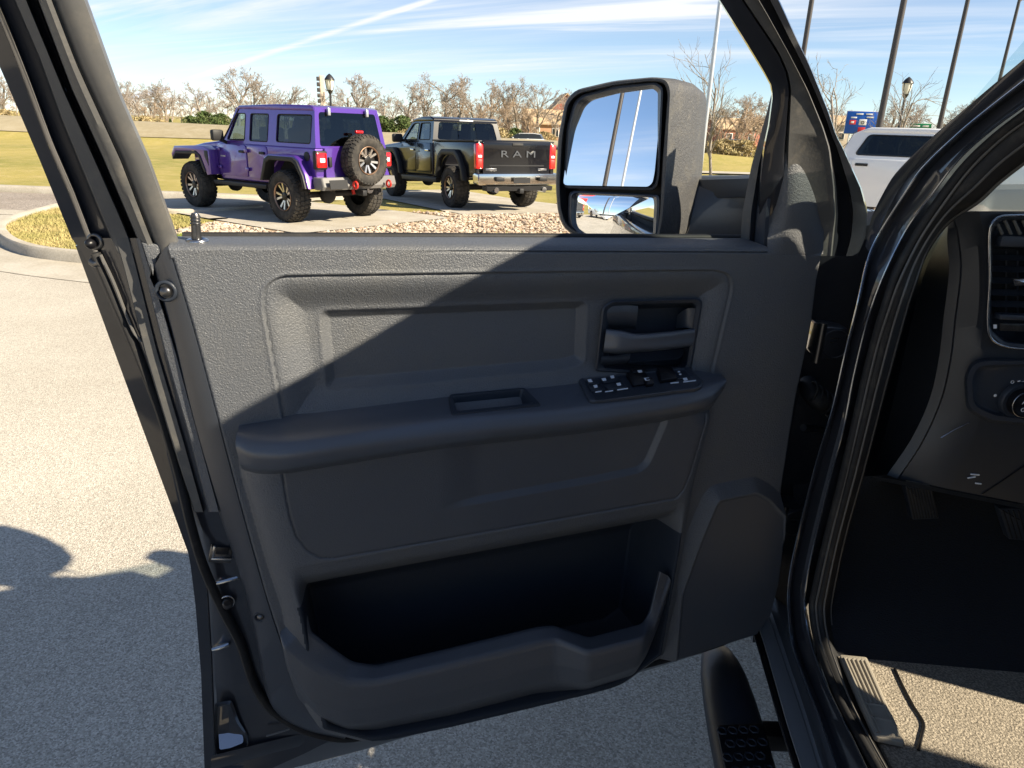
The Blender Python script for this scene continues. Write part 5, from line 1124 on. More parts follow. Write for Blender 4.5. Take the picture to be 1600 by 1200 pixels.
def prism(name, prof, y0, y1, m, parent, bevel=0.03, seg=2, shape=None, angle=35):
    """x-z profile extruded along y, rims rounded"""
    bm = bmesh.new(); a = [bm.verts.new((p[0], y0, p[1])) for p in prof]; f = bm.faces.new(a)
    r = bmesh.ops.extrude_face_region(bm, geom=[f]); vs_ = [v for v in r['geom'] if isinstance(v, bmesh.types.BMVert)]
    for v in vs_: v.co.y = y1
    bmesh.ops.recalc_face_normals(bm, faces=bm.faces)
    if bevel > 0:
        ed = [e for e in bm.edges if abs(e.verts[0].co.y - e.verts[1].co.y) < 1e-6]
        bmesh.ops.bevel(bm, geom=ed, offset=bevel, segments=seg, affect='EDGES', profile=0.5, clamp_overlap=True)
    if shape:
        for v in bm.verts: v.co = Vector(shape(*v.co))
    return bobj(name, bm, m, parent, True, angle)
def arc(cx, cz, r, a0, a1, n=10, sx=1.0): return [(cx + r * sx * math.cos(math.radians(a)), cz + r * math.sin(math.radians(a))) for a in np.linspace(a0, a1, n)]
WHEEL_CACHE = {}
def wheel(parent, c, side, R=0.43, W=0.30, rim_r=0.235, style='jeep', name='wheel'):
    """wheel = rim hub part, with tyre, spokes as sub-parts; axis along y, outer face towards side*y"""
    key_ = (R, W, rim_r, style, side)
    hub = None
    def lathe(prof, n, blocks=0):
        a = np.linspace(0, 2 * math.pi, n, endpoint=False); V = []
        for (y, r) in prof: V.append(np.stack([r * np.cos(a), np.full(n, y * side), r * np.sin(a)], 1))
        return np.vstack(V), grid_faces(len(prof), n, False, True)
    if key_ not in WHEEL_CACHE:
        h = W / 2
        tp = [(-h * 0.75, rim_r), (-h * 0.98, rim_r + 0.05), (-h, (R + rim_r) / 2 + 0.02), (-h * 0.95, R - 0.05), (-h * 0.82, R - 0.018), (-h * 0.5, R - 0.012), (0, R - 0.010), (h * 0.5, R - 0.012), (h * 0.82, R - 0.018), (h * 0.95, R - 0.05), (h, (R + rim_r) / 2 + 0.02), (h * 0.98, rim_r + 0.05), (h * 0.80, rim_r + 0.005), (h * 0.70, rim_r)]
        V, F = lathe(tp, 56)
        V = [V]; n0 = len(V[0]); F = list(F)
        nb = 34
        for row, (ya, yb, r0, tw) in enumerate(((-1.0, -0.58, R - 0.02, 0.5), (-0.50, -0.06, R - 0.012, 0.2), (0.06, 0.50, R - 0.012, -0.2), (0.58, 1.0, R - 0.02, -0.5))):
            for i in range(nb):
                t0 = 2 * math.pi * (i + 0.25 * row) / nb; t1 = t0 + 2 * math.pi / nb * 0.68
                sk = tw * 0.06
                q = []
                for rr in (r0, R + 0.004):
                    for (yy, tt) in ((ya, t0), (yb, t0 + sk), (yb, t1 + sk), (ya, t1)):
                        rl = rr - (0.030 if abs(yy) > 0.9 else 0.0)
                        q.append((rl * math.cos(tt), yy * h * side, rl * math.sin(tt)))
                b = n0 + len(F) * 0
                base = sum(len(x) for x in V); V.append(np.array(q)); F += [(base + 4, base + 5, base + 6, base + 7), (base, base + 1, base + 5, base + 4), (base + 1, base + 2, base + 6, base + 5), (base + 2, base + 3, base + 7, base + 6), (base + 3, base, base + 4, base + 7)]
        Vt = np.vstack(V); mt = bpy.data.meshes.new('tyre'); mt.from_pydata(Vt.tolist(), [], F); mt.materials.append(MATS['tyre']); finish(mt, True, 35)
        rp = [(h * 0.80, rim_r + 0.004), (h * 0.86, rim_r - 0.004), (h * 0.80, rim_r - 0.016), (h * 0.35, rim_r - 0.03), (h * 0.30, 0.06), (h * 0.30, 0.001)]
        V, F = lathe(rp, 40); mr = bpy.data.meshes.new('rim'); mr.from_pydata(V.tolist(), [], F); mr.materials.append(MATS['rim_dark']); finish(mr, True, 40)
        # spokes
        ms = []
        nsp = 5 if style == 'jeep' else 6
        for i in range(nsp):
            for off in ((-0.17, 0.17) if style == 'jeep' else (-0.15, 0.15)):
                t = 2 * math.pi * i / nsp + 0.3
                a_in, a_out = t + off * 0.7, t + off * (1.5 if style == 'jeep' else 1.2)
                p0 = np.array([0.055 * math.cos(a_in), h * 0.56 * side, 0.055 * math.sin(a_in)]); p1 = np.array([(rim_r - 0.012) * math.cos(a_out), h * 0.74 * side, (rim_r - 0.012) * math.sin(a_out)])
                d = p1 - p0; tn = np.cross(d, [0, 1, 0]); tn /= np.linalg.norm(tn); q = []
                for p, w_ in ((p0, 0.017), (p1, 0.026)):
                    for sx, dy in ((-1, -0.04), (1, -0.04), (0.75, 0.0), (-0.75, 0.0)): q.append(p + tn * w_ * sx + np.array([0, dy * side, 0]))
                F = [(0, 1, 2, 3), (4, 7, 6, 5), (0, 4, 5, 1), (1, 5, 6, 2), (2, 6, 7, 3), (3, 7, 4, 0)]
                me = bpy.data.meshes.new('spoke'); me.from_pydata([tuple(x) for x in q], [], F); me.materials.append(MATS['rim_bright']); finish(me, True, 30); ms.append(me)
        V, F = lathe([(h * 0.40, 0.075), (h * 0.66, 0.07), (h * 0.70, 0.055), (h * 0.70, 0.001)], 16); mc_ = bpy.data.meshes.new('hub_cap'); mc_.from_pydata(V.tolist(), [], F); mc_.materials.append(MATS['rim_dark']); finish(mc_, True, 40)
        V, F = lathe([(h * 0.90, rim_r + 0.006), (h * 0.94, rim_r - 0.002), (h * 0.88, rim_r - 0.012), (h * 0.80, rim_r - 0.016)], 40); mrg = bpy.data.meshes.new('rim_ring'); mrg.from_pydata(V.tolist(), [], F); mrg.materials.append(MATS['rim_bronze']); finish(mrg, True, 60)
        WHEEL_CACHE[key_] = (mt, mr, ms, mc_, mrg)
    mt, mr, ms, mc_, mrg = WHEEL_CACHE[key_]
    hub = bpy.data.objects.new(name, mr); COL.objects.link(hub); hub.parent = parent; hub.location = c
    for nm, me in [('tyre', mt), ('hub_cap', mc_), ('rim_ring', mrg)] + [('spoke', s_) for s_ in ms]:
        o = bpy.data.objects.new(nm, me); COL.objects.link(o); o.parent = hub
    return hub
def rr(x0, z0, x1, z1, r, k=4): return poly_round([(x0, z0), (x1, z0), (x1, z1), (x0, z1)], r, k)

# ------------------------------------------------------------------ boxy off-road car
def build_offroader(loc, fw, z0, pitch, label):
    root = empty('off_road_car', (loc[0], loc[1], z0), label=label, cat='car', rot=(0, pitch, math.atan2(fw[1], fw[0])))
    PP, BK = MATS['purple_paint'], MATS['trim_black']
    WB = 2.95; ax = 0.43
    # tub
    prof = [(-0.72, 0.66)] + [(-0.55, 0.66)] + arc(0.0, 0.52, 0.56, 158, 22, 9) + [(0.60, 0.60), (2.12, 0.58), (2.20, 0.70), (2.20, 1.20), (2.05, 1.24), (-0.72, 1.24), (-0.76, 1.10)]
    tub = prism('tub', prof, -0.765, 0.765, PP, root, 0.03, 3)
    prism('rear_sill', [(-0.73, 0.60), (-0.55, 0.60), (-0.55, 0.66), (-0.73, 0.66)], -0.74, 0.74, BK, root, 0.01)
    # bonnet
    hood = prism('bonnet', [(2.12, 0.90), (3.30, 0.86), (3.36, 1.02), (3.30, 1.14), (2.9, 1.20), (2.12, 1.27)], -0.70, 0.70, PP, root, 0.05, 3, shape=lambda x, y, z: (x, y * (1 - 0.10 * max(0, (x - 2.12) / 1.2)), z))
    prism('grille', [(3.34, 0.72), (3.42, 0.74), (3.40, 1.08), (3.34, 1.12)], -0.58, 0.58, PP, root, 0.02)
    for y in (-0.47, 0.47): disc('headlight', (3.41, y, 0.98), (1, 0, 0), 0.10, MATS['clear_lens'], root, 0.02, 0.3)
    for k_ in range(7): box('grille_slot', (0.02, 0.055, 0.24), (3.415, -0.27 + 0.09 * k_, 0.93), MATS['dark_well'], root, 0.01)
    # front wings (flat, angular) and rear flares
    for s in (1, -1):
        wing = prism('front_wing', [(2.20, 0.66), (2.34, 0.64), (2.52, 0.98), (2.66, 1.06), (3.42, 1.03), (3.56, 0.93), (3.58, 0.90), (3.60, 0.98), (3.46, 1.12), (2.62, 1.16), (2.40, 1.16), (2.20, 1.10)], s * 0.60, s * 0.945, PP, root, 0.025, 2, shape=lambda x, y, z: (x, y, z))
        prism('wing_edge', [(2.36, 0.70), (2.52, 0.99), (2.66, 1.055), (3.42, 1.025), (3.56, 0.92), (3.56, 0.87), (3.40, 0.98), (2.68, 1.005), (2.58, 0.96), (2.42, 0.68)], s * 0.62, s * 0.955, BK, wing, 0.01)
        prism('wing_vent', [(2.24, 0.80), (2.36, 0.98), (2.36, 1.08), (2.24, 1.08)], s * 0.74, s * 0.952, BK, wing, 0.008)
        fl = [(-0.66, 0.60), (-0.60, 0.80), (-0.46, 1.02), (-0.34, 1.08), (0.34, 1.08), (0.46, 1.02), (0.62, 0.66), (0.55, 0.66), (0.40, 0.96), (0.30, 1.01), (-0.30, 1.01), (-0.40, 0.97), (-0.54, 0.78), (-0.58, 0.60)]
        fl2 = [(x * 1.06, 0.60 + (z - 0.60) * 1.06) for x, z in fl]
        flare = prism('rear_flare', fl2, s * 0.74, s * 0.915, PP, root, 0.022, 2)
        prism('flare_edge', fl, s * 0.72, s * 0.945, BK, flare, 0.012)
        # sill step and door plates
        prism('rock_rail', [(0.62, 0.50), (2.30, 0.48), (2.34, 0.56), (0.60, 0.58)], s * 0.72, s * 0.84, BK, root, 0.02)
        for x0, x1 in ((0.60, 1.20), (1.235, 2.10)):
            dp = [(x0 + (0.10 if x0 < 0.8 else 0), 0.66), (x1, 0.66), (x1, 1.215), (x0, 1.215), (x0, 0.86)]
            dr_ = prism('door', poly_round(dp, 0.05, 3), s * 0.755, s * 0.782, PP, root, 0.010, 2)
            bx_ = box('handle', (0.15, 0.03, 0.045), (x0 + 0.12, s * 0.80, 1.10), BK, dr_, 0.012)
            for z_ in (0.80, 1.12): box('hinge', (0.10, 0.03, 0.06), (x1 + 0.01, s * 0.795, z_), PP, dr_, 0.008)
            plate('badge', [(x1 - 0.18, s * 0.783, 0.985), (x1 - 0.02, s * 0.783, 0.985), (x1 - 0.02, s * 0.783, 1.01), (x1 - 0.18, s * 0.783, 1.01)], (0, s * 0.004, 0), MATS['silver_paint'], dr_) if x0 > 1 else None
    disc('fuel_cap', (-0.52, 0.767, 1.10), (0, 1, 0), 0.075, BK, root, 0.012, 0.1)
    # greenhouse
    yl = lambda z: 0.755 - 0.16 * (z - 1.24)
    outer = [(-0.74, 1.235), (2.02, 1.235), (1.60, 1.80), (1.52, 1.84), (-0.60, 1.84), (-0.66, 1.80)]
    wins = [(rr(-0.60, 1.30, 0.34, 1.74, 0.05), 'tint_dark'), (rr(0.60, 1.29, 1.14, 1.74, 0.04), 'tint_dark'), (poly_round([(1.30, 1.29), (1.86, 1.29), (1.58, 1.74), (1.30, 1.74)], 0.04, 4), 'tint_light')]
    for s in (1, -1):
        pn = slab_holes('side_frame', outer, [w for w, _ in wins], lambda a, b, d: (a, s * (yl(b) - d), b), 0.05, PP, root)
        for w, g in wins:
            mesh('window', [(p[0], s * (yl(p[1]) - 0.015), p[1]) for p in w], [tuple(range(len(w)))], MATS[g], root, False)
            tube('window_seal', [(p[0], s * (yl(p[1]) + 0.001), p[1]) for p in list(w) + [w[0]]], 0.009, BK, pn, sides=5, cap=False)
        tube('roof_gutter', [(-0.60, s * (yl(1.84) + 0.002), 1.835), (1.50, s * (yl(1.84) + 0.002), 1.835), (2.00, s * (yl(1.26) + 0.005), 1.27)], 0.012, BK, pn, sides=6)
    roof = prism('roof', [(-0.64, 1.80), (1.50, 1.81), (1.62, 1.80), (1.50, 1.875), (0.4, 1.90), (-0.56, 1.89), (-0.64, 1.86)], -0.68, 0.68, PP, root, 0.03, 3)
    # rear and front frames
    yr = lambda b: (b - 1.235)
    ro = [(-0.75, 1.235), (0.75, 1.235), (0.655, 1.86), (-0.655, 1.86)]
    rg = poly_round([(-0.655, 1.27), (0.655, 1.27), (0.585, 1.79), (-0.585, 1.79)], 0.05, 4)
    slab_holes('rear_frame', ro, [rg], lambda a, b, d: (-0.745 + 0.16 * (b - 1.235) + d, a, b), 0.05, PP, root)
    mesh('rear_glass', [(-0.752 + 0.16 * (p[1] - 1.235), p[0], p[1]) for p in rg], [tuple(range(len(rg)))], MATS['tint_dark'], root, False)
    for y in (0.42, -0.38): box('glass_hinge', (0.05, 0.055, 0.12), (-0.70, y, 1.80), MATS['silver_paint'], root, 0.012)
    prism('rear_wiper', [(-0.80, 1.27), (-0.76, 1.27), (-0.74, 1.36), (-0.78, 1.36)], -0.25, 0.12, BK, root, 0.01)
    slab_holes('windscreen_frame', [(-0.74, 1.24), (0.74, 1.24), (0.66, 1.84), (-0.66, 1.84)], [poly_round([(-0.66, 1.30), (0.66, 1.30), (0.60, 1.78), (-0.60, 1.78)], 0.04, 4)], lambda a, b, d: (2.03 - 0.72 * (b - 1.24) - d, a, b), 0.05, PP, root)
    mesh('windscreen', [(2.02 - 0.72 * (p[1] - 1.24), p[0], p[1]) for p in [(-0.66, 1.30), (0.66, 1.30), (0.60, 1.78), (-0.60, 1.78)]], [(0, 1, 2, 3)], MATS['tint_light'], root, False)
    # inside
    for x in (1.0, 0.15):
        for y in (0.38, -0.38):
            st = box('seat', (0.14, 0.46, 0.62), (x, y, 1.22), MATS['seat_fabric'], root, 0.05)
            box('headrest', (0.10, 0.24, 0.18), (x - 0.04, y, 1.60), MATS['seat_fabric'], st, 0.04)
    tube('roll_bar', [(-0.45, 0.60, 1.2), (-0.30, 0.58, 1.72), (0.45, 0.58, 1.75), (0.45, -0.58, 1.75), (-0.30, -0.58, 1.72), (-0.45, -0.60, 1.2)], 0.035, BK, root, sides=8)
    # tailgate, spare wheel, lamps, bumper
    tg = prism('tailgate', [(-0.79, 0.70), (-0.76, 0.70), (-0.74, 1.23), (-0.775, 1.235)], -0.60, 0.60, PP, root, 0.01, 2)
    box('tailgate_hinge', (0.05, 0.12, 0.07), (-0.79, -0.60, 0.85), PP, tg, 0.015); box('tailgate_hinge', (0.05, 0.12, 0.07), (-0.79, -0.60, 1.12), PP, tg, 0.015)
    box('tailgate_handle', (0.04, 0.06, 0.16), (-0.80, 0.52, 1.02), BK, tg, 0.012)
    sw_ = wheel(root, (-0.97, -0.06, 1.05), 1, 0.415, 0.29, 0.225, 'jeep', 'spare_wheel'); sw_.rotation_euler = (0, 0.5, math.pi / 2)
    box('third_brake_light', (0.05, 0.16, 0.045), (-0.86, -0.06, 1.50), MATS['red_lens'], root, 0.012); tube('brake_light_stalk', [(-0.80, -0.06, 1.25), (-0.84, -0.06, 1.48)], 0.02, BK, root, sides=6)
    for s in (1, -1):
        lf = box('tail_light_frame', (0.11, 0.23, 0.30), (-0.76, s * 0.69, 1.05), BK, root, 0.03)
        box('tail_light', (0.06, 0.20, 0.24), (-0.805, s * 0.70, 1.05), MATS['red_lens'], root, 0.025)
        box('reverse_lens', (0.03, 0.10, 0.07), (-0.832, s * 0.70, 1.05), MATS['clear_lens'], lf, 0.01)
    bmp = prism('rear_bumper', [(-1.02, 0.62), (-0.98, 0.56), (-0.78, 0.56), (-0.74, 0.66), (-0.76, 0.76), (-0.98, 0.76)], -0.80, 0.80, MATS['bumper_grey'], root, 0.03, 3, shape=lambda x, y, z: (x + 0.30 * max(0, abs(y) - 0.55), y, z + 0.12 * max(0, abs(y) - 0.6)))
    plate('number_plate', [(-1.025, 0.36, 0.61), (-1.025, 0.72, 0.61), (-1.005, 0.72, 0.75), (-1.005, 0.36, 0.75)], (-0.012, 0, 0), BK, bmp)
    for y in (0.22, -0.52): ring('tow_hook', (-1.05, y, 0.66), (0, 1, 0), 0.055, 0.018, MATS['red_hook'], bmp, 14)
    box('hitch', (0.16, 0.09, 0.09), (-0.95, 0.0, 0.52), BK, bmp, 0.01)
    # mirrors
    for s in (1, -1):
        mm = box('side_mirror', (0.12, 0.22, 0.19), (1.86, s * 0.94, 1.36), BK, root, 0.035)
        tube('mirror_arm', [(1.88, s * 0.76, 1.24), (1.88, s * 0.88, 1.29)], 0.03, BK, mm, sides=8)
    # running gear
    for x in (0, WB):
        tube('axle', [(x, -0.72, ax), (x, 0.72, ax)], 0.055, MATS['underbody'], root, sides=10)
        disc('differential', (x - 0.10, 0.1, ax), (-1, 0, 0), 0.15, MATS['underbody'], root, 0.12, 0.2)
        for s in (1, -1):
            tube('damper', [(x - 0.12, s * 0.50, ax - 0.02), (x - 0.06, s * 0.46, 0.85)], 0.032, MATS['red_hook'] if x == 0 else MATS['underbody'], root, sides=8)
            tube('spring', [(x + 0.08, s * 0.46, ax), (x + 0.08, s * 0.46, 0.8)], 0.06, MATS['underbody'], root, sides=8)
    for s in (1, -1): tube('frame_rail', [(-0.72, s * 0.42, 0.58), (0.0, s * 0.42, 0.72), (0.6, s * 0.42, 0.58), (2.4, s * 0.42, 0.56), (3.4, s * 0.40, 0.62)], 0.06, MATS['underbody'], root, sides=6)
    tube('exhaust', [(-0.70, -0.40, 0.54), (-0.3, -0.42, 0.56)], 0.07, MATS['steel'], root, sides=10); prism('skid_plate', [(0.6, 0.46), (2.2, 0.46), (2.2, 0.54), (0.6, 0.54)], -0.4, 0.4, MATS['underbody'], root, 0.01)
    prism('wheel_well', [(-0.5, 0.7), (0.5, 0.7), (0.5, 1.1), (-0.5, 1.1)], -0.62, 0.62, MATS['dark_well'], root, 0.02)
    for x in (0, WB):
        for s in (1, -1): wheel(root, (x, s * 0.80, ax), s, ax, 0.31, 0.235, 'jeep').rotation_euler = (0, random.uniform(0, 1), 0)
    tube('aerial', [(2.20, -0.70, 1.25), (2.12, -0.70, 1.9)], 0.006, BK, root, sides=5)
    return root

# ------------------------------------------------------------------ crew-cab pickup
def build_pickup(name, loc, yaw, z0, body, label, group=None, letters=True, tilt=0.0, detail=True, grey_bumper='bumper_chrome', flare='trim_black'):
    root = empty(name, (loc[0], loc[1], z0), label=label, cat='pickup truck', rot=(0, tilt, yaw), group=group)
    PB, BK = MATS[body], MATS['trim_black']
    WB = 3.67; R = 0.445; hw = 0.97
    yl = lambda z: hw - 0.055 - (0.20 * (z - 1.32) if z > 1.32 else 0.0)
    bulge = lambda x, y, z: (x, y * (1 - 0.075 * ((z - 1.0) / 0.45)**2), z)
    # cab lower body with bonnet
    prof = [(1.06, 0.62), (2.70, 0.60), (3.02, 0.60)] + arc(WB, 0.50, 0.62, 168, 12, 11) + [(4.62, 0.60), (4.74, 0.72), (4.76, 1.10), (4.62, 1.24), (4.2, 1.30), (3.30, 1.36), (2.95, 1.38), (1.06, 1.38)]
    cab = prism('cab_body', prof, -hw, hw, PB, root, 0.06, 3, shape=bulge)
    # bed sides, front wall, floor
    bp_ = [(-1.16, 0.72), (-0.62, 0.66)] + arc(0.0, 0.50, 0.62, 164, 16, 11) + [(0.66, 0.64), (1.02, 0.62), (1.02, 1.42), (-1.14, 1.42), (-1.20, 1.30)]
    for s in (1, -1):
        bs = prism('bed_side', bp_, s * (hw - 0.10), s * (hw + 0.01), PB, root, 0.035, 3, shape=bulge)
        prism('bed_rail', [(-1.12, 1.40), (1.02, 1.40), (1.02, 1.435), (-1.12, 1.435)], s * (hw - 0.12), s * (hw - 0.005), BK, bs, 0.012)
        fl = [(-0.78, 0.62), (-0.70, 0.90), (-0.54, 1.13), (-0.34, 1.24), (0.34, 1.24), (0.54, 1.13), (0.72, 0.66), (0.62, 0.64), (0.46, 1.02), (0.28, 1.12), (-0.28, 1.12), (-0.46, 1.02), (-0.60, 0.84), (-0.66, 0.62)]
        for x0 in (0.0, WB):
            prism('wheel_flare', [(x0 + a, b) for a, b in fl], s * (hw - 0.04), s * (hw + 0.085), MATS[flare], root, 0.03, 2)
        prism('rocker_step', [(0.80, 0.50), (2.94, 0.48), (2.96, 0.60), (0.78, 0.62)], s * (hw - 0.12), s * (hw + 0.02), BK, root, 0.03)
        # doors
        for x0, x1 in ((1.14, 2.02), (2.05, 2.98)):
            d_ = prism('door', poly_round([(x0, 0.70), (x1, 0.70), (x1, 1.36), (x0, 1.36)], 0.06, 3), s * (hw - 0.03), s * (hw + 0.012), PB, root, 0.012, 2, shape=bulge)
            box('handle', (0.20, 0.035, 0.045), (x0 + 0.16, s * (hw + 0.008), 1.20), BK if not body.startswith('black') else MATS['chrome'], d_, 0.014)
    prism('bed_front', [(0.96, 0.66), (1.02, 0.66), (1.02, 1.42), (0.96, 1.42)], -hw + 0.05, hw - 0.05, PB, root, 0.01)
    prism('bed_floor', [(-1.15, 0.84), (1.0, 0.84), (1.0, 0.90), (-1.15, 0.90)], -hw + 0.08, hw - 0.08, MATS['dark_well'], root, 0.0)
    tg = prism('tailgate', [(-1.21, 0.76), (-1.12, 0.76), (-1.12, 1.42), (-1.165, 1.44), (-1.21, 1.41), (-1.225, 1.34), (-1.205, 1.26)], -hw + 0.165, hw - 0.165, PB, root, 0.012, 2)
    box('tailgate_handle', (0.03, 0.26, 0.06), (-1.222, 0.0, 1.355), BK, tg, 0.012)
    prism('tailgate_groove', [(-1.216, 0.93), (-1.204, 0.93), (-1.204, 0.955), (-1.216, 0.955)], -0.66, 0.66, BK, tg, 0.003)
    RM = Matrix(((0, 0, -1), (-1, 0, 0), (0, 1, 0)))          # text facing backwards
    if letters:
        text_obj('lettering', 'R A M', 0.19, (-1.213, -0.02, 1.165), RM @ Matrix.Diagonal((1.75, 1, 1)), MATS['badge_metal'], tg, 0.012)
        box('badge', (0.012, 0.26, 0.05), (-1.214, 0.62, 0.86), MATS['badge_metal'], tg, 0.004)
        box('badge', (0.012, 0.22, 0.045), (-1.214, -0.62, 0.86), MATS['badge_metal'], tg, 0.004)
    for s in (1, -1):
        lt = box('tail_light', (0.14, 0.17, 0.50), (-1.15, s * (hw - 0.09), 1.12), MATS['red_lens'], root, 0.035)
        for z_ in (0.98, 1.26): box('lens_bar', (0.02, 0.11, 0.16), (-1.215, s * (hw - 0.09), z_), MATS['red_hook'], lt, 0.01)
        box('reverse_lens', (0.02, 0.09, 0.05), (-1.216, s * (hw - 0.09), 1.12), MATS['clear_lens'], lt, 0.008)
    bm_ = prism('rear_bumper', [(-1.42, 0.60), (-1.38, 0.52), (-1.14, 0.54), (-1.12, 0.72), (-1.20, 0.76), (-1.40, 0.74)], -0.98, 0.98, MATS[grey_bumper], root, 0.03, 3, shape=lambda x, y, z: (x + 0.20 * max(0, abs(y) - 0.70), y, z + (0.10 * max(0, abs(y) - 0.55))))
    prism('bumper_valance', [(-1.36, 0.44), (-1.16, 0.44), (-1.14, 0.55), (-1.38, 0.53)], -0.80, 0.80, BK, bm_, 0.02)
    plate('number_plate', [(-1.424, -0.20, 0.60), (-1.424, 0.20, 0.60), (-1.424, 0.20, 0.71), (-1.424, -0.20, 0.71)], (-0.006, 0, 0), BK, bm_)
    for s in (1, -1):
        tube('exhaust_tip', [(-1.40, s * 0.58, 0.46), (-1.15, s * 0.58, 0.47)], 0.055, MATS['chrome'], root, sides=12)
        box('bumper_step', (0.08, 0.20, 0.09), (-1.41, s * 0.52, 0.68), BK, bm_, 0.02)
    box('hitch', (0.20, 0.10, 0.10), (-1.34, 0, 0.44), BK, bm_, 0.012)
    # greenhouse
    outer = [(1.12, 1.36), (3.22, 1.36), (2.50, 1.83), (2.30, 1.88), (1.36, 1.88), (1.22, 1.84)]
    wins = [(poly_round([(1.30, 1.43), (1.98, 1.43), (1.98, 1.80), (1.42, 1.80)], 0.05, 4), 'tint_dark'), (poly_round([(2.08, 1.43), (2.92, 1.43), (2.46, 1.78), (2.36, 1.80), (2.08, 1.80)], 0.04, 4), 'tint_light')]
    for s in (1, -1):
        pn = slab_holes('side_frame', outer, [w for w, _ in wins], lambda a, b, d: (a, s * (yl(b) - d), b), 0.06, PB, root)
        for w, g in wins:
            mesh('window', [(p[0], s * (yl(p[1]) - 0.015), p[1]) for p in w], [tuple(range(len(w)))], MATS[g], root, False)
            tube('window_seal', [(p[0], s * (yl(p[1]) + 0.001), p[1]) for p in list(w) + [w[0]]], 0.010, BK, pn, sides=5, cap=False)
        mm = box('side_mirror', (0.14, 0.26, 0.20), (2.82, s * (hw + 0.14), 1.46), BK, root, 0.045)
        tube('mirror_arm', [(2.84, s * (hw - 0.06), 1.40), (2.84, s * (hw + 0.06), 1.42)], 0.035, BK, mm, sides=8)
    roof = prism('roof', [(1.20, 1.83), (2.34, 1.84), (2.54, 1.82), (2.40, 1.90), (1.95, 1.94), (1.40, 1.94), (1.24, 1.90)], -0.835, 0.835, PB, root, 0.05, 3)
    slab_holes('rear_frame', [(-0.91, 1.36), (0.91, 1.36), (0.81, 1.88), (-0.81, 1.88)], [poly_round([(-0.78, 1.44), (0.78, 1.44), (0.70, 1.82), (-0.70, 1.82)], 0.06, 4)], lambda a, b, d: (1.10 + 0.24 * (b - 1.36) + d, a, b), 0.06, PB, root)
    for y0, y1, g in ((-0.78, -0.24, 'tint_dark'), (-0.23, 0.23, 'tint_light'), (0.24, 0.78, 'tint_dark')):
        mesh('rear_glass', [(1.112 + 0.24 * (z - 1.36), y, z) for y, z in ((y0, 1.43), (y1, 1.43), (y1 * 0.93, 1.83), (y0 * 0.93, 1.83))], [(0, 1, 2, 3)], MATS[g], root, False)
    box('third_brake_light', (0.04, 0.36, 0.035), (1.225, 0, 1.865), MATS['clear_lens'], root, 0.01)
    slab_holes('windscreen_frame', [(-0.92, 1.36), (0.92, 1.36), (0.80, 1.86), (-0.80, 1.86)], [poly_round([(-0.86, 1.40), (0.86, 1.40), (0.75, 1.82), (-0.75, 1.82)], 0.05, 4)], lambda a, b, d: (3.22 - 1.45 * (b - 1.36) - d, a, b), 0.05, PB, root)
    mesh('windscreen', [(3.20 - 1.45 * (p[1] - 1.36), p[0], p[1]) for p in [(-0.86, 1.40), (0.86, 1.40), (0.75, 1.82), (-0.75, 1.82)]], [(0, 1, 2, 3)], MATS['tint_light'], root, False)
    prism('aerial', [(1.55, 1.93), (1.72, 1.93), (1.60, 1.99), (1.555, 2.0)], -0.02, 0.02, BK, root, 0.008)
    for x in (2.15, 1.40):
        for y in (0.42, -0.42):
            st = box('seat', (0.16, 0.52, 0.60), (x, y, 1.36), MATS['seat_fabric'], root, 0.06); box('headrest', (0.10, 0.26, 0.18), (x - 0.05, y, 1.72), MATS['seat_fabric'], st, 0.04)
    # front
    gr = box('grille', (0.06, 1.30, 0.42), (4.76, 0, 1.02), BK, root, 0.04)
    for s in (1, -1): box('headlight', (0.16, 0.34, 0.22), (4.68, s * 0.78, 1.10), MATS['clear_lens'], root, 0.05)
    prism('front_bumper', [(4.66, 0.50), (4.86, 0.54), (4.88, 0.76), (4.70, 0.80)], -0.96, 0.96, MATS[grey_bumper], root, 0.04, 3, shape=lambda x, y, z: (x - 0.25 * max(0, abs(y) - 0.6), y, z))
    for x in (0, WB):
        tube('axle', [(x, -0.8, R), (x, 0.8, R)], 0.065, MATS['underbody'], root, sides=8); disc('differential', (x - 0.10, 0, R), (-1, 0, 0), 0.17, MATS['underbody'], root, 0.12, 0.2)
        for s in (1, -1): wheel(root, (x, s * 0.87, R), s, R, 0.32, 0.24, 'pickup').rotation_euler = (0, random.uniform(0, 1), 0)
    prism('underbody', [(-1.0, 0.60), (-0.6, 0.62), (-0.55, 0.80), (0.55, 0.80), (0.6, 0.56), (3.0, 0.54), (3.1, 0.85), (4.2, 0.85), (4.3, 0.60), (4.6, 0.60), (4.6, 0.95), (-1.0, 0.86)], -0.70, 0.70, MATS['underbody'], root, 0.02)
    return root

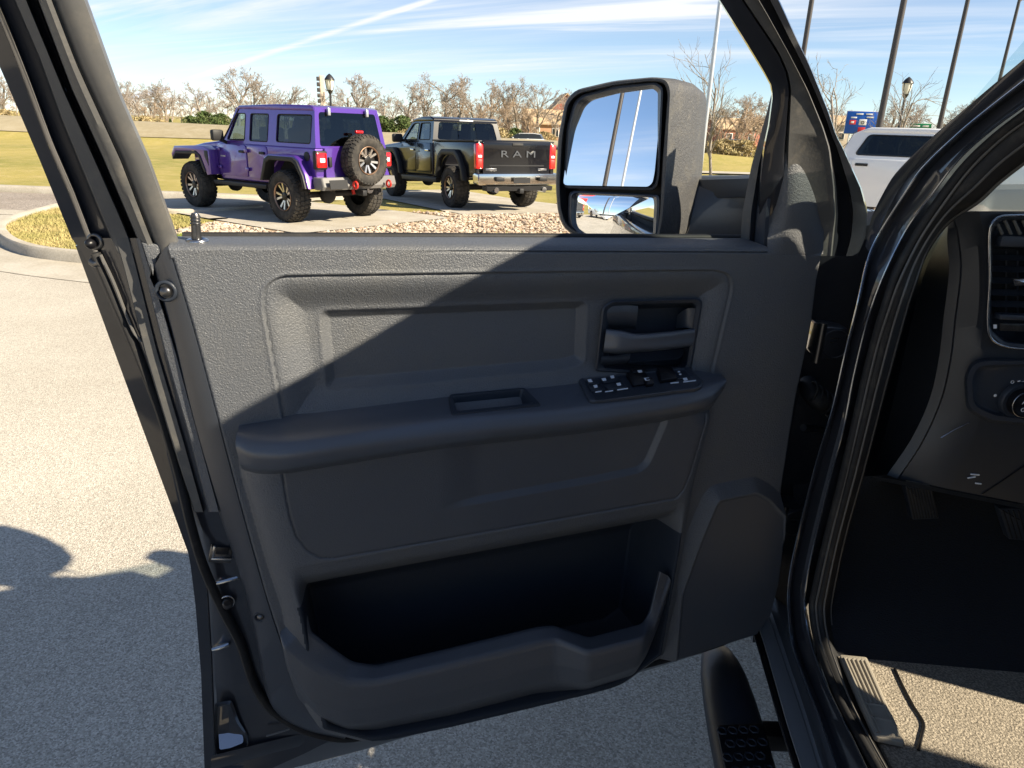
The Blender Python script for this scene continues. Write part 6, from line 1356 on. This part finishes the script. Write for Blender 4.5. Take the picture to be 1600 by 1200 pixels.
def gz(p): return float(G(p[0], p[1]))
jz_r, jz_f = gz(JEEP['p']) + PADZ, gz(jf(2.95, 0)) + PADZ
build_offroader(JEEP['p'], JEEP['fw'], jz_r, math.atan2(jz_r - jz_f, 2.95), 'glossy purple boxy off-road car with a spare wheel on its tailgate')
pz_r, pz_f = gz(PICK['p']) + 0.08, gz(pf(3.67, 0)) + 0.08
build_pickup('pickup_truck', PICK['p'], math.atan2(PICK['fw'][1], PICK['fw'][0]), pz_r, 'black_paint', 'black crew cab pickup with red tail lights parked right of the purple car', tilt=math.atan2(pz_r - pz_f, 3.67))
def build_wagon(loc, yaw, z0, body, label):
    root = empty('estate_car', (loc[0], loc[1], z0), label=label, cat='car', rot=(0, 0, yaw)); PB, BK = MATS[body], MATS['trim_black']
    prism('body', [(-1.0, 0.55), (-0.5, 0.45)] + arc(0, 0.42, 0.46, 170, 10, 9) + [(0.5, 0.40), (2.6, 0.40)] + arc(3.1, 0.42, 0.46, 170, 10, 9) + [(3.9, 0.45), (4.1, 0.65), (4.08, 1.10), (3.0, 1.30), (2.7, 1.42), (-0.96, 1.42), (-1.06, 1.0)], -0.98, 0.98, PB, root, 0.07, 3)
    yl = lambda z: 0.955 - 0.22 * (z - 1.40)
    outer = [(-0.98, 1.38), (2.75, 1.38), (1.95, 1.88), (1.7, 1.92), (-0.62, 1.92), (-0.78, 1.84)]
    wins = [poly_round([(-0.70, 1.47), (0.88, 1.47), (0.88, 1.83), (-0.52, 1.83)], 0.07, 4), poly_round([(0.97, 1.47), (2.40, 1.47), (1.85, 1.83), (0.97, 1.83)], 0.06, 4)]
    for s in (1, -1):
        pn = slab_holes('side_frame', outer, wins, lambda a, b, d: (a, s * (yl(b) - d), b), 0.06, PB, root)
        for w in wins:
            mesh('window', [(q_[0], s * (yl(q_[1]) - 0.015), q_[1]) for q_ in w], [tuple(range(len(w)))], MATS['tint_dark'], root, False)
            tube('window_seal', [(q_[0], s * (yl(q_[1]) + 0.001), q_[1]) for q_ in list(w) + [w[0]]], 0.010, BK, pn, sides=5, cap=False)
        for x0, x1 in ((-0.72, 0.90), (0.94, 2.5)):
            d_ = prism('door', poly_round([(x0, 0.55), (x1, 0.55), (x1, 1.41), (x0, 1.41)], 0.06, 3), s * 0.95, s * 0.992, PB, root, 0.012, 2)
            box('handle', (0.22, 0.035, 0.05), (x0 + 0.17, s * 0.998, 1.30), BK, d_, 0.014)
        box('tail_light', (0.12, 0.16, 0.40), (-1.02, s * 0.82, 1.15), MATS['red_lens'], root, 0.03); box('headlight', (0.2, 0.36, 0.16), (4.0, s * 0.72, 0.98), MATS['clear_lens'], root, 0.05)
        box('side_mirror', (0.14, 0.24, 0.18), (2.35, s * 1.08, 1.46), BK, root, 0.045)
        for x in (0, 3.1): wheel(root, (x, s * 0.84, 0.40), s, 0.40, 0.27, 0.235, 'pickup')
    prism('roof', [(-0.64, 1.86), (1.75, 1.87), (1.98, 1.86), (1.80, 1.94), (0.4, 1.97), (-0.50, 1.96), (-0.64, 1.91)], -0.86, 0.86, PB, root, 0.05, 3)
    for nm, x0, sl_, y0, y1 in (('rear_glass', -0.985, 0.40, 0.80, 0.72), ('windscreen', 2.72, -1.55, 0.88, 0.78)):
        mesh(nm, [(x0, -y0, 1.40), (x0, y0, 1.40), (x0 + sl_ * 0.5, y1, 1.88), (x0 + sl_ * 0.5, -y1, 1.88)], [(0, 1, 2, 3)], MATS['tint_dark'], root, False)
    for x in (1.7, 0.6):
        for y in (0.42, -0.42): box('seat', (0.16, 0.5, 0.7), (x, y, 1.35), MATS['seat_fabric'], root, 0.06)
    return root
build_wagon((7.35, 14.5), math.radians(-28), gz((7.3, 14)) + 0.004, 'white_paint', 'white tall car seen past the hinge side of the open door')

# ================================================================== trees
mat('bark', (0.30, 0.26, 0.22), 0.9, spec=0.1, noise=(2.5, (0.20, 0.17, 0.145), 0.4, 0.65)); mat('twig', (0.37, 0.325, 0.29), 0.9, spec=0.1, noise=(0.6, (0.29, 0.235, 0.19), 0.4, 0.65))
mat('bark_grey', (0.27, 0.24, 0.21), 0.9, spec=0.1); mat('twig_rust', (0.35, 0.27, 0.20), 0.9, spec=0.1, noise=(0.8, (0.42, 0.31, 0.21), 0.4, 0.65))
mat('cedar', (0.07, 0.11, 0.035), 0.85, spec=0.2, noise=(2.0, (0.13, 0.15, 0.06), 0.4, 0.65)); mat('brush', (0.40, 0.31, 0.17), 0.9, spec=0.1, noise=(0.5, (0.28, 0.24, 0.12), 0.4, 0.65))
def tree_parts(seed, height=8.0, spread=0.55, trunk_r=0.16, upright=0.35, levels=5, kids=(5, 5, 4, 4), tw=0.010, low=0.25, fine=2.0):
    """(trunk verts, faces), (crown verts, faces) of a bare tree"""
    r = np.random.default_rng(seed); A = [[], []]; Fc = [[], []]; cnt = [0, 0]
    def add(P, R, sides, k):
        V, F = tube_vf(np.array(P), np.array(R), sides); A[k].append(V); Fc[k] += [tuple(i + cnt[k] for i in f) for f in F]; cnt[k] += len(V)
    def grow_(p, d, L, rad, lev):
        n = 5 if lev < 2 else (3 if lev < 4 else 2)
        P = [p]; q = p.copy(); dd = d.copy(); dirs = [dd]
        for i in range(n):
            dd = dd + r.normal(0, 0.10 + 0.05 * lev, 3) + np.array([0, 0, upright * (0.10 if lev else 0.0)]); dd /= np.linalg.norm(dd); q = q + dd * L / n; P.append(q); dirs.append(dd)
        end = 0.55 if lev < levels - 1 else 0.35
        R = np.linspace(rad, max(rad * end, tw * 0.6), n + 1)
        add(P, R, 6 if lev == 0 else (4 if lev < 3 else 3), 0 if lev < 2 else 1)
        if lev >= levels - 1: return
        K = kids[min(lev, len(kids) - 1)]
        for j in range(K):
            t = (low if lev == 0 else 0.25) + (1 - (low if lev == 0 else 0.25)) * (j + r.uniform(0.1, 0.9)) / K; t = min(t, 0.98)
            i = min(int(t * n), n - 1); pp = P[i] + (P[i + 1] - P[i]) * (t * n - i); d0 = dirs[i + 1]
            s_ = np.cross(d0, r.normal(0, 1, 3)); s_ /= np.linalg.norm(s_) + 1e-9
            a = r.uniform(0.6, 1.15) * spread * 1.6
            nd = d0 * math.cos(a) + s_ * math.sin(a); nd[2] = nd[2] * 0.9 + upright * 0.35; nd /= np.linalg.norm(nd)
            grow_(pp, nd, L * r.uniform(0.45, 0.72) * (1 - 0.25 * t), max(R[i] * r.uniform(0.42, 0.6), tw), lev + 1)
    grow_(np.zeros(3), np.array([0, 0, 1.0]), height * 0.62, trunk_r, 0)
    out = []
    for k in (0, 1):
        V = np.vstack(A[k]); out.append((V, Fc[k]))
    top = max(out[0][0][:, 2].max(), out[1][0][:, 2].max()); s = height / top
    return [(V * s, F) for V, F in out]
def tree_mesh(seed, m1, m2, **k):
    res = []
    for (V, F), nm, m_ in zip(tree_parts(seed, **k), ('trunk', 'crown'), (m1, m2)):
        me = bpy.data.meshes.new(nm); me.from_pydata(V.tolist(), [], F); me.materials.append(MATS[m_])
        for p in me.polygons: p.use_smooth = True
        res.append(me)
    return res
BIG = [tree_mesh(100 + i, 'bark', 'twig', height=8.0, spread=0.50 + 0.05 * (i % 3), trunk_r=0.20, levels=6, kids=(7, 5, 4, 4, 3), tw=0.016, low=0.18, upright=0.5) for i in range(5)]
RUST = [tree_mesh(140 + i, 'bark', 'twig_rust', height=5.0, spread=0.55, trunk_r=0.12, levels=5, kids=(9, 6, 5, 4), tw=0.016, low=0.06, upright=0.3) for i in range(3)]
YOUNG = [tree_mesh(160 + i, 'bark_grey', 'bark_grey', height=5.0, spread=0.46, trunk_r=0.055, levels=4, kids=(11, 4, 3), tw=0.006, low=0.26, upright=0.5) for i in range(3)]
def put_tree(name, pair, x, y, s, rz, label, group, cat='tree', z=None):
    o = empty(name, (x, y, (gz((x, y)) - 0.05) if z is None else z), rz, label, cat, group); o.scale = (s, s, s * 1.0)
    for nm, me in zip(('trunk', 'crown'), pair):
        c = bpy.data.objects.new(nm, me); COL.objects.link(c); c.parent = o
    return o
def at_px(px, d, zc=0.0):
    """ground position under an image column at a given distance"""
    r_ = ray(px, 205); return (r_[0] / r_[1] * d, d)
ORD = ['first', 'second', 'third', 'fourth', 'fifth', 'sixth', 'seventh', 'eighth', 'ninth', 'tenth']
SEG = [(150, 'left of the door frame'), (346, 'between the door frame and the purple car'), (595, 'behind the purple car'), (690, 'between the purple car and the black pickup'), (872, 'behind the black pickup'), (1060, 'at the left edge of the side mirror'), (1250, 'right of the side mirror'), (1700, 'beyond the white car at right')]
COUNT = {}
def seg_label(kind_, px):
    s_ = next(t for lim, t in SEG if px < lim); k_ = (kind_, s_); COUNT[k_] = COUNT.get(k_, 0) + 1
    return '%s %s from the left %s' % (ORD[COUNT[k_] - 1], kind_, s_)
# bare trees of the tree line: column, distance, height
LINE = [(-30, 95, 7.5), (8, 112, 8.0), (205, 118, 7.2), (222, 108, 6.4), (243, 126, 8.0), (262, 112, 6.6), (318, 122, 7.4), (372, 116, 9.6), (398, 108, 8.8), (425, 120, 8.6), (452, 128, 7.6), (545, 118, 8.2), (572, 110, 8.8), (600, 122, 7.6), (636, 116, 7.8), (664, 108, 7.9), (690, 104, 9.0), (716, 112, 9.2), (742, 106, 8.4), (765, 114, 9.0), (790, 108, 8.2), (812, 104, 8.6), (838, 100, 7.8), (866, 112, 7.2), (905, 118, 8.0)]
RLINE = [(1085, 92, 6.6), (1108, 84, 6.0), (1150, 90, 6.8), (1178, 82, 6.2), (1205, 88, 6.6), (1300, 95, 6.0), (1352, 120, 5.2), (1395, 96, 7.0), (1428, 104, 7.2), (1462, 120, 6.4), (1505, 92, 7.4), (1530, 84, 7.0), (1560, 96, 7.6)]
for i, (px, d, hgt) in enumerate(sorted(LINE)):
    x, y = at_px(px, d); put_tree('bare_tree', BIG[i % 5], x, y, hgt / 8.0, 1.7 * i, seg_label('tall bare tree', px), 'bare trees along the horizon', z=-0.3)
for i, (px, d, hgt) in enumerate(sorted(RLINE)):
    x, y = at_px(px, d); put_tree('bare_tree', BIG[(i + 2) % 5], x, y, hgt / 8.0, 2.3 * i, seg_label('tall bare tree', px), 'distant bare trees at right', z=-0.3)
for i, (px, d, hgt) in enumerate([(232, 92, 3.4), (260, 95, 3.8), (722, 88, 4.6), (752, 86, 5.0), (778, 90, 5.4), (800, 85, 5.2), (826, 84, 4.6), (1128, 70, 4.4), (1160, 66, 4.8), (1190, 68, 4.6), (1090, 74, 4.2), (1385, 80, 3.4), (1405, 78, 3.6), (1440, 82, 3.2)].__class__(sorted([(232, 92, 3.4), (260, 95, 3.8), (722, 88, 4.6), (752, 86, 5.0), (778, 90, 5.4), (800, 85, 5.2), (826, 84, 4.6), (1128, 70, 4.4), (1160, 66, 4.8), (1190, 68, 4.6), (1090, 74, 4.2), (1385, 80, 3.4), (1405, 78, 3.6), (1440, 82, 3.2)]))):
    x, y = at_px(px, d); put_tree('small_tree', RUST[i % 3], x, y, hgt / 5.0, 1.1 * i, seg_label('low rust-brown thicket tree', px), 'rust coloured small trees', z=-0.3)
# planted young trees
x, y = at_px(1122, 27.5); put_tree('young_tree', YOUNG[0], x, y, 1.06, 0.4, 'slim bare young tree on the lawn right of the side mirror', None, z=gz((x, y)))
x, y = at_px(1312, 25.0); put_tree('young_tree', YOUNG[1], x, y, 0.92, 1.2, 'slim bare young tree beside the blue road sign', None, z=gz((x, y)))
x, y = at_px(1408, 30.0); put_tree('young_tree', YOUNG[2], x, y, 0.92, 2.2, 'slim bare young tree behind the white pickup', None, z=gz((x, y)))
# the far wood: one mass
def wood(name, spots, pairs, mt, label):
    V, F, n = [], [], 0
    for i, (x, y, s) in enumerate(spots):
        for me in pairs[i % len(pairs)]:
            v = np.empty(len(me.vertices) * 3); me.vertices.foreach_get('co', v); v = v.reshape(-1, 3) * s; a = 1.3 * i; c_, s_ = math.cos(a), math.sin(a)
            v = np.stack([v[:, 0] * c_ - v[:, 1] * s_ + x, v[:, 0] * s_ + v[:, 1] * c_ + y, v[:, 2] - 0.3], 1)
            V.append(v); F += [tuple(k + n for k in p.vertices) for p in me.polygons]; n += len(v)
    me = bpy.data.meshes.new(name); me.from_pydata(np.vstack(V).tolist(), [], F); o = link(name, me, MATS[mt])
    tag(o, label, 'woodland', kind='stuff')
FAR = [tree_mesh(180 + i, 'bark', 'twig', height=8.0, spread=0.6, trunk_r=0.16, levels=5, kids=(7, 5, 4, 3), tw=0.035, low=0.12, upright=0.4) for i in range(3)]
wood('far_wood', [(*at_px(px, rng.uniform(140, 175)), rng.uniform(0.62, 0.95)) for px in list(range(-60, 930, 15)) + list(range(1060, 1620, 22))], FAR, 'twig', 'hazy brown winter woodland along the horizon')
# cedars and dry brush
def blob_mesh(seed, n, sx, sz, cone, leaf):
    r = np.random.default_rng(seed); t = r.uniform(0, 1, n)**0.8; a = r.uniform(0, 6.28, n); rad = (1 - t if cone else np.sqrt(np.clip(1 - (2 * t - 1)**2, 0.02, 1))) * sx * np.sqrt(r.uniform(0.15, 1, n)) * (0.75 + 0.35 * np.sin(3 * a + 9 * t))
    c = np.stack([rad * np.cos(a), rad * np.sin(a), 0.05 + t * sz], 1)
    u = r.normal(0, 1, (n, 3)); u /= np.linalg.norm(u, axis=1)[:, None]; w = r.normal(0, 1, (n, 3)); w -= u * (u * w).sum(1)[:, None]; w /= np.linalg.norm(w, axis=1)[:, None]
    V = np.stack([c - u * leaf, c + w * leaf * 0.6, c + u * leaf], 1).reshape(-1, 3); return V, np.arange(3 * n).reshape(-1, 3)
def plant_pair(seed, n, sx, sz, cone, leaf, m1):
    V, F = blob_mesh(seed, n, sx, sz, cone, leaf); me = bpy.data.meshes.new('foliage'); me.from_pydata(V.tolist(), [], F.tolist()); me.materials.append(MATS[m1])
    Vt, Ft = tube_vf(np.array([[0, 0, -0.1], [0, 0, sz * 0.5], [0.02, 0, sz * 0.9]]), np.array([0.10, 0.06, 0.02]), 5); mt = bpy.data.meshes.new('trunk'); mt.from_pydata(Vt.tolist(), [], Ft); mt.materials.append(MATS['bark'])
    return mt, me
CED = [plant_pair(300 + i, 1500, 1.2, 2.1, i == 0, 0.17, 'cedar') for i in range(3)]
BRU = [plant_pair(320 + i, 1300, 1.6, 1.6, False, 0.16, 'brush') for i in range(2)]
for i, (px, d, s) in enumerate([(268, 88, 0.75), (300, 92, 0.95), (322, 88, 1.2), (336, 90, 1.0), (348, 86, 1.1), (597, 84, 1.25), (612, 86, 1.1), (628, 84, 1.3), (805, 82, 0.9), (1345, 150, 2.3), (1364, 150, 2.1)]):
    x, y = at_px(px, d); put_tree('cedar', CED[i % 3], x, y, s, i, seg_label('small dark green cedar', px), 'cedars at the tree line', z=-0.3)
for i, (px, d, s) in enumerate([(200, 80, 1.0), (228, 82, 1.1), (245, 84, 1.0), (640, 80, 0.9), (670, 78, 1.0), (700, 78, 1.1), (740, 80, 1.2), (775, 78, 1.2), (850, 80, 1.0), (1100, 62, 0.9), (1135, 60, 1.0), (1165, 60, 1.0), (1385, 75, 1.5), (1410, 74, 1.6), (1445, 76, 1.5), (1470, 78, 1.4), (-20, 78, 1.2), (12, 80, 1.2)]):
    x, y = at_px(px, d); put_tree('shrub', BRU[i % 2], x, y, s, i, seg_label('dry tan shrub', px), 'dry shrubs at the woodland edge', cat='shrub', z=-0.3)

# ================================================================== poles, lamps, signs
mat('pole_dark', (0.07, 0.062, 0.058), 0.45, metal=0.3); mat('pole_silver', (0.55, 0.56, 0.57), 0.35, metal=0.6); mat('lamp_black', (0.025, 0.025, 0.027), 0.4); mat('lamp_glass', (0.80, 0.78, 0.70), 0.3)
mat('sign_blue', (0.008, 0.085, 0.42), 0.4); mat('sign_green', (0.01, 0.20, 0.08), 0.4); mat('sign_red', (0.55, 0.03, 0.03), 0.4); mat('sign_white', (0.75, 0.75, 0.74), 0.4)
mat('brick', (0.30, 0.11, 0.08), 0.85, noise=(8, (0.38, 0.16, 0.11), 0.4, 0.6)); mat('tan_brick', (0.46, 0.26, 0.15), 0.85, noise=(8, (0.52, 0.32, 0.20), 0.4, 0.6)); mat('roof_tan', (0.52, 0.38, 0.23), 0.85, noise=(4, (0.44, 0.31, 0.19), 0.4, 0.6)); mat('stucco', (0.55, 0.47, 0.37), 0.85, noise=(3, (0.50, 0.42, 0.33), 0.4, 0.6)); mat('pane_dark', (0.03, 0.035, 0.04), 0.1)
def light_pole(px, d, hgt, mt, label, r=0.085, heads=2, ang=0.0, xy=None, group='parking lot light poles'):
    x, y = xy if xy else at_px(px, d); o = empty('light_pole', (x, y, gz((x, y))), ang, label, 'light pole', group)
    tube('pole', [(0, 0, -0.1), (0, 0, hgt * 0.5), (0, 0, hgt)], [r, r * 0.85, r * 0.7], MATS[mt], o, sides=14)
    tube('base', [(0, 0, -0.1), (0, 0, 0.55), (0, 0, 0.60)], [0.26, 0.26, 0.22], MATS['concrete'], o, sides=16)
    for k_ in range(heads):
        s = 1 if k_ == 0 else -1
        hd = box('lamp_head', (0.62, 0.30, 0.09), (s * 0.62, 0, hgt - 0.02), MATS['lamp_black'], o, 0.03); tube('arm', [(0, 0, hgt - 0.15), (s * 0.18, 0, hgt - 0.04), (s * 0.40, 0, hgt - 0.02)], 0.03, MATS[mt], o, sides=8)
        box('lens', (0.48, 0.22, 0.012), (s * 0.64, 0, hgt - 0.072), MATS['lamp_glass'], hd, 0.004)
    return o
light_pole(1101, 24, 11.0, 'pole_silver', 'thin silver light pole rising behind the side mirror', r=0.075)
light_pole(1236, 21, 11.0, 'pole_dark', 'dark light pole cut by the front door frame', r=0.075)
light_pole(1372, 19, 11.0, 'pole_dark', 'dark light pole above the white pickup, left of the lantern', r=0.085)
light_pole(1466, 24.5, 7.05, 'pole_dark', 'dark light pole right of the lantern, its head at the top edge', r=0.085, ang=0.3, heads=1)
light_pole(1542, 33, 7.6, 'pole_dark', 'dark light pole farthest right with a curved arm head', r=0.085, ang=0.2, heads=1)
def lantern(px, d, hgt, label):
    x, y = at_px(px, d); o = empty('street_lamp', (x, y, gz((x, y))), 0, label, 'street lamp', 'lantern street lamps'); LB = MATS['lamp_black']
    tube('post', [(0, 0, -0.1), (0, 0, 0.5), (0, 0, 0.7), (0, 0, hgt - 0.95)], [0.14, 0.13, 0.07, 0.055], LB, o, sides=10)
    tube('collar', [(0, 0, hgt - 1.0), (0, 0, hgt - 0.92), (0, 0, hgt - 0.80)], [0.06, 0.10, 0.16], LB, o, sides=10)
    tube('globe', [(0, 0, hgt - 0.80), (0, 0, hgt - 0.55), (0, 0, hgt - 0.30)], [0.13, 0.20, 0.22], MATS['lamp_glass'], o, sides=12)
    for k_ in range(4): a = k_ * math.pi / 2 + 0.4; tube('cage_bar', [(0.15 * math.cos(a), 0.15 * math.sin(a), hgt - 0.82), (0.24 * math.cos(a), 0.24 * math.sin(a), hgt - 0.30)], 0.018, LB, o, sides=5)
    tube('cap', [(0, 0, hgt - 0.31), (0, 0, hgt - 0.26), (0, 0, hgt - 0.10), (0, 0, hgt)], [0.27, 0.26, 0.14, 0.02], LB, o, sides=12)
lantern(519, 40, 4.2, 'black lantern street lamp beside a striped tower, behind the purple car'); lantern(1403, 38, 4.9, 'black lantern street lamp behind the white pickup')
# striped sign tower
x, y = at_px(505, 150); tw_ = empty('sign_tower', (x, y, -0.3), math.radians(20), 'tall pale tower with dark stacked panels behind the purple car', 'tower')
box('shaft', (0.9, 0.9, 10.4), (0.25, 0, 5.2), MATS['stucco'], tw_, 0.03)
for k_ in range(9): box('panel', (0.62, 0.92, 0.72), (-0.42, 0, 1.6 + k_ * 1.02), MATS['pole_dark'], tw_, 0.03)
# blue services sign and green direction sign
def road_sign(px, d, w, h, zc, mt, label, cat='sign'):
    x, y = at_px(px, d); rz = math.atan2(x, y) * -0.6
    o = empty('road_sign', (x, y, -0.3), rz, label, cat)
    box('panel', (w, 0.05, h), (0, 0, zc + 0.3), MATS[mt], o, 0.02); box('border', (w + 0.08, 0.03, h + 0.08), (0, 0.02, zc + 0.3), MATS['sign_white'], o, 0.02)
    for s in (-1, 1): tube('post', [(s * w * 0.32, 0.06, -0.2), (s * w * 0.32, 0.06, zc + h / 2)], 0.06, MATS['pole_silver'], o, sides=6)
    return o
s1 = road_sign(1344, 58, 2.30, 1.62, 2.92, 'sign_blue', 'blue roadside services sign with small logo squares')
def on_sign(o, name, w, h, cx, cz, mt): return box(name, (w, 0.02, h), (cx, -0.032, cz), MATS[mt], o, 0.003)
zc = 3.22
on_sign(s1, 'logo', 0.46, 0.32, -0.66, zc + 0.02, 'sign_red'); on_sign(s1, 'logo', 0.54, 0.42, 0.06, zc + 0.04, 'sign_white'); on_sign(s1, 'logo', 0.52, 0.40, 0.06, zc - 0.52, 'sign_red')
box('logo_mark', (0.22, 0.02, 0.14), (-0.68, -0.045, zc + 0.02), MATS['sign_white'], s1, 0.003); ring('logo_mark', (0.06, -0.045, zc + 0.02), (0, -1, 0), 0.10, 0.03, MATS['pole_dark'], s1)
for cx_, cz_, w_ in ((-0.25, 0.62, 0.50), (0.42, 0.62, 0.46), (-0.62, 0.36, 0.42), (0.52, 0.40, 0.50)): on_sign(s1, 'lettering', w_, 0.10, cx_, zc + cz_, 'sign_white')
s2 = road_sign(1437, 95, 2.4, 0.62, 3.55, 'sign_green', 'green direction sign above the white pickup roof')
for cx_, w_ in ((-0.5, 0.8), (0.55, 0.7)): on_sign(s2, 'lettering', w_, 0.20, cx_, 3.85, 'sign_white')

# ================================================================== houses
def house(px, d, w, dep, wall_h, roof_h, rz, wall, roofm, label, z=-0.3, gable_h=None, xy=None):
    x, y = xy if xy else at_px(px, d); o = empty('house', (x, y, z), rz, label, 'house')
    box('wall', (w, dep, wall_h), (0, 0, wall_h / 2), MATS[wall], o, 0.02)
    e = 0.35
    prism('roof', [(-dep / 2 - e, wall_h - 0.12), (0, wall_h + roof_h), (dep / 2 + e, wall_h - 0.12), (dep / 2 + e, wall_h + 0.05), (0, wall_h + roof_h + 0.2), (-dep / 2 - e, wall_h + 0.05)], -w / 2 - e, w / 2 + e, MATS[roofm], o, 0.0, shape=lambda a, b, c: (b, a, c))
    prism('gable', [(-dep / 2, wall_h), (dep / 2, wall_h), (0, wall_h + roof_h)], -w / 2, w / 2, MATS[wall], o, 0.0, shape=lambda a, b, c: (b, a, c))
    nw = max(2, int(w / 3))
    for k_ in range(nw):
        fx = -w / 2 + (k_ + 0.5) * w / nw
        wd = box('window', (1.1, 0.08, 1.3), (fx, -dep / 2 - 0.02, wall_h * 0.55), MATS['sign_white'], o, 0.01); box('pane', (0.92, 0.04, 1.12), (fx, -dep / 2 - 0.06, wall_h * 0.55), MATS['pane_dark'], wd, 0.0)
    return o
house(862, 120, 9.0, 8.0, 2.7, 2.0, math.radians(6), 'tan_brick', 'roof_tan', 'low tan brick house beyond the black pickup tailgate')
house(878, 132, 7.0, 8.0, 3.2, 4.4, math.radians(96), 'brick', 'roof_tan', 'dark red gabled house behind the low tan brick house')
house(1142, 130, 8.0, 7.0, 3.0, 1.6, math.radians(12), 'brick', 'roof_tan', 'red brick house behind the bare trees right of the mirror')
house(1186, 138, 7.0, 7.0, 3.0, 1.6, math.radians(-10), 'tan_brick', 'roof_tan', 'tan brick house near the front door frame')
house(1300, 150, 5.0, 6.0, 4.6, 1.6, math.radians(-10), 'stucco', 'roof_tan', 'beige house left of the blue road sign')

# ================================================================== more vehicles, far off and behind the camera (seen in the mirror)
def sedan(name, loc, yaw, z0, body, label, cat='car', group=None, tall=0.0):
    root = empty(name, (loc[0], loc[1], z0), label=label, cat=cat, rot=(0, 0, yaw), group=group); PB = MATS[body]; BK = MATS['trim_black']; t = tall
    prism('body', [(-0.95, 0.42), (-0.42, 0.34)] + arc(0, 0.34, 0.37, 172, 8, 8) + [(0.42, 0.30), (2.40, 0.30)] + arc(2.85, 0.34, 0.37, 172, 8, 8) + [(3.60, 0.34), (3.78, 0.50), (3.74, 0.76 + t * 0.4), (2.70, 0.98 + t * 0.5), (-0.80, 1.02 + t * 0.5), (-1.0, 0.90 + t * 0.3)], -0.92, 0.92, PB, root, 0.07, 3)
    gp_ = [(-0.75, 1.0 + t * 0.5), (2.55, 0.98 + t * 0.5), (1.75, 1.42 + t), (0.2, 1.47 + t), (-0.45, 1.40 + t)]
    prism('glasshouse', gp_, -0.80, 0.80, MATS['pane_dark'], root, 0.05, 2, shape=lambda x, y, z: (x, y * (1 - 0.22 * max(0, z - 1.0 - t * 0.5)), z))
    prism('roof', [(-0.42, 1.38 + t), (1.70, 1.40 + t), (1.55, 1.47 + t), (0.3, 1.50 + t), (-0.36, 1.44 + t)], -0.70, 0.70, PB, root, 0.03, 2)
    for s in (1, -1):
        for x in (0.62, 1.55): prism('pillar', [(x, 1.0 + t * 0.5), (x + 0.10, 1.0 + t * 0.5), (x + 0.06, 1.42 + t), (x - 0.02, 1.42 + t)], s * 0.70, s * (0.79 - 0.05 * t), PB, root, 0.0, shape=lambda a, b, c: (a, b - s * 0.17 * max(0, c - 1.0 - t * 0.5) + s * 0.012, c))
        box('tail_light', (0.08, 0.36, 0.14), (-0.96, s * 0.68, 0.86 + t * 0.3), MATS['red_lens'], root, 0.03); box('headlight', (0.20, 0.34, 0.13), (3.66, s * 0.68, 0.70 + t * 0.3), MATS['clear_lens'], root, 0.04)
        box('side_mirror', (0.12, 0.2, 0.13), (2.15, s * 0.98, 1.06 + t * 0.5), PB, root, 0.04)
        for x in (0, 2.85): wheel(root, (x, s * 0.80, 0.33), s, 0.33, 0.22, 0.20, 'pickup')
    return root
x, y = at_px(303, 104); sedan('car', (x, y), math.radians(6), -0.40, 'grey_paint', 'dark SUV with pale roof driving beyond the far bank at left', tall=0.30)
x, y = at_px(838, 74); sedan('car', (x, y), math.radians(170), -0.35, 'white_paint', 'white car parked in front of the low tan brick house', tall=0.1)
x, y = at_px(1160, 88); sedan('car', (x, y), math.radians(175), -0.3, 'silver_paint', 'pale car far behind the young tree right of the mirror', tall=0.1)

# behind and left of the camera: what the convex mirror shows
build_pickup('pickup_truck', (-17, -0.5), math.radians(165), 0.004, 'grey_paint', 'dark pickup reflected in the lower mirror glass', letters=False)
for i, (x_, y_, w_) in enumerate(((-19.0, -6.5, 'white_paint'), (-21.5, -10.5, 'white_paint'), (-23.5, -15.0, 'silver_paint'), (-18.0, 5.5, 'white_paint'))):
    sedan('car', (x_, y_), math.radians(150 + 9 * i), 0.004, w_, ['first white car reflected behind the dark pickup in the lower mirror', 'second white car reflected in the lower mirror row', 'silver car reflected at the end of the lower mirror row', 'white car reflected at the left edge of the lower mirror'][i], tall=0.25)
rs = empty('shop_sign', (-42, -9.5, 0), math.radians(78), 'red and white pylon sign reflected in the lower mirror glass', 'sign')
for s in (-0.7, 0.7): tube('post', [(s, 0, -0.1), (s, 0, 8.5)], 0.14, MATS['sign_white'], rs, sides=8)
box('panel', (3.0, 0.4, 2.4), (0, 0, 9.6), MATS['sign_red'], rs, 0.05); box('panel', (2.6, 0.4, 2.0), (0, 0, 7.3), MATS['sign_white'], rs, 0.05)
for i, (x_, y_) in enumerate(((-60, 4), (-64, 9), (-62, 15), (-70, 21), (-66, -2), (-75, -14), (-72, -24), (-60, 26), (-52, 32))):
    put_tree('bare_tree', BIG[i % 5], x_, y_, 1.0, i, 'bare tree reflected along the horizon of the lower mirror', 'bare trees seen in the mirror', z=-0.1)
light_pole(0, 0, 11.0, 'pole_dark', 'dark light pole reflected in the large mirror glass', r=0.10, xy=(-23.9, -8.4))
light_pole(0, 0, 13.0, 'pole_silver', 'silver light pole reflected beside the dark pole in the mirror', r=0.09, xy=(-32.8, -13.0))
